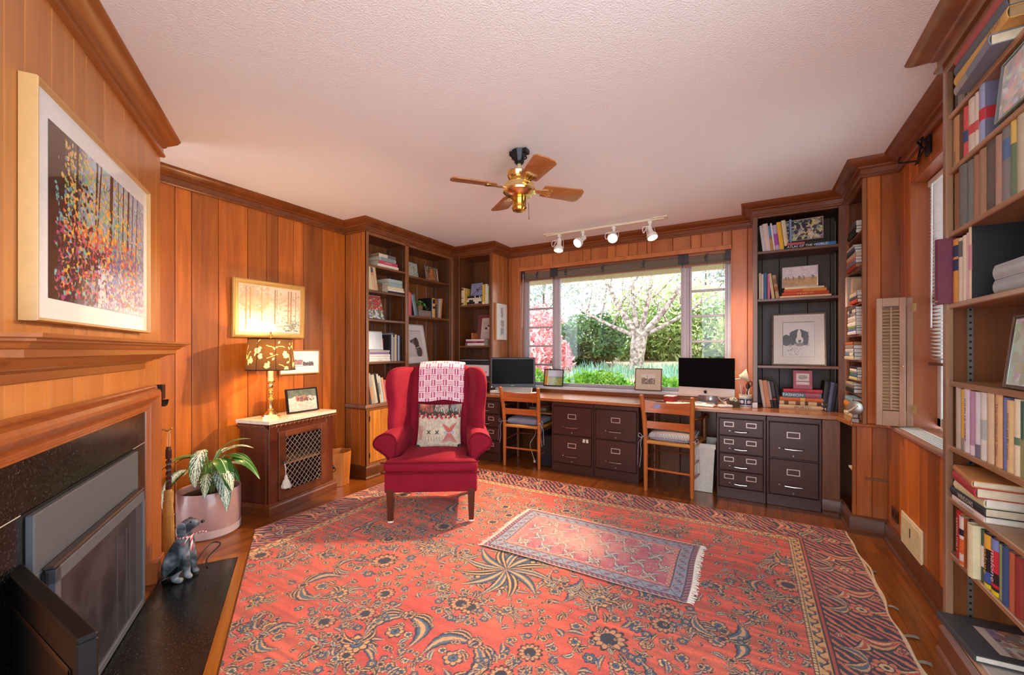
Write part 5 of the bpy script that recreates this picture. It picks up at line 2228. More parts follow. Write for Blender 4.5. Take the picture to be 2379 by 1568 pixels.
# swing arm lamp
t = thing('desk_lamp', 'cream swing-arm desk lamp by the dark bookcase edge', 'lamp', (-.12, 4.30, DZ), 0)
LC = C('e9e0c8', .4)
mb = MB()
mb.lathe([(0, 0), (.07, 0), (.07, .012), (.02, .02), (.0, .02)], -.02, .0, 0, 20)
mb.build('base', LC, t)
mb = MB()
mb.tube([(-.02, 0, .015), (-.15, .0, .20)], .006, 8)
mb.tube([(-.15, 0, .20), (.075, -.06, .236)], .006, 8)
mb.ell(-.15, 0, .20, .012, .012, .012)
mb.build('arm', LC, t)
mb = MB()
mb.M = Matrix.Translation((.07, -.06, .255)) @ Matrix.Rotation(R(78), 4, 'Y')
mb.lathe([(.012, -.035), (.02, -.03), (.028, -.01), (.045, .01), (.062, .035), (.060, .035), (.04, .008), (.0, -.02)], n=20, cap=False)
mb.build('shade', LC, t)
# printer in the narrow bookcase
t = thing('printer', 'white and black printer on the lowest shelf of the bookcase left of the window', 'printer', (-2.853, 4.10, .864), 0)
mb = MB()
mb.box(-.215, .205, .0, .26, .0, .055, 1, .004)
mb.box(-.20, .205, -.03, .26, .055, .185, 0, .008)
mb.build('body', [C('e9e4e4', .4), C('33353a', .45)], t)
mb = MB()
mb.box(-.21, .205, -.02, .26, .19, .232, 0, .006)
mb.box(-.21, .205, -.03, .26, .234, .246, 1, .004)
mb.build('scanner_lid', [C('2e2e32', .35), C('8c8f94', .3)], t)
mb = MB()
mb.box(-.18, -.12, -.045, -.028, .13, .19, 0, .004)
mb.build('control_panel', C('3a3b40', .3), t)
mb = MB()
mb.M = Matrix.Translation((.165, -.0303, .10)) @ Matrix.Rotation(R(90), 4, 'X')
mb.text('OKI', .03, Matrix.Identity(4), 0)
mb.M = Matrix.Translation((-.07, -.0303, .10)) @ Matrix.Rotation(R(90), 4, 'X')
mb.lathe([(.012, 0), (.012, .001), (.008, .001), (.008, 0)], n=16, cap=False)
mb.build('maker_mark', C('4a4c55', .4), t)
# white bin and things under the desk
t = thing('waste_bin', 'white plastic bin under the desk behind the right ladder-back chair', 'bin', (-.36, 4.06, .003), 0)
mb = MB()
mb.prism([(-.08, -.13), (.08, -.13), (.08, .13), (-.08, .13)], 0, .01)
sec = lambda a, b_, z: [(-a, -b_, z), (a, -b_, z), (a, b_, z), (-a, b_, z), (-a, -b_, z)]
mb.grid([sec(.08, .13, 0), sec(.10, .155, .38), sec(.108, .163, .38), sec(.108, .163, .42), sec(.10, .155, .42), sec(.078, .125, .01)])
mb.build('body', C('d8d3c6', .4), t, smooth=20)
mb = MB()
mb.tube(catmull([(-2.16, 4.24, .62), (-2.12, 4.2, .42), (-2.06, 4.12, .30), (-2.09, 4.05, .2), (-2.03, 3.98, .12), (-1.985, 3.95, .05)], 5), .0035, 6)
mb.box(-1.995, -1.972, 3.938, 3.96, .03, .055, 0, .003)
tag(mb.build('power_cable', C('cfc3b4', .5)), 'pale cable with a plug dangling behind the left ladder-back chair', 'cable')
t = thing('keyboard_tray', 'wooden tray with a strut fixed under the desk behind the left chair', 'tray', (-1.98, 4.12, .55), 0)
mb = MB()
mb.box(-.22, .2, -.16, .14, 0, .016, 0, .002)
mb.build('board', wood('7a4a28', 'b0804e', 'x', .8), t)
mb = MB()
mb.tube([(.19, -.03, .14), (.15, 0, .0)], .008, 6)
mb.tube([(-.2, -.03, .14), (-.16, 0, .0)], .008, 6)
mb.build('strut', C('3a2418', .5), t)
mb = MB()
mb.rbox(0, 0, .02, .2, .12, .04, .01, 6)
o = mb.build('cable_box', C('7a6a52', .6)); o.location = (-2.0, 4.1, .567); tag(o, 'brown box on the tray under the desk', 'box')
mb = MB()
mb.box(-.10, .10, -.22, .2, 0, .33, 0, .01)
o = mb.build('computer_tower', C('1a1c20', .4)); o.location = (-1.88, 4.17, .003); tag(o, 'black computer tower in the shadow under the desk', 'computer')

# pencil sharpener on the ledge
t = thing('pencil_sharpener', 'grey metal crank pencil sharpener on the ledge of the right column', 'pencil sharpener', (.612, 3.548, .7385), R(-20))
SH = C('9a968e', .3, .8)
mb = MB()
mb.box(-.022, .022, -.016, .016, 0, .03, 0, .004)
mb.box(-.016, .016, -.012, .012, .03, .06, 0, .004)
mb.build('stand', SH, t)
mb = MB()
mb.M = Matrix.Translation((0, -.03, .10)) @ Matrix.Rotation(R(-90), 4, 'X')
mb.lathe([(0, 0), (.03, .0), (.045, .006), (.047, .05), (.04, .07), (.02, .075), (0, .075)], n=26)
mb.build('drum', SH, t)
mb = MB()
mb.tube([(-.03, -.04, .075), (.012, -.045, .112)], .006, 8)
mb.ell(-.034, -.047, .072, .012, .012, .012, 8, 6)
mb.tube([(.012, -.03, .112), (.012, -.05, .112)], .006, 8)
mb.build('crank', C('d9cdb6', .35, .3), t)

# ================================================================== ceiling fan
FN = thing('ceiling_fan', 'brass ceiling fan with four wooden blades hanging from the ceiling', 'ceiling fan', (-1.243, 2.261, H), 0)
mb = MB()
mb.lathe([(.035, -.001), (.05, -.006), (.042, -.03), (.034, -.05), (.03, -.075), (.022, -.085)], n=9)
mb.box(-.06, -.03, -.025, .025, -.03, -.002, 0, .003)
mb.box(.03, .06, -.025, .025, -.03, -.002, 0, .003)
mb.tube(catmull([(.03, .02, -.03), (.05, .0, -.06), (.02, -.03, -.08), (-.03, -.02, -.06), (-.045, .01, -.03)], 5), .004, 6)
mb.tube(catmull([(-.03, .02, -.02), (-.04, -.02, -.05), (.0, -.04, -.075), (.03, -.01, -.09)], 5), .004, 6)
mb.build('mount', C('2c2a2e', .35, .6), FN)
mb = MB()
mb.tube([(0, 0, -.07), (0, 0, -.17)], .012, 12)
mb.build('downrod', C('d8cc9a', .35, .3), FN)
mb = MB()
mb.M = Matrix.Rotation(R(6), 4, 'Y') @ Matrix.Rotation(R(5), 4, 'X')
mb.lathe([(.07, -.125), (.074, -.128), (.07, -.155), (.058, -.176), (.03, -.19), (.0, -.193)], n=30, cap=False)
o = mb.build('canopy', BRASS, FN)
sd = o.modifiers.new('thick', 'SOLIDIFY'); sd.thickness = .002
mb = MB()
mb.lathe([(.03, -.19), (.06, -.2), (.088, -.208), (.094, -.214), (.094, -.222), (.098, -.226), (.098, -.244), (.102, -.25), (.1, -.262), (.085, -.275), (.06, -.288), (.045, -.292)], n=36)
mb.build('motor_housing', BRASS, FN)
mb = MB()
mb.lathe([(.045, -.288), (.047, -.30), (.043, -.306), (.043, -.352), (.046, -.355), (.046, -.362), (.04, -.374), (.02, -.378), (0, -.378)], n=28)
mb.build('switch_housing', C('cfa24a', .2, 1.0, 0, .03), FN)
mb = MB()
mb.tube([(.048, .02, -.33), (.055, .022, -.335), (.056, .023, -.42)], .0015, 5)
mb.ell(.056, .023, -.425, .003, .003, .006, 6, 4)
mb.build('pull_chain', C('5a5048', .3, .8), FN)
BLW = wood('8a4a1e', 'bd7a3e', 'x', 1.3, .35, .35, .1)
yaw = R(29.8)
a0 = math.atan2(.135, .395)
for k in range(4):
    ang = yaw + a0 + k * PI / 2
    mb = MB()
    mb.M = Matrix.Rotation(ang, 4, 'Z') @ Matrix.Translation((0, 0, -.232)) @ Matrix.Rotation(R(-13), 4, 'X')
    ol = [(.155, -.05), (.17, -.055), (.405, -.068), (.424, -.05), (.432, .0), (.424, .05), (.405, .068), (.17, .055), (.155, .05), (.148, 0)]
    mb.pad(ol, -.004, .004, .002, k=2)
    bl = mb.build('blade', BLW, FN)
    mb = MB()
    mb.M = Matrix.Rotation(ang, 4, 'Z') @ Matrix.Translation((0, 0, -.232)) @ Matrix.Rotation(R(-13), 4, 'X')
    for (y0, y1) in ((-.032, -.014), (.014, .032), (-.006, .006)):
        mb.prism([(.13, y0 * .5), (.20, y0), (.215, y0), (.215, y1), (.20, y1), (.13, y1 * .5)], -.010, -.0045)
    mb.prism([(.195, -.042), (.205, -.036), (.205, .036), (.195, .042), (.185, .03), (.185, -.03)], -.010, -.0045)
    mb.prism([(.09, -.012), (.14, -.02), (.14, .02), (.09, .012)], -.012, -.0045)
    mb.build('blade_iron', BRASS, bl)

# ================================================================== track lights
TR = thing('track_light', 'white ceiling track with four lit spot heads above the window', 'track light', (-1.29, 4.05, H), 0)
TW = C('e9dcc0', .4)
mb = MB()
mb.box(-.60, .60, -.017, .017, -.022, -.001, 0, .003)
mb.build('track', TW, TR)
for (a, b_) in ((-.625, -.5), (.5, .63)):
    mb = MB()
    mb.box(a, b_, -.045, .045, -.012, -.0005, 0, .003)
    mb.build('end_cap', TW, TR)
HW = C('f1ece4', .35)
for (hx, hy, tx, ty, tz) in ((-.455, 0, 0, -.25, -1), (-.195, 0, -.35, -.75, -.6), (.125, 0, .1, -.8, -.6), (.47, 0, .3, -.25, -.9)):
    mb = MB()
    mb.lathe([(.022, -.024), (.022, -.045), (.012, -.05), (.012, -.07), (0, -.07)], hx, hy, 0, 16)
    hd = mb.build('spot_head', HW, TR)
    d = Vector((tx, ty, tz)).normalized()
    base = Vector((hx, hy, -.072))
    c0 = Vector((hx, hy, -.10)) + d * .0
    q = d.to_track_quat('Z', 'Y').to_matrix().to_4x4()
    mb = MB()
    mb.M = Matrix.Translation(c0) @ q
    mb.lathe([(.02, -.035), (.024, -.03), (.024, .03), (.03, .04), (.046, .062), (.05, .075), (.05, .095), (.044, .098), (.044, .09), (.02, .05), (0, .05)], n=22)
    mb.build('lamp_can', HW, hd)
    mb = MB()
    mb.M = Matrix.Translation(c0) @ q
    mb.lathe([(0, .09), (.043, .088)], n=20, cap=False)
    mb.build('bulb_face', emis('ffe6bf', 22), hd)
    side = d.cross(Vector((0, 0, 1))).normalized()
    mb = MB()
    for sg in (-1, 1):
        mb.tube([base + side * .002, base + side * .045 * sg, c0 + side * .054 * sg + d * .075], .003, 6, flat=.6)
    mb.tube(catmull([base + side * .02, base + side * .075 + Vector((0, -.02, -.02)), base + side * .07 + Vector((0, -.01, -.07)), c0 + side * .03 - d * .02], 5), .004, 6)
    mb.build('yoke', HW, hd)
# ================================================================== books
PAGE = C('d8c9ab', .85, 0, 0, .1)
PAGEW = C('e9e0d2', .85, 0, 0, .08)
PAGEB = C('a8845c', .85, 0, 0, .1)
ORD = ['first', 'second', 'third', 'fourth', 'fifth', 'sixth', 'seventh', 'eighth', 'ninth', 'tenth', 'eleventh', 'twelfth', 'thirteenth', 'fourteenth', 'fifteenth', 'sixteenth']


def book(c, t, h, d, M, label, group, bands=(), text=None, tcol='f0e6d8', tsize=None, flat=False, pages=PAGE, side=None, rough=.6, tpos=.5, cover=None):
    """hardback: spine at local y=0 looking to -y, thickness along x, height along z"""
    mats = [C(c, rough)]
    idx = {c: 0}

    def mi(col):
        if col not in idx:
            idx[col] = len(mats)
            mats.append(C(col, rough))
        return idx[col]
    mb = MB()
    bt = min(.0028, t * .2)
    mb.box(0, bt, .003, d, 0, h, mi(side) if side else 0, .0006, .5)
    mb.box(t - bt, t, .003, d, 0, h, mi(side) if side else 0, .0006, .5)
    # gently rounded spine
    k = 6
    bul = min(.006, t * .16)
    P = []
    for i in range(k + 1):
        f = -1 + 2 * i / k
        P.append((t / 2 + f * t / 2, .004 - bul * (1 - f * f)))
    G = [[(p[0], p[1], z) for z in (0, h)] for p in P]
    Q = [[(p[0], p[1] + .003, z) for z in (0, h)] for p in P]
    mb.grid(G)
    mb.grid(Q)
    for z in (0, h):
        vs = [(p[0], p[1], z) for p in P] + [(p[0], p[1] + .003, z) for p in reversed(P)]
        mb.add(vs, [tuple(range(len(vs)))])
    for (z0, z1, col) in bands:
        mb.grid([[(p[0], p[1] - .0006, z) for z in (z0 * h, z1 * h)] for p in P], mi(col))
    if cover:
        (y0, y1, z0, z1, col) = cover
        mb.box(t - .0001, t + .0006, y0 * d, y1 * d, z0 * h, z1 * h, mi(col))
    if text:
        s = tsize or t * .55
        if flat:   # reads left to right when the book lies on its side
            Mt = Matrix(((0, -1, 0, t / 2), (0, 0, -1, .004 - bul - .0009), (1, 0, 0, h * tpos), (0, 0, 0, 1)))
        else:
            Mt = Matrix(((0, 1, 0, t / 2), (0, 0, -1, .004 - bul - .0009), (-1, 0, 0, h * tpos), (0, 0, 0, 1)))
        mb.text(text, s, Mt, mi(tcol))
    o = mb.build('book', mats, None, smooth=40)
    o.matrix_world = M
    tag(o, label, 'book', group)
    mb = MB()
    e = min(.003, h * .03)
    mb.box(bt + .0002, t - bt - .0002, .007, d - .004, e, h - e)
    mb.build('page_block', pages, o, smooth=0)
    return o


def row(root, x, z, y, specs, where, group, lean=0.0):
    """books standing side by side; lean in degrees, positive tips to the right"""
    n = len(specs)
    for i, s in enumerate(specs):
        s = dict(s)
        t, h, d = s['t'], s['h'], s.get('d', .17)
        a = R(s.get('lean', lean))
        x += s.get('gap', 0) + .0012
        lift = t * math.sin(a) if a > 0 else 0
        M = root.matrix_basis @ Matrix.Translation((x, y + s.get('y', 0), z + .0004 + lift)) @ Matrix.Rotation(a, 4, 'Y')
        pos = (ORD[i] + ' from left ') if n > 1 else ''
        book(s['c'], t, h, d, M, s['k'] + ' book, ' + pos + where, group, s.get('b', ()), s.get('tx'), s.get('tc', 'f0e6d8'), s.get('ts'), False, s.get('p', PAGE), s.get('side'), s.get('r', .6), s.get('tp', .5), s.get('cv'))
        x += t / math.cos(a)
    return x


def pile(root, x, z, y, specs, where, group, yaw=0):
    """books lying flat, bottom one first, spines to the front"""
    n = len(specs)
    for i, s in enumerate(specs):
        s = dict(s)
        t, h, d = s['t'], s['h'], s.get('d', .17)
        M = root.matrix_basis @ Matrix.Translation((x + s.get('x', 0), y + s.get('y', 0), z + t + .0006)) @ Matrix.Rotation(R(yaw + s.get('a', 0)), 4, 'Z') @ Matrix.Rotation(R(90), 4, 'Y')
        if n == 1:
            pos = ''
        elif i == 0:
            pos = 'bottom of the pile '
        elif i == n - 1:
            pos = 'topmost of the pile '
        else:
            pos = ORD[i] + ' up in the pile '
        book(s['c'], t, h, d, M, s['k'] + ' book, ' + pos + where, group, s.get('b', ()), s.get('tx'), s.get('tc', 'f0e6d8'), s.get('ts'), True, s.get('p', PAGE), s.get('side'), s.get('r', .6), s.get('tp', .5), s.get('cv'))
        z += t + .0008
    return z


def B(k, c, t, h, **kw):
    return dict(k=k, c=c, t=t, h=h, **kw)


for r_ in (LB, RT, RB, RI, NB):
    r_.matrix_basis = Matrix.Translation(r_.location) @ Matrix.Rotation(r_.rotation_euler.z, 4, 'Z')

# ---------------- left bookcase, narrow bay
pile(LB, .155, 2.05, .02, [B('cream', 'e9dfd0', .03, .28), B('pink-red', 'c84a5c', .032, .25, tx='CONTEMPORARY', ts=.012, x=.015), B('pale teal', 'a9bab6', .034, .225, x=.02, b=[(.1, .9, '8a9a96')]), B('cream and charcoal', 'd9d2c4', .034, .225, x=.018, b=[(.5, 1, '6e6a68')], p=PAGEB)],
     'on the top shelf of the left bay', 'books on the top left shelf')
row(LB, .05, 1.805, .015, [B('cream', 'e2cfa4', .022, .215, lean=-9), B('pale cream', 'dcc9a6', .022, .225), B('orange and cream', 'd98a54', .026, .235, b=[(.72, .92, '4a4a52'), (.0, .6, 'e0b080')]), B('wide tan', 'c9ae86', .034, .24)],
    'in the leaning row on the second left shelf', 'books on the second left shelf', -9)
pile(LB, .30, 1.805, .03, [B('black and white', 'e8e4da', .02, .225, b=[(0, 1, '2a2a2c')], y=-.01, x=-.01), B('white', 'ece6da', .018, .23, y=-.01, x=-.008), B('cream yellow', 'e2d5a6', .03, .225, x=-.005), B('pale teal', '9db3b0', .038, .195, x=.005), B('pale blue with white top', 'b9c6c6', .036, .195, x=.003, b=[(0, 1, 'a8b9ba')])],
     'on the second left shelf', 'books on the second left shelf')
pile(LB, .228, 1.805, .10, [B('brown', '8a5a34', .034, .06, d=.14, p=PAGEB), B('tan brown', '94643a', .03, .06, d=.14, p=PAGEB), B('dark tan', '7d5230', .034, .06, d=.14, p=PAGEB)], 'back of second left shelf', 'books on the second left shelf')
zt = pile(LB, .045, 1.11, .01, [B('white and green', 'e4e4e0', .024, .27, tx='GARDENS', ts=.012, tc='4a7a4a'), B('white', 'e9e8e6', .022, .265), B('white with green line', 'dfe2dc', .024, .265, b=[(0, 1, 'd8ded4')]), B('violet-edged', 'cdbcd6', .018, .25, b=[(.02, .98, '8a6aa0')]), B('grey', 'b4b2b4', .02, .26)],
     'on the fourth left shelf', 'books on the fourth left shelf')
row(LB, .325, 1.11, .03, [B('black', '26262a', .022, .27), B('white-edged black', '3a3a3e', .018, .27, b=[(.0, 1, 'c9cccc')]), B('grey', 'a9a6a4', .022, .29, b=[(.85, 1, '3a3638')], gap=.004), B('cream', 'e0c79a', .024, .275, gap=.002), B('navy and white', '2f4a6a', .014, .27), B('pale blue', 'a4b4cc', .022, .265, gap=.002), B('dark green', '2c3a30', .012, .25)],
    'on the fourth left shelf', 'books on the fourth left shelf')
pile(LB, .20, 1.2385, .13, [], '', '')
row(LB, .29, 1.11, .13, [B('big dark-blue and rust', '34506a', .02, .29, d=.12, side='34506a')], 'standing behind the pile on the fourth left shelf', 'books on the fourth left shelf')
row(LB, .085, .70, .02, [B('grey picture', '9a948e', .036, .30, b=[(.15, .55, 'b98f6a')]), B('grey', 'b9b2a2', .04, .285, tx='DICTIONARY', tc='f0ece0', ts=.024), B('black', '1c1c1e', .024, .30, gap=.002), B('cream patterned', 'cfc4b4', .022, .29, b=[(.3, .7, '8a8478')]), B('pale blue', 'b4cfd2', .022, .27), B('salmon pink', 'e0a088', .03, .25, gap=.002), B('rose pink', 'd8707a', .024, .225, gap=.004)],
    'leaning on the counter of the left bookcase', 'books on the left counter', -11)
pile(LB, .40, .70, .03, [B('white', 'e6e2de', .026, .20), B('pink-edged', 'e0c2cc', .022, .20), B('lilac', 'dcc8da', .02, .195), B('white and grey', 'dedcd8', .026, .195), B('pale', 'e6dfd8', .022, .19)],
     'behind the red chair wing', 'books on the left counter')
mb = MB()
mb.lathe([(0, 0), (.028, .0), (.046, .016), (.052, .04), (.044, .068), (.022, .088), (.01, .1), (.006, .118), (0, .12)], n=22)
o = mb.build('red_bottle', C('c8141a', .2, 0, .4)); o.matrix_world = LB.matrix_basis @ Matrix.Translation((.445, .09, .70 + .1225))
tag(o, 'red glass pear-shaped ornament on a pile of white books on the left counter', 'ornament')
# wide bay
row(LB, .572, 1.60, .02, [B('coral pink', 'd86a66', .042, .245), B('thin rose', 'c05a6a', .014, .235), B('black and grey', '2c3032', .026, .225, lean=-14, b=[(0, 1, '8a9698')], gap=.045), B('teal blue', '5f7c84', .026, .235, lean=-14)],
    'in row beside small ivy, middle wide shelf', 'books on the middle wide shelf')
row(LB, .955, 1.60, .03, [B('black', '14161a', .016, .225, d=.2, side='15171c'), B('thin grey', 'a4a29a', .014, .225), B('orange and cream', 'd9a256', .042, .225, b=[(.72, .95, '1c1a1a'), (.46, .58, '1c1a1a')]), B('rust and black', 'b4602a', .026, .22, b=[(0, .7, '2a2622')]), B('brown', '7a5c46', .026, .22), B('pale grey-blue', 'aab2b4', .026, .228, lean=5), B('tan', 'cf8a52', .028, .235, lean=6)],
    'in row right of small ivy', 'books on the middle wide shelf')
t = thing('cigar_box', 'flat grey box under the small ivy on the middle wide shelf', 'box', (0, 0, 0))
t.matrix_basis = LB.matrix_basis @ Matrix.Translation((.76, .03, 1.6005))
mb = MB(); mb.box(0, .20, 0, .14, 0, .058, 0, .003); mb.build('body', C('8a7a72', .5), t)
mb = MB(); mb.box(0, .20, -.001, .141, .059, .07, 0, .002); mb.build('lid', C('94847a', .5), t)
mb = MB()
mb.v = []
mb.M = Matrix.Translation((.155, -.0012, .035)) @ Matrix.Rotation(R(90), 4, 'X')
mb.lathe([(.012, 0), (.0, .0004)], n=14, cap=False); mb.build('seal', C('b48a5c', .5), t)
t = thing('small_ivy', 'small ivy in a woven brown pot on the grey box', 'potted plant')
t.matrix_basis = LB.matrix_basis @ Matrix.Translation((.815, .08, 1.6715))
mb = MB()
mb.lathe([(0, 0), (.026, 0), (.036, .014), (.038, .035), (.032, .05), (.028, .05), (.028, .02), (0, .02)], n=18)
for k in range(6):
    z = .006 + k * .008
    r_ = .03 + .009 * math.sin(PI * (k + .5) / 6)
    mb.tube([(r_ * math.cos(a), r_ * math.sin(a), z) for a in np.linspace(0, 2 * PI, 19)], .003, 5, caps=False)
mb.build('pot', wood('6a4a30', 'a87e56', 'x', 3, .7, 0, .2), t)
mb = MB()
for k in range(90):
    a, r_ = rnd.random() * 6.28, rnd.random() ** .6 * .062
    z = .05 + rnd.random() * .075 * (1 - r_ / .09)
    if k < 18:
        r_ = .05 + k * .004; a = R(-20) + (k % 3 - 1) * .25; z = .07 - k * .003
    c = Vector((r_ * math.cos(a), r_ * math.sin(a), z))
    s_ = .009 + rnd.random() * .006
    e1 = Vector((rnd.random() - .5, rnd.random() - .5, rnd.random() * .6)).normalized()
    e2 = e1.cross(Vector((rnd.random() - .5, rnd.random() - .5, 1))).normalized()
    mb.add([c - e1 * s_, c + e2 * s_ * .7, c + e1 * s_, c - e2 * s_ * .7], [(0, 1, 2, 3)], k % 2)
mb.build('leaves', [C('4f8a3a', .5), C('7fae58', .5)], t, smooth=0)
mb = MB()
for k in range(12):
    a = k * .55
    mb.tube(catmull([(0, 0, .03), (.02 * math.cos(a), .02 * math.sin(a), .08), (.045 * math.cos(a), .045 * math.sin(a), .1)], 3), .0012, 4)
mb.build('stems', C('6a7a3a', .6), t)

# ---------------- bookcase left of the window
row(RT, .098, 1.765, .02, [B('cream with brown lettering', 'e0c79c', .036, .215, b=[(.05, .15, '6a3a24'), (.85, .97, '8a3a2a'), (.4, .44, '8a5a3a')]), B('pale yellow', 'e2cf9a', .016, .205), B('mustard yellow', 'c2a23a', .03, .195, side='c2a23a')],
    'left of the bird photograph', 'books on the top shelf by the window')
row(RT, .405, 1.765, .02, [B('yellow', 'd2b23a', .03, .235, b=[(.0, .12, 'e6d69a')]), B('cream', 'e0cca4', .034, .235, gap=.006), B('pale green', 'c3d2b2', .016, .21)],
    'right of the bird photograph', 'books on the top shelf by the window')
ztop = pile(RT, .198, 1.765, .015, [B('rose', '9c5a4a', .012, .19, x=.01), B('black', '1c1a1a', .024, .205, x=-.005, b=[(.55, .8, 'e6e0d2')]), B('cream and black', 'e6dcc4', .022, .21, x=-.01, b=[(.15, .45, '1a1818')]), B('cream', 'dcc9a2', .022, .195), B('black titled', '16161a', .022, .19, b=[(.55, .62, 'e8e2d8'), (.9, .96, 'e8e2d8')])],
     'under the bird photograph', 'books on the top shelf by the window')
pile(RT, .165, 1.277, .02, [B('cream', 'e6dcd6', .03, .27, b=[(.02, .1, '7a3a4a')]), B('maroon', '8f2a4a', .022, .262, x=.004, tx='ANTIQUES', ts=.012), B('white', 'e2dcda', .022, .26, x=.006)],
     'under the framed certificate', 'books on the second shelf by the window')
row(RT, .24, 1.277 + .0775, .03, [B('small orange-brown', 'b5652a', .02, .075, d=.12)], 'before the framed certificate', 'books on the second shelf by the window')

# ---------------- dark bookcase, right of the window
row(RB, .072, 2.06, .03, [B('pale grey', 'cfc6c6', .02, .225), B('pinkish cream', 'd9c3bd', .04, .235), B('blue picture', '4f8ab0', .016, .215, b=[(0, .45, 'c98a3a'), (.45, .55, 'a85a30')]), B('white', 'e2d8d2', .012, .235), B('lilac', 'c2a6c8', .03, .215, b=[(.2, .65, 'a04a9a')]), B('bright yellow', 'e9b41e', .03, .235), B('cream', 'dcc9a4', .03, .245, gap=.002), B('sky blue', '7a9cc2', .014, .245, lean=-2, gap=.008)],
    'on dark bookcase\'s top shelf', 'books on dark bookcase\'s top shelf', -6.5)
zat = pile(RB, .225, 2.06, .02, [B('black atlas', '16181c', .028, .345, d=.22, tx='ATLAS OF THE WORLD', ts=.026, tc='f2f0ee', tp=.46, b=[(.62, 1, '3f7ab0')]), B('rose and black', '1d1a1c', .020, .27, d=.2, x=.02, b=[(.0, .45, 'c05a62')]), B('black', '141416', .010, .24, d=.18, x=.05)],
     'on dark bookcase\'s top shelf', 'books on dark bookcase\'s top shelf')
row(RB, .044, 1.655, .03, [B('cream', 'dcc4a4', .016, .225), B('pinkish white', 'e0c9bd', .016, .215), B('blue', '3f7090', .024, .222), B('rose pink', 'd06a90', .018, .21, gap=.003), B('cream leaning', 'd6bd94', .022, .215, lean=-7, gap=.012), B('flowered tan', 'bd9468', .026, .20, lean=-8, gap=.006, b=[(.3, .5, 'a85a3a'), (.6, .85, '8a6a44')])],
    'on dark bookcase\'s second shelf', 'books on dark bookcase\'s second shelf')
zbest = pile(RB, .195, 1.655, .02, [B('cream', 'dcb288', .016, .345, d=.22), B('red', 'b43a22', .026, .315, d=.22, x=.015, tx='THE BEST OF', tc='e2b25a', ts=.019), B('orange', 'd2822e', .026, .285, d=.2, x=.03, b=[(0, .45, 'c05a2a')]), B('pale cream', 'e2cfb4', .014, .265, d=.2, x=.035)],
     'on dark bookcase\'s second shelf', 'books on dark bookcase\'s second shelf')
row(RB, .075, .735, .03, [B('cream', 'd8c0a8', .022, .235), B('salmon', 'd8926c', .034, .23), B('grey and black', '3a3638', .018, .225, b=[(.3, 1, 'a8a29e')]), B('black and red', '18161a', .026, .22, b=[(.30, .36, 'c03034'), (.45, 1, '4a464c')], gap=.002), B('charcoal', '2a282e', .02, .2, gap=.003)],
    'at foot of dark bookcase', 'books at the bottom of the dark bookcase', -8)
zf = pile(RB, .19, .735, .012, [B('cream', 'd9b48c', .036, .315, d=.23, tx='SPORTS!', tc='4a3a34', ts=.03), B('brown and cream picture', 'd2b286', .03, .315, d=.23, x=.003, b=[(.1, .2, '5a3a20'), (.35, .45, '6a4a2c'), (.55, .62, '4a3018'), (.8, .9, '5a3a24')]), B('orange-red', 'd0683a', .03, .315, d=.23, x=.004, b=[(.45, .55, 'e6b45a')]), B('blue', '4f7d90', .038, .265, d=.21, x=.022, tx='FASHION', tc='e6eef0', ts=.034, tp=.28, b=[(.6, .95, 'a45a6a')]), B('rose red', 'b83a4a', .028, .262, d=.21, x=.03, tx='WORN', tc='3a1a20', ts=.016)],
     'at foot of dark bookcase', 'books at the bottom of the dark bookcase')
row(RB, .47, .735, .012, [B('tall black picture', '1b1d22', .036, .235, d=.2, b=[(.1, .9, '2c3036')]), B('slate blue', '5d6684', .026, .23, d=.2), B('black', '121318', .022, .225, d=.2), B('glossy black', '16171c', .020, .215, d=.2)],
    'at the right end of the dark bookcase', 'books at the bottom of the dark bookcase', 7)

# ---------------- narrow bookcase on the right: piles
pile(RI, .13, RIZ[0], -.01, [B('black with green', '1c1f1c', .03, .27, p=PAGEW, b=[(.3, .7, '3f4a34')]), B('black', '23221f', .024, .255, y=.005, p=PAGEW), B('grey', '5a524a', .04, .245, y=.005, p=PAGEW)], 'on narrow bookcase\'s top shelf', 'books in the narrow right bookcase')
pile(RI, .12, RIZ[1], -.012, [B('red and orange', 'b84a30', .03, .28, p=PAGEB), B('blue and white', '8a96b4', .024, .285, p=PAGEW), B('coral', 'd8826a', .02, .28, p=PAGEW), B('cream', 'dcc2a0', .03, .285), B('navy', '3a4258', .022, .26, p=PAGEW), B('grey-blue', '6a7488', .022, .25, p=PAGEW), B('white', 'd8d2cc', .016, .22, p=PAGEW)], 'on narrow bookcase\'s second shelf', 'books in the narrow right bookcase')
row(RI, .06, RIZ[2], -.012, [B('white', 'dcd2d2', .03, .225, side='c9c2c0'), B('cream', 'd8b890', .026, .22), B('grey striped', 'a49c94', .02, .21), B('pale tan', 'd0b088', .05, .20, y=.02)], 'on narrow bookcase\'s third shelf', 'books in the narrow right bookcase')
pile(RI, .22, RIZ[2], -.012, [B('red', 'c43a24', .026, .24, p=PAGEW, tx='BIRDS', ts=.014), B('black and grey', '4a464a', .022, .23, p=PAGEW), B('pale', 'd8ccc2', .026, .22, p=PAGEW), B('tan', 'b8946c', .012, .21, p=PAGEW)], 'before the green book of narrow bookcase', 'books in the narrow right bookcase')
row(RI, .33, RIZ[2] + .092, .05, [B('dark green', '3f5a34', .03, .10, d=.12, side='44603a')], 'standing on the third-shelf pile of narrow bookcase', 'books in the narrow right bookcase')
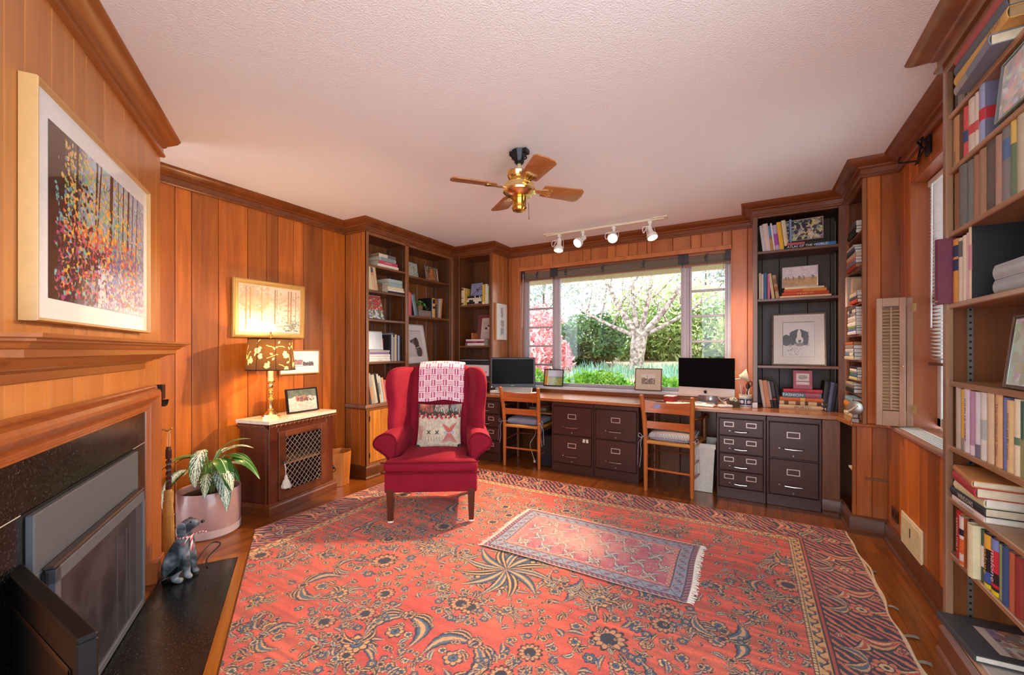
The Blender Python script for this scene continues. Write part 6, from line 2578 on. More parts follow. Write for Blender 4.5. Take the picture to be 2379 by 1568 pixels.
pile(RI, .16, RIZ[3], -.014, [B('white and violet', 'd6d0de', .024, .27, p=PAGEW), B('blue', '5a6a9a', .018, .265, p=PAGEW), B('green', '6f9a4a', .016, .26, p=PAGEW), B('white titled', 'e4e0dc', .026, .265, p=PAGEW, tx='NATURE', tc='8a8a8a', ts=.012), B('pale grey', 'b4aca8', .02, .265, p=PAGEW), B('white', 'd8ccc4', .02, .26, p=PAGEW), B('grey and navy', '8a8484', .024, .26, p=PAGEW, b=[(.1, .4, '4a5068')]), B('black and white', 'd2cac6', .022, .255, p=PAGEW, b=[(.2, .6, '2e2a2c')]), B('charcoal', '55505a', .018, .245, p=PAGEW)], 'on narrow bookcase\'s fourth shelf', 'books in the narrow right bookcase')
pile(RI, .11, RIZ[4], -.02, [B('cream', 'd8c2a4', .024, .32, p=PAGEW, x=-.03), B('pale blue', '5f86a4', .026, .29, p=PAGEW, b=[(.55, .95, 'e0d8c4')]), B('grey and white', 'c4bcc0', .026, .28, p=PAGEW), B('grey', '8f888c', .026, .27, p=PAGEW), B('rust-orange', 'b8602a', .022, .26, p=PAGEB)], 'on narrow bookcase\'s fifth shelf', 'books in the narrow right bookcase')
pile(RI, .22, RIZ[5], -.012, [B('cream', 'dcc48a', .02, .25, x=-.02), B('teal', '3f6a84', .022, .23, p=PAGEW), B('green and violet', '6a9a5a', .014, .225, p=PAGEW, b=[(.5, 1, '8a6a9a')]), B('white', 'e2dacd', .018, .22, p=PAGEW), B('black', '2a2226', .016, .225, p=PAGEW)], 'on narrow bookcase\'s sixth shelf', 'books in the narrow right bookcase')
pile(RI, .13, RIZ[6] - .09, -.012, [], '', '')
zri = pile(RI, .10, .7355, -.025, [B('cream', 'd9c69c', .036, .32, a=4), B('dark patterned', '5a4430', .03, .31, b=[(.2, .8, '8a6a44')]), B('bright orange', 'dc8224', .044, .30, p=PAGEB), B('blue picture', '7a9cb0', .036, .27, x=.04, p=PAGEW)], 'at the bottom of narrow bookcase', 'books in the narrow right bookcase')
pile(RI, .08, RIZ[6], -.012, [B('black spiral', '1d1d20', .03, .26, p=PAGEW), B('grey', '6a645e', .022, .26, p=PAGEW), B('pale tan', 'b8a890', .018, .25, p=PAGEW)], 'on narrow bookcase\'s seventh shelf', 'books in the narrow right bookcase')
pile(RI, .29, .3785, -.03, [B('white and yellow', 'e8e2d2', .014, .24, b=[(.3, 1, 'd8a43a')])], 'on the low shelf under the right end of the desk', 'books in the narrow right bookcase')

# ---------------- large bookcase on the right
G_ = 'books in the large right bookcase'
x = row(NB, .05, NBZ[0], .015, [B('dark grey', '4c4650', .022, .165), B('grey with orange top', '8a8888', .022, .172, b=[(.78, 1, 'c98a3a')]), B('worn grey', '8f8f84', .034, .178), B('dark green', '33482a', .022, .175), B('cream with red lettering', 'd8c8a0', .034, .178, b=[(.3, .45, 'b8563a'), (.8, .95, 'c0604a')])],
        'on the top right shelf', G_)
pile(NB, .20, NBZ[0], -.03, [B('worn blue-grey', '7a8494', .034, .30, d=.19, a=-3, b=[(0, .4, 'a09a94')]), B('tan yellow', 'd2a458', .036, .36, d=.2, p=PAGEB, tx='NATURE', tc='8a6430', ts=.022, tp=.8), B('slate grey', '59626c', .036, .36, d=.2, p=PAGEB), B('faded red', 'a8504e', .036, .345, d=.2, p=PAGEB)],
     'on the top right shelf', G_)
row(NB, .048, NBZ[1], .01, [B('tan', 'b98c5c', .058, .185, tx='WEST', ts=.018, tc='7a5430', tp=.16), B('dark brown woven', '4a2c1c', .032, .18, b=[(.05, .95, '5d3a26')]), B('coral red with blue band', 'd0504e', .036, .182, b=[(.28, .52, '34507e')]), B('cream with red band', 'd2c8b4', .052, .19, b=[(.32, .5, 'c8444a')]), B('pale cream with red band', 'd8d0c0', .028, .19, b=[(.3, .48, 'c85a5a')]),
                            B('thick lavender', '9aa2c8', .045, .2, d=.23, side='6c6a80', b=[(.36, .56, 'c03038')], cv=(.02, .98, .36, .56, 'b8222c'), y=-.0)],
    'on the second right shelf', G_)
# lettering on the broad cover seen beside the frame
row(NB, .052, NBZ[2], .012, [B('brown', '8a5c34', .055, .215), B('worn grey', '6a6a64', .058, .225, y=-.005), B('grey-green', '70746c', .046, .222), B('tan', '9a6e50', .04, .222), B('light brown', '9c7c5e', .05, .225), B('dark ribbed', '55493e', .058, .23, b=[(.1, .9, '5f5348')]), B('pinkish brown', 'a88472', .04, .225), B('grey with blue label', '7c7a76', .05, .235, b=[(.55, .82, '4f6c94')]), B('yellow and green', '63785a', .032, .23, b=[(.7, 1, 'd2b25a')]), B('worn cream', 'b8ae94', .05, .235), B('dull blue', '6e7c8a', .03, .23)],
    'on the third right shelf', G_)
row(NB, .016, NBZ[3], -.034, [B('maroon', '5e2338', .03, .258, d=.2, side='6a2a40', b=[(.03, .05, 'a8846a')])], 'jutting out at the left end of the fourth right shelf', G_)
row(NB, .046, NBZ[3], .01, [B('orange with navy labels', 'd89a4e', .05, .245, d=.2, side='8f4a22', b=[(.72, .9, '2c3a5e'), (.5, .68, '2c3a5e')]), B('cream ruled', 'cfc4ae', .034, .24, b=[(.7, .95, '5a5a58')]), B('tan-cream', 'd6c4aa', .03, .242), B('pale pink', 'd2b0b4', .016, .246), B('cream-spined black', 'd8c29c', .026, .262, d=.25, side='16171b', b=[(.4, .75, 'c08a8a')])],
    'on the fourth right shelf', G_)
pile(NB, .34, NBZ[3], .02, [B('pale grey', '9aa0a2', .046, .30, d=.18, r=.4), B('silver grey', 'a2a8aa', .048, .30, d=.18, r=.4)], 'before the black album on the fourth right shelf', G_)
row(NB, .068, NBZ[5], .012, [B('brown and white mottled', '4f3434', .044, .235, b=[(.0, 1, 'b8ac9c')], side='4a2e30'), B('yellow', 'd8a83a', .022, .23, b=[(0, .2, '8a8478')]), B('white', 'dcd2da', .05, .238, tx='JOHN LE CARRE', tc='5a5058', ts=.022), B('purple', '6a2850', .038, .23, b=[(.0, .15, 'd8c8d0'), (.15, 1, 'b08aa6')], side='6c2a4c'), B('white-grey', 'd2ced4', .038, .23, b=[(0, .2, '6a6a7a')]), B('white picture', 'd8d4c8', .044, .232, b=[(.3, .6, 'a8b4b0')]), B('cream in brown case', 'd8c09a', .052, .235, side='6a3020'), B('buff lettered', 'd9b07c', .05, .24, side='6a3020', tx='The Gallows of Time', tc='8a6034', ts=.02), B('thin blue', '6a7ab0', .018, .228), B('tan lettered', 'd8b886', .042, .222, tx='Double and Be United', tc='3a2c20', ts=.016), B('cream with green', 'ddd0b0', .032, .23, b=[(.4, .5, '5a7a5e')]), B('dark green', '2f5c50', .016, .225, b=[(0, .5, '8a8a5a')]), B('ivory', 'dccaa6', .036, .225), B('brick red', 'a8543c', .03, .22)],
    'on the sixth right shelf', G_)
pile(NB, .075, NBZ[6], .0, [B('white titled', 'e0d2c4', .02, .255, d=.19, p=PAGEW, tx='MY LIFE ON THE ROAD', tc='6a5a6a', ts=.011), B('black and white', '26262c', .03, .27, d=.19, p=PAGE, x=-.012, tx='WINDOWS', tc='e0dccc', ts=.024), B('pale green', 'd9d2a2', .03, .24, d=.17, x=.02, p=PAGEW), B('red', 'b8323c', .034, .255, d=.18, x=.008, a=-5), B('flame-patterned', 'c98a50', .022, .25, d=.18, x=.012, a=-7, cv=(.1, .95, .05, .95, '9a3a20'))],
     'on the seventh right shelf', G_)
row(NB, .08, NBZ[7], .01, [B('bright red', 'c01c1e', .036, .185, tx='SAVING ITALY', tc='f2e0d8', ts=.02), B('orange and white', 'd87a50', .022, .182, b=[(.2, .5, 'e8d8cc')]), B('glossy orange-banded white', 'e0d4cc', .04, .18, d=.2, b=[(.25, .55, 'dc6a2c'), (.62, .75, '1c1c2a'), (.02, .1, 'dc6a2c')], side='a8562e', y=-.012, r=.2), B('dark violet', '2e2244', .05, .18, b=[(.0, .1, '3c2c54')], tx='THE FIELD GUIDE', tc='c9a85a', ts=.018), B('cream with violet picture', 'd6cba0', .04, .185, d=.2, y=-.02, cv=(.2, .95, .35, .8, '4a3f66')), B('green and white', '3f5a48', .022, .18, b=[(.3, .7, 'e0d8cc')]), B('black and yellow', '1c1c20', .046, .182, d=.19, tx='malone', tc='e0a83a', ts=.034, b=[(.72, .98, 'e2ac3a'), (.1, .3, '3a5aa8'), (.0, .08, 'd8c81e')]), B('black and red', '1a1a1e', .05, .182, tx='malone', tc='f0e4e0', ts=.036, b=[(.4, .8, 'c8283a'), (.8, 1, '7a8ac2'), (.14, .2, 'c8202c'), (0, .08, 'd8c81e')]), B('cream and green', '8a9a6a', .016, .178), B('blue', '34507e', .04, .182), B('brick', 'b05a3c', .03, .18), B('red-brown', '8a2a24', .03, .18)],
    'on the eighth right shelf', G_)
# ================================================================== pictures
def framed(name, label, w, h, M, fw, fd, fmat, art, marg=(0, 0, 0, 0), matc='f0eee8', tilt=0, coat=.8, cat='picture', bevel=True, group=None, strut=False):
    """frame with optional mat board around a small painted picture; stands on local z=0, faces -y"""
    t = thing(name, label, cat, (0, 0, 0), 0, group)
    t.matrix_basis = M @ Matrix.Rotation(R(-tilt), 4, 'X')
    mb = MB()
    mb.sweep([(-w / 2, 0), (w / 2, 0), (w / 2, h), (-w / 2, h)], [(0, 0), (0, fd * .9), (fw * .15, fd), (fw * .45, fd), (fw * .8, fd * .75), (fw, fd * .7), (fw, 0)], closed=True, side=1)
    mb.v = [(p[0], -p[2], p[1]) for p in mb.v]
    mb.build('frame', fmat, t, smooth=30)
    mb = MB()
    mb.box(-w / 2 + .002, w / 2 - .002, -.0035, -.0008, .002, h - .002)
    mb.build('backing', C('5a4632', .8), t)
    l, r_, b_, tp = marg
    if any(marg):
        mb = MB()
        mb.box(-w / 2 + fw * .9, w / 2 - fw * .9, -fd * .66, -.004, fw * .9, h - fw * .9)
        mb.build('mat_board', C(matc, .7, 0, coat, .02), t)
    aw, ah = w - 2 * fw - l - r_, h - 2 * fw - b_ - tp
    o = canvas('picture', art, aw + .002, ah + .002, paint(.5, coat), t)
    o.location = (-w / 2 + fw + l - .001, -fd * .66 - .0008, fw + b_ - .001)
    if strut:
        mb = MB()
        mb.add([(-.025, 0, h * .7), (.025, 0, h * .7), (.03, h * .30, .004), (-.03, h * .30, .004)], [(0, 1, 2, 3)])
        o = mb.build('strut', C('2a2018', .8), t)
    return t


def T(x, y, z, rz=0):
    return Matrix.Translation((x, y, z)) @ Matrix.Rotation(R(rz), 4, 'Z')


def LT(root, x, y, z, rz=0):
    return root.matrix_basis @ T(x, y, z, rz)


def mix(a, b_, t):
    return rgb(a) * (1 - t) + rgb(b_) * t


# forest print
h_, w_ = 230, 360
xx = np.linspace(0, 1, w_)[None, :, None]
yy = np.linspace(0, 1, h_)[:, None, None]
im = rgb('a9c4d6') * (1 - yy) + rgb('8f95bd') * yy + np.zeros((h_, w_, 1))
dk = np.clip((.33 - xx) / .22, 0, 1)
im = im * (1 - dk) + rgb('2a1a1e') * dk
n1 = vnoise(h_, w_, 9, 4)[..., None]
im = im * (.85 + .3 * n1)
for s_, (c_, n_, xr, yr) in enumerate((('b7c6d8', 500, (.3, 1), (0, .6)), ('e0c26a', 520, (.1, .75), (.02, .65)), ('9db878', 380, (.1, .8), (.1, .6)), ('7fa4c4', 300, (.05, .9), (.1, .9)))):
    spots(im, n_, c_, 30 + s_, 3.0, 2.2, xr, yr, .12)
for (x0, x1, wd, c_) in ((.10, .08, 16, '241416'), (.22, .20, 7, '33201e'), (.40, .37, 6, '4a2e28'), (.44, .38, 5, '4a2e28'), (.555, .53, 13, '54342c'), (.70, .68, 5, '4d332e'), (.77, .745, 9, '56382e'), (.83, .80, 4, '4d332e'), (.90, .86, 4, '5a4038'), (.63, .64, 3, '4a342e')):
    line(im, x0, 0, x1, .72 + .1 * (x0 < .3), wd, c_)
g = np.random.RandomState(9)
for k in range(26):
    x0 = .35 + .6 * g.rand(); y0 = .1 + .4 * g.rand()
    line(im, x0, y0, x0 + .08 * (g.rand() - .4), y0 - .1 * g.rand(), 1.4, '4a3a3a')
for s_, (c_, n_, xr, yr) in enumerate((('c94a4a', 700, (.08, .85), (.48, .95)), ('e07a4a', 500, (.1, .9), (.45, .95)), ('b04a7a', 320, (.05, .7), (.55, .98)), ('e8b45a', 420, (.1, .95), (.25, .9)), ('6fb0b8', 260, (.05, .8), (.3, .95)), ('3f2436', 260, (.05, .5), (.6, .98)), ('d9d0e0', 300, (.4, 1), (.7, .98)), ('7a7ab0', 260, (.5, 1), (.5, .95)), ('2a1a20', 200, (.02, .35), (.2, 1)))):
    spots(im, n_, c_, 60 + s_, 3.4, 2.8, xr, yr, .1)
fpm = lambda s, o, z: Matrix.Translation(fpw(s, o, z)) @ Matrix.Rotation(FROT, 4, 'Z')
framed('framed_print', 'large framed print of a colourful autumn forest above the mantel', 1.035, .722, fpm(-.822, .002, 1.308), .012, .042, C('d0a468', .4, 0, .2, .03), im, (.078, .050, .065, .075), 'eef0ee', coat=1.0)

# winter woods
h_, w_ = 120, 170
yy = np.linspace(0, 1, h_)[:, None, None]
im = rgb('ecd2b4') * (1 - yy) + rgb('f2ead8') * yy + np.zeros((h_, w_, 1))
band = np.exp(-((yy - .28) / .16) ** 2) * .6 * (vnoise(h_, w_, 12, 3)[..., None] + .3)
im = im * (1 - band) + rgb('d99a72') * band
spots(im, 260, 'd8b08c', 5, 3.5, 2.6, (0, .45), (0, .55), .04)
spots(im, 120, 'c9ac8a', 6, 2.5, 2, (.55, 1), (.1, .9), .04)
for (x0, wd, y1, c_) in ((.10, 3, .93, 'c08a5c'), (.16, 4, .7, 'c9935f'), (.34, 2.4, .75, 'cfa074'), (.56, 3, .80, '9c7a5a'), (.59, 2.2, .5, 'b08a66'), (.79, 3, .78, 'a8845e'), (.84, 4, .75, 'b58a60'), (.92, 2.4, .85, 'b08c66')):
    line(im, x0, .05, x0, y1, wd, c_)
spots(im, 60, '8f9a86', 8, 2.5, 2, (.72, .98), (.72, .95), .06)
framed('framed_print', 'gold-framed pale winter woods picture above the brass lamp', .585, .458, T(XL + .004, 1.988, 1.325, 90), .038, .028, GOLDF, im, (.008, .008, .008, .008), 'e8cfa8', tilt=-1.5)
# house print
h_, w_ = 60, 130
im = blank(h_, w_, 'eef0f2')
for (a, b_, c0, d0, c_) in ((.02, .98, .68, .86, 'b6bcc4'), (.0, .22, .58, .8, '5f6a70'), (.16, .56, .34, .72, 'b98f8c'), (.6, .99, .55, .80, '6c6466')):
    for k in range(3):
        rect(im, a, c0, b_, d0, c_, .6)
spots(im, 90, 'b08280', 2, 2.5, 2.5, (.15, .58), (.3, .7), .1)
spots(im, 60, '55606a', 3, 3, 2, (.0, .25), (.58, .9), .1)
spots(im, 60, '6a5658', 4, 3, 2, (.6, 1), (.45, .8), .1)
rect(im, .3, .72, .6, .8, 'f4f4f4', .8)
framed('framed_print', 'small white-matted house print in a thin gold frame beside the lampshade', .372, .212, T(XL + .004, 2.252, 1.012, 90), .010, .018, GOLDF, im, (.045, .05, .045, .045), 'f0f2f4', tilt=-1)
# framed photograph on the marble top
im = blank(60, 90, 'd2c0b4')
yy = np.linspace(0, 1, 60)[:, None, None]
nz = vnoise(60, 90, 7, 8)[..., None]
im = np.where(yy < .28 + .12 * nz, rgb('3c4636') + .12 * nz, rgb('cdb7ab') + .12 * (nz - .5))
spots(im, 46, '9a5a54', 4, 2.6, 3.2, (.28, .66), (.3, .52), .1)
spots(im, 30, '5a3a34', 5, 1.6, 2.6, (.28, .9), (.36, .55), .05)
spots(im, 70, 'b8a49a', 6, 4, 2, (.0, 1), (.6, 1), .05)
framed('framed_photograph', 'black-framed photograph of a hunt in a field on the marble top', .285, .20, T(-3.275, 2.165, .7012, 93), .012, .028, C('17181a', .25, .3), im, tilt=9, strut=True)


def scene_photo(seed, sky, ground, mid, hz=.45, n=120, sz=2.2, h_=44, w_=60):
    yy = np.linspace(0, 1, h_)[:, None, None]
    nz = vnoise(h_, w_, 6, seed)[..., None]
    im = np.where(yy < hz + .06 * (nz - .5), rgb(sky) + .12 * (nz - .5), rgb(ground) + .2 * (nz - .5))
    for k, c_ in enumerate(mid):
        spots(im, n, c_, seed * 7 + k, sz, sz, (0, 1), (.05, .95), .08)
    return im


im = scene_photo(3, '8aa0a0', '7c8c74', ('5f7a72', 'a8b4a4', 'b8b8a4'), .3)
framed('framed_photograph', 'black-framed misty garden photograph, left of two on the top wide shelf', .20, .165, LT(LB, .675, .05, 2.0255, 6), .006, .012, C('1a1a1a', .3), im, tilt=8, strut=True)
im = scene_photo(5, '2c3a2a', '7a5a40', ('5a4a34', '9a7a5a'), .35)
for (x0, y0, x1, y1, w_) in ((.5, .25, .45, .55, 12), (.42, .5, .6, .85, 9), (.45, .55, .45, .9, 6), (.52, .3, .5, .2, 10)):
    line(im, x0, y0, x1, y1, w_, 'cf7034')
framed('framed_photograph', 'silver-edged fox photograph, right of two on the top wide shelf', .235, .165, LT(LB, .99, .05, 2.0255, 4), .007, .014, C('cfd0d2', .25, .9), im, tilt=8, strut=True)
# flower canvas
im = blank(70, 60, '8f9a78')
for k, c_ in enumerate(('d8d4e0', 'c8c4d8', 'd86a5a', 'e08a7a', 'dcd8d0', '6a7a58', 'c04a44')):
    spots(im, 90, c_, 40 + k, 3.2, 3.2, (0, 1), ((0, 1) if k not in (2, 3, 6) else (.05, .6)), .08)
t = thing('flower_canvas', 'small unframed flower painting leaning on the third left shelf', 'picture')
t.matrix_basis = LT(LB, .165, .06, 1.5258, 6) @ Matrix.Rotation(R(-14), 4, 'X')
o = canvas('painted_face', im, .215, .245, paint(.6), t); o.location = (-.1075, -.0215, .001)
mb = MB(); mb.box(-.1075, .1075, -.021, .0, 0, .2455, 0, .002); mb.build('stretcher', C('2c2a26', .7), t)
# pale framed sheet on the fourth left shelf
im = blank(30, 40, 'dfe6e4'); im = im * (.97 + .04 * vnoise(30, 40, 9, 2)[..., None])
framed('framed_sheet', 'silver-framed pale blank sheet standing on the pile of the fourth left shelf', .215, .185, LT(LB, .145, .05, 1.2235, 5), .010, .012, C('c9c8c4', .3, .7), im, tilt=6, strut=True)
mb = MB(); mb.box(0, .09, 0, .004, 0, .12)
o = mb.build('rust_card', C('a84a2a', .6)); o.matrix_basis = LT(LB, .245, .115, 1.2235, 4); tag(o, 'rust-red card behind the silver-framed sheet on the fourth left shelf', 'card')


def etch_dog(h_=110, w_=90, prof=True):
    im = blank(h_, w_, 'd6d2cb')
    g = np.random.RandomState(12)
    if prof:      # spaniel head in profile looking up to the left
        for (cx, cy, rx, ry, c_) in ((.74, .80, .18, .2, '4a4644'), (.66, .62, .13, .14, '4c4846'), (.55, .42, .17, .14, '55504c'), (.63, .48, .13, .22, '2f2c2b'), (.40, .40, .13, .07, '6a6460'), (.30, .42, .07, .05, '4a4542'), (.36, .47, .09, .03, '8a847e')):
            disc(im, cx, cy, rx, ry, c_)
        for k in range(160):
            x0, y0 = .5 + .3 * g.rand(), .3 + .65 * g.rand()
            line(im, x0, y0, x0 + .03 * (g.rand() - .3), y0 + .05 * g.rand(), 1.0, ('1f1d1c', '7a7470')[k % 2])
        disc(im, .25, .40, .028, .024, '1a1818'); disc(im, .47, .37, .022, .018, '141212')
        line(im, .58, .66, .82, .60, 2.6, 'e2ddd6')
    else:         # springer lying, facing us
        disc(im, .28, .62, .30, .2, 'cfc8c0'); disc(im, .12, .52, .15, .16, '34302f')
        for k in range(110):
            x0, y0 = .05 + .6 * g.rand(), .74 + .2 * g.rand()
            line(im, x0, y0, x0 + .05 * (g.rand() - .3), y0 + .05 * (g.rand() - .5), 1.1, ('4a4542', '8a837c', 'e6dfd6')[k % 3])
        for (cx, cy, rx, ry, c_) in ((.51, .42, .26, .21, '2c2928'), (.32, .46, .11, .2, '242121'), (.70, .46, .11, .2, '242121'), (.52, .40, .065, .19, 'd8d0c6'), (.53, .52, .12, .105, 'd4ccc2'), (.54, .545, .05, .035, '35302e'), (.54, .64, .14, .05, '7a736c')):
            disc(im, cx, cy, rx, ry, c_)
        disc(im, .41, .37, .03, .022, '0f0d0d'); disc(im, .62, .37, .03, .022, '0f0d0d')
        for k in range(200):
            s_ = g.choice([-1, 1])
            x0, y0 = .52 + s_ * (.12 + .17 * g.rand()), .26 + .4 * g.rand()
            line(im, x0, y0, x0 + s_ * .03 * g.rand(), y0 + .05 * g.rand(), .9, ('151313', '5e5853', '3a3634')[k % 3])
    line(im, .0, 0, 1, 0, 2.6, '4a443e'); line(im, .0, 1, 1, 1, 2.6, '4a443e'); line(im, 0, 0, 0, 1, 2.6, '4a443e'); line(im, 1, 0, 1, 1, 2.6, '4a443e')
    return im


framed('framed_etching', 'pale framed etching of a spaniel in profile on the lowest wide shelf', .395, .45, LT(LB, .748, .055, 1.071, 3), .012, .014, C('b9b4ac', .4, .4), etch_dog(), (.055, .055, .07, .065), 'e9e7e2', tilt=11)
framed('framed_etching', 'framed drawing of a black and white springer dog in the dark bookcase', .372, .44, LT(RB, .327, .06, 1.0935, -3), .012, .016, wood('4a3a2c', '7a6650', 'x', 1), etch_dog(110, 100, False), (.065, .065, .06, .062), 'd9cfc4', tilt=8)
# RT: bird photograph and certificate
im = blank(40, 46, '8f92b4')
for a in ((.1, .95, .55, .6), (.5, .62, .85, .3), (.55, .6, .66, .75), (.6, .58, .95, .5)):
    line(im, *a, 2, '3a2a34')
disc(im, .52, .5, .05, .1, '3c3448')
framed('framed_photograph', 'dark-framed photograph of a bird on a twig among the books left of the window', .20, .165, LT(RT, .30, .06, ztop + .0012, -8), .008, .012, C('26221f', .4), im, tilt=8, strut=True)
im = blank(70, 60, '7d3a34')
rect(im, .22, .14, 1, .80, 'd2b9ac')
g = np.random.RandomState(4)
for k in range(15):
    yv = .18 + k * .041
    line(im, .28, yv, .95, yv, .8, 'a08a84')
disc(im, .62, .42, .22, .11, 'c9b0a2'); disc(im, .62, .42, .17, .08, 'e0cdbf'); rect(im, .4, .44, .52, .50, '3a2a2a'); rect(im, .72, .44, .84, .50, '3a2a2a'); rect(im, .52, .37, .74, .42, '5a4844')
for (cx, cy) in ((.2, .90), (.55, .90), (.85, .91)):
    disc(im, cx, cy, .07, .035, 'd0a890')
framed('framed_certificate', 'framed certificate on a dark red mount behind the small orange-brown book', .30, .395, LT(RT, .385, .135, 1.278, 0), .010, .012, C('1f1614', .4), im, tilt=9)
# picture on the bookcase side, left of the window
im = blank(90, 44, 'e6e8e4')
for (a, b_, c0, d0) in ((.38, .66, .05, .38), (.35, .78, .45, .66), (.35, .74, .70, .92)):
    rect(im, a, c0, b_, d0, 'c3cac6', .8)
    spots(im, 60, '9aa6a4', int(c0 * 100), 1.4, 1.6, (a, b_), (c0, d0), .08)
framed('framed_print', 'narrow pale framed print on the bookcase side at the left of the window', .238, .442, T(-2.5975, 4.257, 1.341, 90), .008, .022, wood('9a6a38', 'c89a60', 'z', 1), im, (.03, .02, .03, .03), 'e9ebe8')
# sill pictures
im = blank(46, 60, 'b9b6c0')
rect(im, 0, .5, 1, 1, '8f9a3a'); rect(im, 0, .42, 1, .55, '6d7a4c', .8)
for k in range(9):
    line(im, .45 + k * .02, .5, k * .14 - .1, 1, 2, ('a8b048', 'b8a44a', '7a8a34')[k % 3])
spots(im, 120, 'e09a1c', 3, 2.6, 3, (0, .2), (.0, 1), .08)
rect(im, 0, 0, 1, .42, 'b4b8c4', .5)
framed('framed_painting', 'dark-framed painting of green and yellow fields on the window sill', .243, .20, T(-1.998, 4.462, .8005, 3), .013, .014, C('2c2018', .4), im, tilt=9, strut=True)
im = blank(40, 56, 'd9cbb8')
rect(im, 0, .0, 1, .45, 'e0d8cc'); rect(im, .0, .85, 1, 1, 'b0a090')
for (a, b_, c0) in ((.05, .2, .35), (.2, .38, .45), (.42, .47, .15), (.5, .62, .5), (.64, .84, .42), (.86, .97, .4)):
    rect(im, a, c0, b_, .85, 'b39a80'); line(im, a, c0, b_, c0, 1.5, '5a4636')
spots(im, 110, '6a5644', 6, 1.2, 1.6, (0, 1), (.4, .95), .1)
framed('framed_etching', 'cream-matted etching of a town square on the sill left of the silver computer', .275, .232, T(-.922, 4.462, .8005, -2), .010, .014, wood('5a3418', '8a5a30', 'x', 1), im, (.058, .058, .058, .052), 'd8c6ac', tilt=7, strut=True)
# dark bookcase photographs
im = scene_photo(11, '3f3f4a', '4a4a50', ('b8b4a4', 'd2ceb8', '8a8a90', 'c9bc88', '2c2e36'), .5, 60, 2.6)
framed('framed_photograph', 'silver-framed photograph of white blossom on the atlas in the dark bookcase', .265, .185, LT(RB, .36, .05, zat + .001, -6), .008, .014, C('c9bfb8', .3, .7), im, tilt=9, strut=True)
im = blank(44, 66, 'd6ccd0')
rect(im, 0, .56, 1, 1, 'bd9468'); nz = vnoise(44, 66, 3, 2)[..., None]; im = im * (.92 + .16 * nz)
for cx in (.08, .16, .3, .46, .5, .6, .84, .88):
    line(im, cx, .48, cx + .02, .62, 1.6, '6a5a50'); line(im, cx - .01, .50, cx + .03, .5, 1.6, '6a5a50'); line(im, cx - .01, .46, cx - .008, .5, 1, '5a4a44')
framed('framed_photograph', 'white-framed photograph of geese in a field on the second shelf of the dark bookcase', .245, .175, LT(RB, .335, .05, zbest + .001, -4), .007, .014, C('d8d0cc', .35, .3), im, tilt=8, strut=True)
# pink card on the pile
im = blank(60, 50, 'b0566a')
rect(im, .16, .18, .84, .56, 'e0d2c8'); disc(im, .5, .36, .24, .12, 'b4aaa4'); disc(im, .5, .36, .18, .08, 'cfc6be'); spots(im, 50, '8a827e', 3, 1.2, 1, (.3, .7), (.28, .44), .05)
rect(im, .16, .62, .84, .76, 'd9c6c0'); disc(im, .5, .66, .3, .05, 'e6dad4')
t = thing('pink_booklet', 'pink booklet with a pale label standing on the pile at the desk end', 'booklet')
t.matrix_basis = LT(RB, .355, .05, zf + .0015, -3) @ Matrix.Rotation(R(-8), 4, 'X')
o = canvas('printed_cover', im, .128, .152, paint(.5), t); o.location = (-.064, -.0055, .0)
mb = MB(); mb.box(-.064, .064, -.005, .0, 0, .152, 0, .0008); mb.build('leaves', C('d8c8bc', .7), t)
# large right bookcase
im = scene_photo(14, 'c2ccd2', 'a9b0ac', ('d8dcdc', 'b4bcc4', 'd6c4b8'), .6, 60, 4, 60, 90)
framed('framed_picture', 'blue-silver framed pale sky picture on the second right shelf', .34, .186, LT(NB, .585, .01, 1.9365, 0), .012, .016, C('8fa0a4', .2, .9), im, tilt=5)
im = scene_photo(17, 'c3cdc9', 'b6c4b8', ('d4dcd8', 'a9b8b0', 'a4bca4'), .5, 60, 5, 60, 90)
framed('framed_picture', 'silver-framed pale green picture on the fifth right shelf', .42, .232, LT(NB, .585, .03, 1.0996, -4), .014, .018, C('8a8c8c', .18, .95), im, tilt=6)
im = scene_photo(19, 'a8a8a4', '9a9a96', ('c2c2be', '7a7a7a', 'b8b4b0'), .5, 60, 5, 40, 60)
framed('framed_picture', 'dark-framed grey picture at the right of the seventh right shelf', .30, .165, LT(NB, .70, .03, .6405, 0), .012, .018, C('2c2624', .3), im, tilt=4)
im = blank(60, 56, 'd8a94e')
im = im * (.9 + .2 * vnoise(60, 56, 5, 3)[..., None])
disc(im, .55, .58, .27, .33, '8f9296'); disc(im, .66, .5, .2, .22, 'b4b4b2'); disc(im, .60, .24, .2, .17, '34343a'); disc(im, .72, .30, .17, .09, 'd8d6d2'); disc(im, .42, .27, .06, .03, '26262a'); disc(im, .55, .36, .14, .05, '2e2e34')
line(im, 0, .93, 1, .84, 5, '6a5648'); line(im, .5, .82, .48, .9, 2, '2a2a2a'); line(im, .6, .82, .6, .9, 2, '2a2a2a')
t = thing('bird_card', 'yellow card painted with a grey chickadee on the two silver-grey books', 'card')
t.matrix_basis = LT(NB, .535, .06, 1.405 + .0985, 0) @ Matrix.Rotation(R(-6), 4, 'X')
o = canvas('painted_face', im, .135, .135, paint(.5), t); o.location = (-.0675, -.0055, 0)
mb = MB(); mb.box(-.0675, .0675, -.005, 0, 0, .135, 0, .001); mb.build('board', C('d8b870', .7), t)
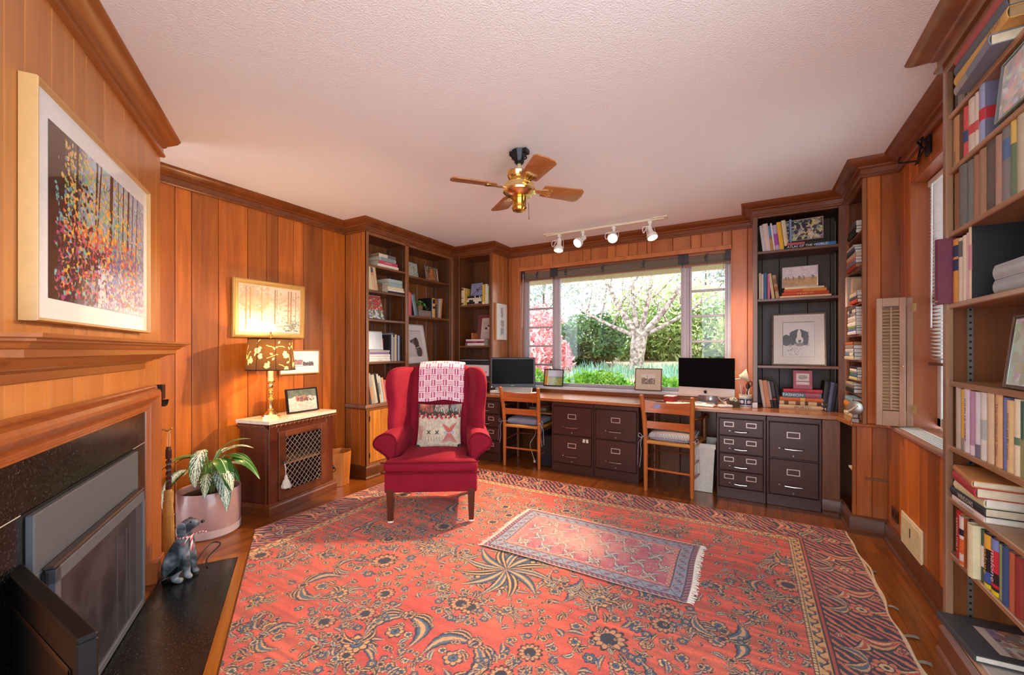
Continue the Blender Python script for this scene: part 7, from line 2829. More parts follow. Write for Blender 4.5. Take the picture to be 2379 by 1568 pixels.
# album on the bottom shelf
t = thing('picture_album', 'large grey album with a photograph on its cover lying on the bottom right shelf', 'book')
t.matrix_basis = LT(NB, .035, -.028, .1508, 4)
mb = MB(); mb.box(0, .27, .0, .33, .0, .004, 0, .0012); mb.box(0, .27, .0, .33, .022, .026, 0, .0012); mb.box(.0, .27, -.004, .001, 0, .026, 0, .002); mb.build('cover', C('4a4a4c', .6), t)
mb = MB(); mb.box(.003, .266, .003, .325, .0045, .0215); mb.build('page_block', PAGEW, t, smooth=0)
im = scene_photo(23, 'c8b09a', 'b0968a', ('8a5a5a', 'd8ccc0', 'd8a46a', '6a5058', 'e0d8d0', 'a08a94'), .4, 40, 4, 60, 50)
rect(im, 0, .86, 1, 1, 'd9ccc2')
o = canvas('cover_picture', im, .17, .20, paint(.3, .4), t)
o.matrix_basis = Matrix.Translation((.065, .075, .0266)) @ Matrix.Rotation(R(-90), 4, 'X')
mb = MB(); mb.box(0, .30, 0, .26, 0, .012, 0, .002); mb.box(.02, .32, .01, .25, .0125, .024, 1, .002)
o = mb.build('folded_papers', [C('d2a884', .7), C('c9c2b4', .7)]); o.matrix_basis = LT(NB, .055, -.0, .1225, 0); tag(o, 'folded tan and white papers under the large grey album', 'papers')
# lettering on the broad lavender book
mb = MB()
Mx = Matrix(((0, 0, 1, 0), (1, 0, 0, 0), (0, 1, 0, 0), (0, 0, 0, 1)))
for (s_, sz, yy_, zz_) in (('A HIST', .022, .10, .172), ('E', .034, .10, .148), ('SPY', .036, .09, .118), ('P', .03, .08, .104)):
    mb.text(s_, sz, Matrix.Translation((0, yy_, zz_)) @ Mx, 0)
lav = [o for o in bpy.data.objects if o.get('label', '').startswith('thick lavender')][0]
mb.v = [(p[0] + .0453, p[1], p[2]) for p in mb.v]
o = mb.build('cover_lettering', C('cfd2e0', .5), lav)
mb = MB(); mb.text('Win', .034, Matrix.Translation((.0461, .10, .092)) @ Mx, 0); mb.build('cover_lettering', C('f2e0d8', .5), lav)
# ================================================================== rugs
class Weave:
    """pattern canvas in metres; x to the right, y away from the viewer"""

    def __init__(self, x0, x1, y0, y1, res, c):
        self.x0, self.y0, self.res = x0, y0, res
        self.W = int(round((x1 - x0) / res)) + 1
        self.H = int(round((y1 - y0) / res)) + 1
        self.im = np.ones((self.H, self.W, 3)) * rgb(c)
        self.X = x0 + np.arange(self.W) * res
        self.Y = y0 + np.arange(self.H) * res

    def win(self, cx, cy, r_):
        i0 = max(0, int((cx - r_ - self.x0) / self.res)); i1 = min(self.W, int((cx + r_ - self.x0) / self.res) + 2)
        j0 = max(0, int((cy - r_ - self.y0) / self.res)); j1 = min(self.H, int((cy + r_ - self.y0) / self.res) + 2)
        if i1 <= i0 or j1 <= j0:
            return None
        u, v = np.meshgrid(self.X[i0:i1] - cx, self.Y[j0:j1] - cy)
        return self.im[j0:j1, i0:i1], u, v

    def put(self, cx, cy, r_, ang, fn):
        q = self.win(cx, cy, r_)
        if q is None: return
        im, u, v = q
        c, s = math.cos(ang), math.sin(ang)
        a, b = u * c + v * s, -u * s + v * c
        for m, col in fn(a, b):
            im[m] = col

    def flower(self, cx, cy, r_, n, cols, ang=0):
        def fn(a, b):
            r = np.hypot(a, b); th = np.arctan2(b, a)
            pr = r_ * (.74 + .26 * np.abs(np.cos(n * th / 2)))
            return [(r < pr, cols[0]), (r < pr * .82, cols[1]), ((r < pr * .82) & (np.abs(np.cos(n * th / 2)) < .22) & (r > r_ * .4), cols[0]), (r < r_ * .46, cols[0]), (r < r_ * .37, cols[2]), (r < r_ * .16, cols[0])]
        self.put(cx, cy, r_ * 1.05, ang, fn)

    def leaf(self, cx, cy, L, Wd, ang, cols, bend=.15, teeth=0):
        def fn(a, b):
            t = np.clip(a / L, 0, 1)
            ins = (a > 0) & (a < L)
            w = Wd * np.sin(PI * t ** .8) * (1 + teeth * np.sin(t * 40))
            d = np.abs(b - bend * L * np.sin(PI * t) * .6)
            return [(ins & (d < w), cols[0]), (ins & (d < w * .68), cols[1]), (ins & (d < w * .30), cols[2])]
        self.put(cx, cy, L * 1.1, ang, fn)

    def stem(self, pts, w, col):
        P = catmull([(p[0], p[1], 0) for p in pts], 8)
        for p in P:
            q = self.win(p.x, p.y, w)
            if q is None: continue
            im, u, v = q
            im[np.hypot(u, v) < w] = col

    def band(self, m, col):
        self.im[m] = col


NAVY, DARK, TEAL, PEACH, CORAL, CREAM_, PINK, BROWN = [rgb(c) for c in ('161d38', '25121c', '3f5c74', 'd69a62', 'c04834', 'd6b27e', 'd07a6a', '7a3a24')]
RX0, RX1, RY0, RY1 = -2.92, .57, .43, 3.545
RES = .0036
K = Weave(RX0, RX1, RY0, RY1, RES, 'c8452f')
# worn, streaked ground
nz = vnoise(K.H, K.W, 130, 2) * .6 + vnoise(K.H, K.W, 36, 3) * .4
st = vnoise(K.H, K.W, 5, 6)
stl = np.repeat(vnoise(K.H, 40, 5, 8)[:, :1], K.W, 1)
grd = rgb('c63a30')[None, None] * (1 - nz[..., None]) + rgb('e06840')[None, None] * nz[..., None]
grd *= (.86 + .20 * stl + .06 * st)[..., None]
K.im[:] = grd
cx_, cy_ = (RX0 + RX1) / 2, (RY0 + RY1) / 2
BW = .275            # main border
GW = .085            # guard
fx0, fx1, fy0, fy1 = RX0 + BW + GW, RX1 - BW - GW, RY0 + BW + GW, RY1 - BW - GW
g = random.Random(21)
PALS = [(NAVY, PEACH, TEAL), (DARK, PEACH, NAVY), (NAVY, TEAL, PEACH), (DARK, rgb('cc8e62'), NAVY), (NAVY, CREAM_, TEAL), (NAVY, PINK, CREAM_)]


def spray(x, y, s, a, kind, g):
    """one floral spray: blossom, curling stems, leaves and small flowers"""
    prim = []
    if kind == 0:      # vase of fanned leaves
        for k in range(-4, 5):
            prim.append(('leaf', x, y, s * (.75 + .25 * math.cos(k)), s * .075, a + k * .36, PALS[(k + 4) % 3], .25 * (1 if k > 0 else -1), .1))
        prim.append(('flower', x, y, s * .30, 8, PALS[0], a))
        for k in (-1, 1):
            prim.append(('leaf', x, y, s * .6, s * .11, a + PI + k * .5, PALS[1], k * .4, 0))
    elif kind == 1:    # large rosette with ring of little flowers
        prim.append(('flower', x, y, s * .36, 12, PALS[3], a))
        for k in range(9):
            b = a + k * 2 * PI / 9
            prim.append(('flower', x + s * .66 * math.cos(b), y + s * .66 * math.sin(b), s * .14, 6, PALS[k % 2 * 2], b))
            prim.append(('leaf', x + s * .44 * math.cos(b + .35), y + s * .44 * math.sin(b + .35), s * .4, s * .075, b + .35, PALS[k % 3], .3, .1))
    elif kind == 2:    # branching stem
        pts = [(x + s * t * math.cos(a + .5 * math.sin(t * 3)), y + s * t * math.sin(a + .5 * math.sin(t * 3))) for t in (0, .3, .6, .9, 1.2)]
        prim.append(('stem', pts, .0042, DARK))
        for k, (px, py) in enumerate(pts):
            for sg in (-1, 1):
                prim.append(('leaf', px, py, s * .42, s * .085, a + sg * (.9 + .2 * k), PALS[(k + sg) % 5], sg * .3, 0))
            if k:
                b = a + (1.2 if k % 2 else -1.2)
                prim.append(('flower', px + s * .30 * math.cos(b), py + s * .30 * math.sin(b), s * .15, 6, PALS[k % 4], b))
        prim.append(('flower', pts[-1][0], pts[-1][1], s * .24, 8, PALS[1], a))
    elif kind == 3:    # great curled leaves
        for sg in (-1, 1):
            prim.append(('leaf', x, y, s * 1.0, s * .16, a + sg * .45, PALS[2 if sg > 0 else 0], sg * .5, .08))
            prim.append(('leaf', x, y, s * .7, s * .09, a + sg * 1.2, PALS[1], sg * .4, 0))
        prim.append(('flower', x + s * .5 * math.cos(a), y + s * .5 * math.sin(a), s * .2, 7, PALS[0], a))
        prim.append(('flower', x, y, s * .16, 6, PALS[3], a))
    else:              # scattered buds
        for k in range(6):
            b = a + k * 1.05
            prim.append(('flower', x + s * .4 * math.cos(b), y + s * .4 * math.sin(b), s * .13, 5, PALS[k % 5], b))
            prim.append(('leaf', x + s * .1 * math.cos(b), y + s * .1 * math.sin(b), s * .26, s * .045, b, PALS[(k + 2) % 5], .3, 0))
    return prim


def stamp(K, prim, fx, fy, cx, cy):
    mx = (lambda q: 2 * cx - q) if fx else (lambda q: q)
    my = (lambda q: 2 * cy - q) if fy else (lambda q: q)

    def an(q):
        if fx: q = PI - q
        if fy: q = -q
        return q
    for p in prim:
        if p[0] == 'leaf':
            K.leaf(mx(p[1]), my(p[2]), p[3], p[4], an(p[5]), p[6], p[7] * (-1 if fx != fy else 1), p[8])
        elif p[0] == 'flower':
            K.flower(mx(p[1]), my(p[2]), p[3], p[4], p[5], an(p[6]))
        else:
            K.stem([(mx(q[0]), my(q[1])) for q in p[1]], p[2], p[3])


pts = []
tries = 0
while len(pts) < 60 and tries < 9000:
    tries += 1
    x = cx_ + .02 + g.random() * (fx1 - cx_ - .05)
    y = cy_ + .02 + g.random() * (fy1 - cy_ - .05)
    s = .13 + .12 * g.random()
    if all(math.hypot(x - q[0], y - q[1]) > (s + q[2]) * .54 for q in pts):
        pts.append((x, y, s))
for i, (x, y, s) in enumerate(pts):
    p = spray(x, y, s, g.random() * 2 * PI, i % 5, g)
    for fx in (False, True):
        for fy in (False, True):
            stamp(K, p, fx, fy, cx_, cy_)
# small filler buds
for _ in range(420):
    x = cx_ + g.random() * (fx1 - cx_); y = cy_ + g.random() * (fy1 - cy_)
    pal = PALS[g.randrange(5)]; r_ = .009 + .014 * g.random(); a = g.random() * 6
    for fx in (0, 1):
        for fy in (0, 1):
            (K.flower(2 * cx_ - x if fx else x, 2 * cy_ - y if fy else y, r_, 5, pal, a) if _ % 2 else
             K.leaf(2 * cx_ - x if fx else x, 2 * cy_ - y if fy else y, r_ * 3, r_ * .7, (PI - a if fx else a) * (-1 if fy else 1), pal, .3, 0))
# pale centre medallion
p = [('flower', cx_, cy_, .12, 12, (NAVY, CREAM_, CORAL), 0)] + [('leaf', cx_, cy_, .3, .03, k * PI / 6, PALS[k % 3], .2, 0) for k in range(12)]
stamp(K, p, 0, 0, cx_, cy_)
# borders: distance from the edge
XX, YY = np.meshgrid(K.X, K.Y)
dl, dr_, df, db_ = XX - RX0, RX1 - XX, YY - RY0, RY1 - YY
dmin = np.minimum(np.minimum(dl, dr_), np.minimum(df, db_))
side_x = np.minimum(dl, dr_) < np.minimum(df, db_)
along = np.where(side_x, YY, XX)
bord = dmin < BW
nzb = vnoise(K.H, K.W, 9, 14)
fold = .012 * np.sin(along * 55) + .02 * np.sin(along * 21 + 1)
q = (along * 1.0 + dmin * .35 + fold * .4) % .40
stripe = (np.sin((along - dmin * .9) * 2 * PI / .046 + nzb * 3.2) > .2)
ground = np.where(stripe[..., None], np.where(nzb[..., None] > .5, rgb('d8764e'), rgb('cf5a44')), NAVY)
K.im[bord] = ground[bord]
# paisley and flower motifs along the border
per = .205
for (horiz, base) in ((1, RY1 - BW / 2), (1, RY0 + BW / 2), (0, RX0 + BW / 2), (0, RX1 - BW / 2)):
    lo, hi = (RX0, RX1) if horiz else (RY0, RY1)
    nper = int((hi - lo - .1) / per)
    for k in range(nper):
        p0 = lo + .12 + (k + .5) * (hi - lo - .24) / nper
        x, y = (p0, base) if horiz else (base, p0)
        inw = (1 if base < (cy_ if horiz else cx_) else -1)
        an = (PI / 2 if horiz else 0) * 1.0 + (0 if inw > 0 else PI)
        off = .045
        def at(a, b):
            return (x + a * math.cos(an) - b * math.sin(an), y + a * math.sin(an) + b * math.cos(an))
        if k % 2 == 0:
            K.leaf(*at(-.11, 0), .19, .05, an, (NAVY, PEACH, CORAL), .5, 0)
            K.leaf(*at(-.085, .01), .12, .026, an, (DARK, CORAL, CREAM_), .5, 0)
            K.leaf(*at(.02, .05), .10, .026, an + 1.0, (NAVY, CREAM_, CORAL), .4, 0)
            K.flower(*at(-.10, .065), .026, 6, (NAVY, PEACH, CORAL))
            K.flower(*at(.10, .06), .022, 6, (DARK, PINK, CREAM_))
        else:
            K.flower(*at(-.02, 0), .058, 8, (NAVY, rgb('d9714c'), CREAM_))
            K.leaf(*at(.03, 0), .11, .03, an + .5, (NAVY, PEACH, TEAL), .4, 0)
            K.leaf(*at(.03, 0), .11, .03, an - .5, (NAVY, PEACH, TEAL), -.4, 0)
            K.leaf(*at(-.06, .0), .08, .024, an + 2.6, (DARK, CREAM_, CORAL), .4, 0)
            K.leaf(*at(-.06, .0), .08, .024, an - 2.6, (DARK, CREAM_, CORAL), -.4, 0)
# guard stripes
gd = (dmin >= BW) & (dmin < BW + GW)
gq = dmin - BW
K.im[gd] = rgb('d9a564')
K.im[gd & (gq < .007)] = DARK
K.im[gd & (gq >= .007) & (gq < .018)] = rgb('b8402e')
K.im[gd & (gq >= .018) & (gq < .022)] = DARK
wav = np.abs(gq - .045 - .012 * np.sin(along * 2 * PI / .07))
K.im[gd & (wav < .0045) & (gq > .022) & (gq < .066)] = NAVY
dots = (np.abs(gq - .034) < .007) & (np.cos(along * 2 * PI / .07) > .75)
K.im[gd & dots] = rgb('a8402e')
dots = (np.abs(gq - .057) < .007) & (np.cos(along * 2 * PI / .07) < -.75)
K.im[gd & dots] = TEAL
K.im[gd & (gq >= .066) & (gq < .070)] = DARK
K.im[gd & (gq >= .070) & (gq < .082)] = rgb('e2c088')
K.im[gd & (gq >= .070) & (gq < .082) & (np.cos(along * 2 * PI / .016) > .5)] = BROWN
K.im[gd & (gq >= .082)] = DARK
# outer selvedge
K.im[dmin < .010] = rgb('b85a40')
K.im[(dr_ < .016)] = rgb('dcbf98')
# wear: broad pale patches, knot-scale grain
wear = np.clip(vnoise(K.H, K.W, 90, 31) - .55, 0, 1) * .8
K.im[:] = K.im * (1 - wear[..., None] * .5) + rgb('d98a70') * wear[..., None] * .5
rs = np.random.RandomState(5)
K.im *= (.90 + .2 * rs.rand(K.H, K.W))[..., None]
K.im *= (.95 + .08 * stl)[..., None]
# cut-out of the hearth corner: the rug is folded under along the oak strip
ca, sa = math.cos(FROT), math.sin(FROT)
S_ = (XX - FP0[0]) * ca + (YY - FP0[1]) * sa
O_ = (XX - FP0[0]) * sa - (YY - FP0[1]) * ca
wob = .010 * np.sin(YY * 7) + .006 * np.sin(YY * 19 + 1)
mask = (O_ > .455) & ~((YY < 1.335) & (XX < -2.62)) & (XX < RX1 - .004 + wob)
zz_ = .004 + .004 * vnoise(K.H, K.W, 70, 41) + .0045 * np.clip(1 - np.abs(np.minimum(dl, dr_) - .03) / .03, 0, 1)


def rugfn(X, Z):
    return XX[::-1], YY[::-1], zz_[::-1]


rug = thing('oriental_rug', 'large worn red oriental rug with navy floral border covering the floor', 'rug')
canvas('pile', K.im[::-1], 1, 1, paint(.95, 0, .6, .25, bscale=900), rug, rugfn, mask[::-1])
mb = MB()
for k in range(420):
    y = RY0 + .02 + k * (RY1 - RY0 - .04) / 420
    w0 = .010 * math.sin(y * 7) + .006 * math.sin(y * 19 + 1)
    x = RX1 + w0 - .004
    mb.ell(x, y, .006, .006, .0052, .005, 5, 4)
mb.build('edge_binding', C('d9c09c', .9), rug)
mb = MB()
for (y, L_, a) in ((2.36, .05, .3), (2.60, .035, -.4), (2.19, .04, .1), (2.95, .03, .5)):
    x = RX1 + .0
    for q in range(4):
        mb.tube(catmull([(x, y + q * .004, .006), (x + L_ * .5, y + L_ * .4 * a + q * .005, .009), (x + L_, y + L_ * a + q * .006, .004)], 4), .0016, 5)
mb.build('loose_threads', C('8a8478', .9), rug)

# small prayer rug
R2 = Weave(-1.45, -.262, 2.14, 2.812, .0036, 'c46a72')
XX2, YY2 = np.meshgrid(R2.X, R2.Y)
n2 = vnoise(R2.H, R2.W, 40, 51); n3 = vnoise(R2.H, R2.W, 12, 52)
R2.im[:] = rgb('a8445e')[None, None] * (1 - n2[..., None]) + rgb('cf8078')[None, None] * n2[..., None]
NV, BL, CR2, RS, OR = [rgb(c) for c in ('4a3450', '7d90a4', 'd8c09c', 'b83a5a', 'cc7a5c')]
g2 = random.Random(4)
for i in range(6):
    for j in range(4):
        x = -1.45 + .20 + i * .155 + (j % 2) * .07
        y = 2.14 + .165 + j * .115
        R2.flower(x, y, .042, 8, [(NV, CR2, OR), (NV, BL, CR2), (NV, OR, CR2)][(i + j) % 3])
        for k in range(4):
            R2.leaf(x, y, .075, .012, k * PI / 2 + .6, (NV, BL, CR2), .3, 0)
for _ in range(240):
    R2.flower(-1.30 + g2.random() * .9, 2.27 + g2.random() * .42, .006 + .006 * g2.random(), 5, [(NV, CR2, OR), (RS, BL, CR2), (NV, RS, CR2)][g2.randrange(3)])
d2 = np.minimum(np.minimum(XX2 + 1.45, -.262 - XX2), np.minimum(YY2 - 2.14, 2.812 - YY2))
al2 = np.where(np.minimum(XX2 + 1.45, -.262 - XX2) < np.minimum(YY2 - 2.14, 2.812 - YY2), YY2, XX2)
m = d2 < .125
R2.im[m] = rgb('8f8c9c')
R2.im[d2 < .032] = rgb('6a4058')
R2.im[(d2 < .032) & (np.sin(al2 * 2 * PI / .03 + d2 * 160) > .5)] = rgb('b07a80')
R2.im[(d2 >= .032) & (d2 < .038)] = NV
mm = (d2 >= .038) & (d2 < .096)
R2.im[mm] = rgb('8c93a2')
R2.im[mm & (np.cos(al2 * 2 * PI / .075) * .026 > np.abs(d2 - .067))] = rgb('b87a7c')
R2.im[mm & (np.cos(al2 * 2 * PI / .075) * .012 > np.abs(d2 - .067))] = rgb('5c7088')
R2.im[mm & (np.abs(d2 - .067 - .018 * np.sin(al2 * 2 * PI / .075)) < .003)] = NV
R2.im[(d2 >= .096) & (d2 < .102)] = NV
gg = (d2 >= .102) & (d2 < .125)
R2.im[gg] = rgb('d08c78')
R2.im[gg & (np.abs(d2 - .113 - .007 * np.sin(al2 * 2 * PI / .04)) < .003)] = rgb('a84a58')
wr = np.clip(np.exp(-(((XX2 + .93) / .22) ** 2 + ((YY2 - 2.52) / .2) ** 2)) * .7 + .35 * (n3 - .5), 0, .65)
wr = np.where(d2 > .1, wr, wr * .25)
R2.im[:] = R2.im * (1 - wr[..., None]) + rgb('dcae9c') * wr[..., None]
R2.im *= (.90 + .2 * rs.rand(R2.H, R2.W))[..., None]
R2.im[d2 < .006] = rgb('d6c3aa')
z2 = .0135 + .0025 * vnoise(R2.H, R2.W, 30, 61)


def rug2fn(X, Z):
    return (XX2 + .006 * np.sin(YY2 * 9))[::-1], (YY2 + .008 * np.sin(XX2 * 4))[::-1], z2[::-1]


pr = thing('prayer_rug', 'small faded pink rug with blue border lying on the big red rug', 'rug')
o = canvas('pile', R2.im[::-1], 1, 1, paint(.95, 0, .6, .25, bscale=900), pr, rug2fn)
gx = random.Random(8)
for (xe, sg) in ((-1.45, -1), (-.262, 1)):
    mb = MB()
    y = 2.142
    while y < 2.81:
        L_ = .012 + .022 * gx.random()
        xo = xe + .006 * math.sin(y * 9)
        mb.tube([(xo - sg * .004, y, .0145), (xo + sg * L_ * .6, y + (gx.random() - .5) * .012, .0125), (xo + sg * L_, y + (gx.random() - .5) * .016, .0105)], .0017, 4)
        y += .0048
    mb.build('fringe', C('e9dfcf', .9), pr)
# ================================================================== garden outside
gm, nt, b = _mat('garden_soil')
N, L_ = nt.nodes.new, nt.links.new
tc = N('ShaderNodeTexCoord'); n1 = N('ShaderNodeTexNoise'); n1.inputs['Scale'].default_value = 3; n1.inputs['Detail'].default_value = 6
L_(tc.outputs['Object'], n1.inputs['Vector'])
r1 = N('ShaderNodeValToRGB'); r1.color_ramp.elements[0].color = (*lin('6a5a44'), 1); r1.color_ramp.elements[1].color = (*lin('b09a80'), 1)
L_(n1.outputs['Fac'], r1.inputs['Fac']); L_(r1.outputs['Color'], b.inputs['Base Color']); b.inputs['Roughness'].default_value = 1


def gz(x, y):
    t = max(0, min(1, (y - 5.2) / 5.0))
    return .30 + .62 * t + .25 * max(0, (y - 10.2) / 8)


mb = MB()
G = [[(x, y, gz(x, y) + .03 * math.sin(x * 2.1 + y)) for y in np.linspace(4.75, 26, 40)] for x in np.linspace(-22, 10, 40)]
mb.grid(G)
mb.add([(-22, 4.75, -.6), (10, 4.75, -.6), (10, 4.75, .31), (-22, 4.75, .31)], [(0, 1, 2, 3)])
struct(mb.build('ground', gm), 'sloping garden ground outside the window')
# eaves
mb = MB()
mb.box(-6, 3, 4.72, 5.45, 2.26, 2.30)
mb.box(-6, 3, 5.42, 5.46, 2.17, 2.32, 0, .004)
mb.box(-6, 3, 5.36, 5.42, 2.245, 2.26, 0, .004)
mb.box(-6, 3, 5.46, 5.50, 2.215, 2.34, 0, .004)
struct(mb.build('trim_9', C('e6dcb4', .6)), 'cream roof eaves outside the window')
mb = MB()
mb.M = Matrix.Translation((-1.02, 5.15, 2.259))
mb.lathe([(.06, 0), (.06, -.02), (.035, -.05), (.02, -.052)], n=16)
tag(mb.build('eave_lamp', CREAM), 'small cream lamp under the outside eaves', 'lamp')


def foliage(name, label, cat, c, rad, n, s, mats, seed, group=None, trunk=True, shell=.55, base=None, aspect=1.8):
    g = np.random.RandomState(seed)
    t = thing(name, label, cat, (c[0], c[1], gz(c[0], c[1])), 0, group)
    z0 = gz(c[0], c[1])
    d = g.normal(size=(n, 3)); d /= np.linalg.norm(d, axis=1)[:, None]
    lump = 1 + .22 * np.sin(d[:, 0] * 7 + seed) * np.sin(d[:, 1] * 6 + 2 * seed) * np.sin(d[:, 2] * 5)
    r = (shell + (1 - shell) * g.rand(n) ** .6) * lump
    P = d * r[:, None] * np.array(rad) + np.array([0, 0, c[2] - z0])
    e1 = g.normal(size=(n, 3)); e1 /= np.linalg.norm(e1, axis=1)[:, None]
    e2 = np.cross(e1, g.normal(size=(n, 3))); e2 /= np.linalg.norm(e2, axis=1)[:, None]
    sz = s * (.6 + .8 * g.rand(n))[:, None]
    V = np.stack([P - e1 * sz * aspect, P + e2 * sz * .6, P + e1 * sz * aspect, P - e2 * sz * .6], 1).reshape(-1, 3)
    me = bpy.data.meshes.new('foliage')
    me.vertices.add(4 * n); me.vertices.foreach_set('co', V.astype(np.float32).ravel())
    me.loops.add(4 * n); me.loops.foreach_set('vertex_index', np.arange(4 * n, dtype=np.int32))
    me.polygons.add(n); me.polygons.foreach_set('loop_start', np.arange(0, 4 * n, 4, dtype=np.int32))
    me.update(calc_edges=True)
    for q in mats: me.materials.append(q)
    me.polygons.foreach_set('material_index', g.randint(0, len(mats), n).astype(np.int32))
    o = bpy.data.objects.new('foliage', me); COL.objects.link(o); o.parent = t
    if trunk:
        mb = MB()
        hgt = c[2] - z0
        mb.tube([(0, 0, -.02), (.03, .0, hgt * .5), (0, 0, hgt)], [.05, .04, .02], 7)
        for k in range(5):
            a = k * 1.26
            mb.tube([(0, 0, hgt * .5), (rad[0] * .5 * math.cos(a), rad[1] * .5 * math.sin(a), hgt)], [.025, .008], 5)
        mb.build('stems', C('5a4636', .9), t)
    return t


def LF(c):
    key = ('leafm', c)
    if key in _cache: return _cache[key]
    m, nt, b = _mat('leaf_' + c)
    b.inputs['Base Color'].default_value = (*lin(c), 1); b.inputs['Roughness'].default_value = .6
    tr = nt.nodes.new('ShaderNodeBsdfTranslucent'); tr.inputs[0].default_value = (*lin(c), 1)
    mx = nt.nodes.new('ShaderNodeMixShader'); mx.inputs[0].default_value = .45
    nt.links.new(b.outputs[0], mx.inputs[1]); nt.links.new(tr.outputs[0], mx.inputs[2]); nt.links.new(mx.outputs[0], nt.nodes['Material Output'].inputs['Surface'])
    _cache[key] = m
    return m


lime = [LF('5f8f22'), LF('7aab30'), LF('4a7a1c')]
mid = [LF('7f9a50'), LF('a0b868'), LF('5a7a3c'), LF('b8c080')]
dark = [LF('4f7040'), LF('6a8a4c'), LF('3a5838')]
red = [LF('d08084'), LF('dca0a0'), LF('c8686c'), LF('e0c0b8')]
yg = [LF('b8c070'), LF('ccd090'), LF('98a860')]
pale = [LF('7a8a78'), LF('9aa890'), LF('8a9a9a'), LF('b0a4a4')]
blos = [LF('efe9e9'), LF('f4f0f2'), LF('c8b0b4'), LF('a8b078')]
grs = [LF('7faa98'), LF('9cc0ae'), LF('6a9a70')]
foliage('bright_shrub', 'low bright green shrub below the window, left of the mulch path', 'shrub', (-2.10, 6.35, .60), (.62, .42, .28), 2600, .030, lime, 1)
foliage('bright_shrub', 'low bright green shrub below the window, behind the town etching', 'shrub', (-1.15, 6.3, .58), (.46, .38, .26), 2000, .030, lime, 2)
foliage('bright_shrub', 'small bright green shrub at the far left pane foot', 'shrub', (-3.3, 6.4, .60), (.35, .35, .30), 1100, .03, lime, 3)
foliage('bright_shrub', 'small bright green shrub just left of the silver computer', 'shrub', (-.72, 6.0, .52), (.22, .22, .2), 800, .026, lime, 4)
foliage('dark_bush', 'rounded dark green bush left of the pale tree trunk', 'bush', (-3.35, 9.6, 1.45), (.85, .7, .62), 5200, .04, dark, 5)
foliage('red_maple', 'pinkish-red Japanese maple behind the left casement', 'tree', (-5.2, 10.3, 1.55), (1.15, .9, .85), 5200, .038, red, 6)
foliage('red_maple', 'small pinkish-red maple beside the dark bush', 'tree', (-3.9, 8.6, 1.0), (.5, .5, .62), 1800, .034, red, 60)
foliage('green_bush', 'leafy mid-green bush right behind the pale trunk', 'bush', (-2.45, 11.6, 1.75), (1.2, .8, .95), 5200, .045, mid, 7)
foliage('green_bush', 'big mid-green bush right of the pale trunk', 'bush', (-.95, 11.2, 1.6), (1.5, .8, 1.0), 6500, .045, mid, 8)
foliage('yellow_bush', 'yellowish bush behind the right casement', 'bush', (.35, 9.6, 1.6), (.95, .7, .95), 4500, .04, yg, 9)
foliage('yellow_bush', 'yellow-green bush behind the pale tree', 'bush', (-2.2, 13.5, 2.4), (1.8, .9, 1.1), 3800, .05, yg, 10)
for k, (x, y, z, rx, n) in enumerate(((-7.4, 15.5, 4.0, 2.2, 2200), (-4.4, 16.5, 4.4, 2.3, 2300), (-1.4, 16.5, 4.5, 2.3, 2300), (1.6, 16, 4.3, 2.2, 2100))):
    foliage('distant_tree', ('sunlit pale tree beyond the garden, leftmost of four', 'sunlit pale tree beyond the garden, second of four from the left', 'sunlit pale tree beyond the garden, third of four from the left', 'sunlit pale tree beyond the garden, rightmost of four')[k], 'tree', (x, y, z), (rx, 1.2, 2.5), n, .06, pale, 20 + k, 'distant trees beyond the garden', True, .2)
foliage('pink_tree', 'tree with pink blossom seen through the right casement', 'tree', (.55, 8.2, 2.45), (.8, .7, .6), 500, .035, [LF('d88a94'), LF('e2b4bc'), LF('f0e6e6')], 30, None, True, .2)
# tufts of blue-green daffodil leaves
g = np.random.RandomState(77)
mb = MB()
for k in range(1900):
    x = -3.3 + 3.6 * g.rand() if k % 3 else -1.5 + 1.7 * g.rand()
    y = 7.1 + 2.0 * g.rand()
    if -1.95 < x < -1.6 and y < 8: continue
    z = gz(x, y); hgt = .14 + .13 * g.rand(); a = g.rand() * 6.28; ln = .10 * g.rand(); w0 = .007
    dx, dy = math.cos(a) * ln, math.sin(a) * ln
    mb.add([(x - w0, y, z), (x + w0, y, z), (x + w0 + dx * .4, y + dy * .4, z + hgt * .7), (x + dx, y + dy, z + hgt), (x - w0 + dx * .4, y + dy * .4, z + hgt * .7)], [(0, 1, 2, 3, 4)], int(g.randint(3)))
o = mb.build('daffodil_grass', grs, smooth=0, recalc=False)
tag(o, 'blue-green daffodil leaves growing around the pale tree', 'grass', kind='stuff')
# the pale tree
t = thing('blossom_tree', 'pale-barked tree with white blossom in the middle of the window view', 'tree', (-2.05, 8.9, gz(-2.05, 8.9)), 0)
BK, nt, b = _mat('pale_bark')
N, L_ = nt.nodes.new, nt.links.new
tc = N('ShaderNodeTexCoord'); n1 = N('ShaderNodeTexNoise'); n1.inputs['Scale'].default_value = 14; n1.inputs['Detail'].default_value = 5
L_(tc.outputs['Object'], n1.inputs['Vector'])
r1 = N('ShaderNodeValToRGB'); r1.color_ramp.elements[0].position = .38; r1.color_ramp.elements[1].position = .6
r1.color_ramp.elements[0].color = (*lin('5f4f46'), 1); r1.color_ramp.elements[1].color = (*lin('a8998e'), 1)
L_(n1.outputs['Fac'], r1.inputs['Fac']); L_(r1.outputs['Color'], b.inputs['Base Color']); b.inputs['Roughness'].default_value = .9
mb = MB()
tp = (.04, 0, .78)
mb.tube(catmull([(-.03, 0, -.03), (-.02, 0, .25), (.0, 0, .5), tp], 5), [.17] * 3 + [.15] * 6 + [.16] * 7, 12)
ends = []
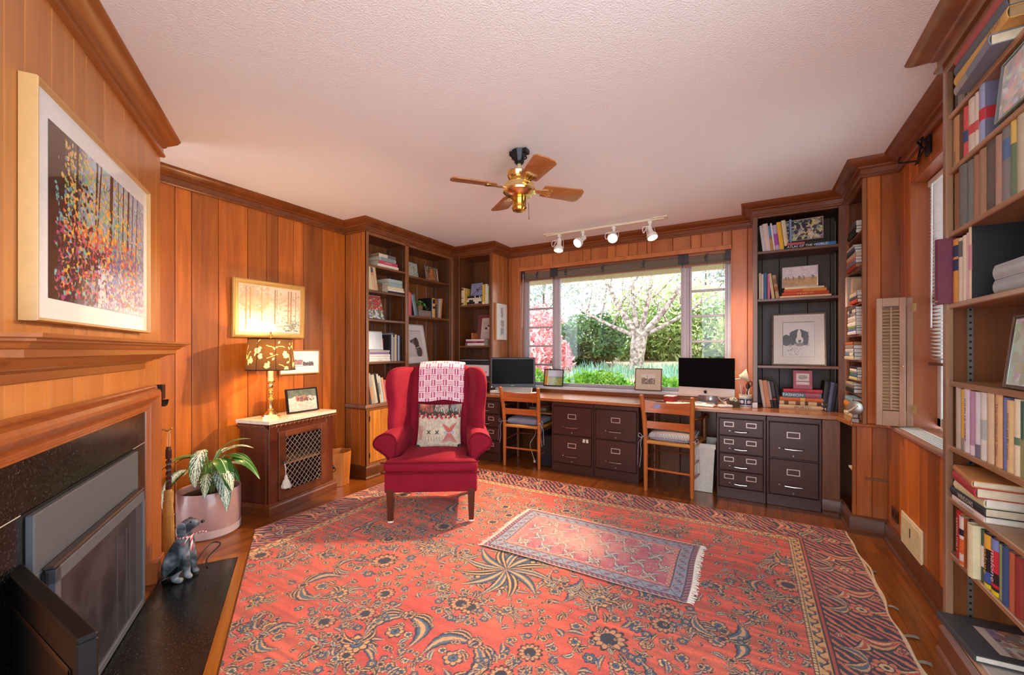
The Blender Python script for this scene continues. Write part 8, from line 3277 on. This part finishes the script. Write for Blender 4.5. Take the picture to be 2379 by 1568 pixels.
for (ex, ey, ez, r0) in ((-.75, .05, 2.1, .10), (-.15, .1, 2.3, .085), (.35, -.05, 2.2, .08), (1.0, .05, 2.0, .095), (-1.5, .1, 1.5, .055), (1.5, .1, 1.6, .055)):
    m1 = (tp[0] + (ex - tp[0]) * .45 + .05 * math.sin(ex * 9), ey * .5, tp[2] + (ez - tp[2]) * .38)
    pts_ = catmull([(tp[0], 0, tp[2] - .05), m1, (ex, ey, ez)], 6)
    mb.tube(pts_, [r0 * (1 - .7 * k / (len(pts_) - 1)) for k in range(len(pts_))], 8)
    for q in range(3):
        b0 = pts_[5 + 2 * q]
        e = (b0.x + (g.rand() - .5) * 1.5, b0.y + (g.rand() - .5) * .6, b0.z + .4 + .5 * g.rand())
        mb.tube([b0, ((b0.x + e[0]) / 2 + .04, (b0.y + e[1]) / 2, (b0.z + e[2]) / 2), e], [.022, .016, .006], 6)
        ends.append(e)
    ends.append((ex, ey, ez))
mb.build('trunk', BK, t)
n = 5600
E_ = np.array(ends)[g.randint(0, len(ends), n)]
P = E_ + g.normal(size=(n, 3)) * np.array([.42, .36, .32])
e1 = g.normal(size=(n, 3)); e1 /= np.linalg.norm(e1, axis=1)[:, None]
e2 = np.cross(e1, g.normal(size=(n, 3))); e2 /= np.linalg.norm(e2, axis=1)[:, None]
V = np.stack([P - e1 * .024, P + e2 * .018, P + e1 * .024, P - e2 * .018], 1).reshape(-1, 3)
mb = MB()
mb.v = [tuple(p) for p in V]; mb.f = [tuple(range(4 * k, 4 * k + 4)) for k in range(n)]; mb.m = [int(q) for q in g.randint(0, 4, n)]; mb.t = [.5] * n
mb.build('blossom', blos, t, smooth=0, recalc=False)
# ================================================================== light and camera
w = bpy.data.worlds.new('sky')
S.world = w
w.use_nodes = True
nt = w.node_tree
bg = nt.nodes['Background']
tc = nt.nodes.new('ShaderNodeTexCoord')
sp = nt.nodes.new('ShaderNodeSeparateXYZ')
nt.links.new(tc.outputs['Generated'], sp.inputs[0])
rp = nt.nodes.new('ShaderNodeValToRGB')
rp.color_ramp.elements[0].position = .35
rp.color_ramp.elements[1].position = .75
rp.color_ramp.elements[0].color = (.86, .97, 1.06, 1)
rp.color_ramp.elements[1].color = (.86, .96, 1.06, 1)
mr = nt.nodes.new('ShaderNodeMath'); mr.operation = 'MULTIPLY_ADD'
nt.links.new(sp.outputs['Z'], mr.inputs[0]); mr.inputs[1].default_value = .5; mr.inputs[2].default_value = .5
nt.links.new(mr.outputs[0], rp.inputs['Fac'])
nt.links.new(rp.outputs['Color'], bg.inputs['Color'])
bg.inputs['Strength'].default_value = 5.7


def light(name, kind, loc, energy, color, **kw):
    l = bpy.data.lights.new(name, kind)
    l.energy = energy
    l.color = color
    tgt = kw.pop('target', None)
    for k, v in kw.items():
        setattr(l, k, v)
    o = bpy.data.objects.new(name, l)
    COL.objects.link(o)
    o.location = loc
    if tgt is not None:
        o.rotation_euler = (Vector(tgt) - Vector(loc)).to_track_quat('-Z', 'Y').to_euler()
    return o


light('table_lamp_bulb', 'POINT', (-3.21, 1.86, 1.2), 30, (1, .62, .28), shadow_soft_size=.04)
for (x_, y_, z_), en, tg in zip([(-1.70, 3.95, 2.21), (-1.44, 3.89, 2.24), (-1.12, 3.89, 2.24), (-.81, 3.97, 2.26)], (90, 90, 480, 120),
                            [(-1.75, 3.3, 0), (-2.2, 2.9, .3), (-2.05, 2.2, .7), (.3, 4.0, .7)]):
    light('track_spot', 'SPOT', (x_, y_, z_), en, (1, .74, .48), spot_size=R(75), spot_blend=.6, shadow_soft_size=.035, target=tg)
light('sun', 'SUN', (6, 8, 12), 8.0, (1, .96, .88), angle=R(2), target=(0, 9, 0))

cam = bpy.data.cameras.new('camera')
cam.sensor_width = 36
cam.lens = 36 * 966 / 2379
cam.shift_y = 30 / 2379
cam.clip_start = .05
co = bpy.data.objects.new('camera', cam)
COL.objects.link(co)
co.location = (0, 0, 1.22)
co.rotation_euler = (R(90), 0, R(29.8))
S.camera = co
S.view_settings.view_transform = 'Standard'
S.view_settings.look = 'None'
S.view_settings.gamma = 1
S.view_settings.use_curve_mapping = False
S.view_settings.exposure = 0.0
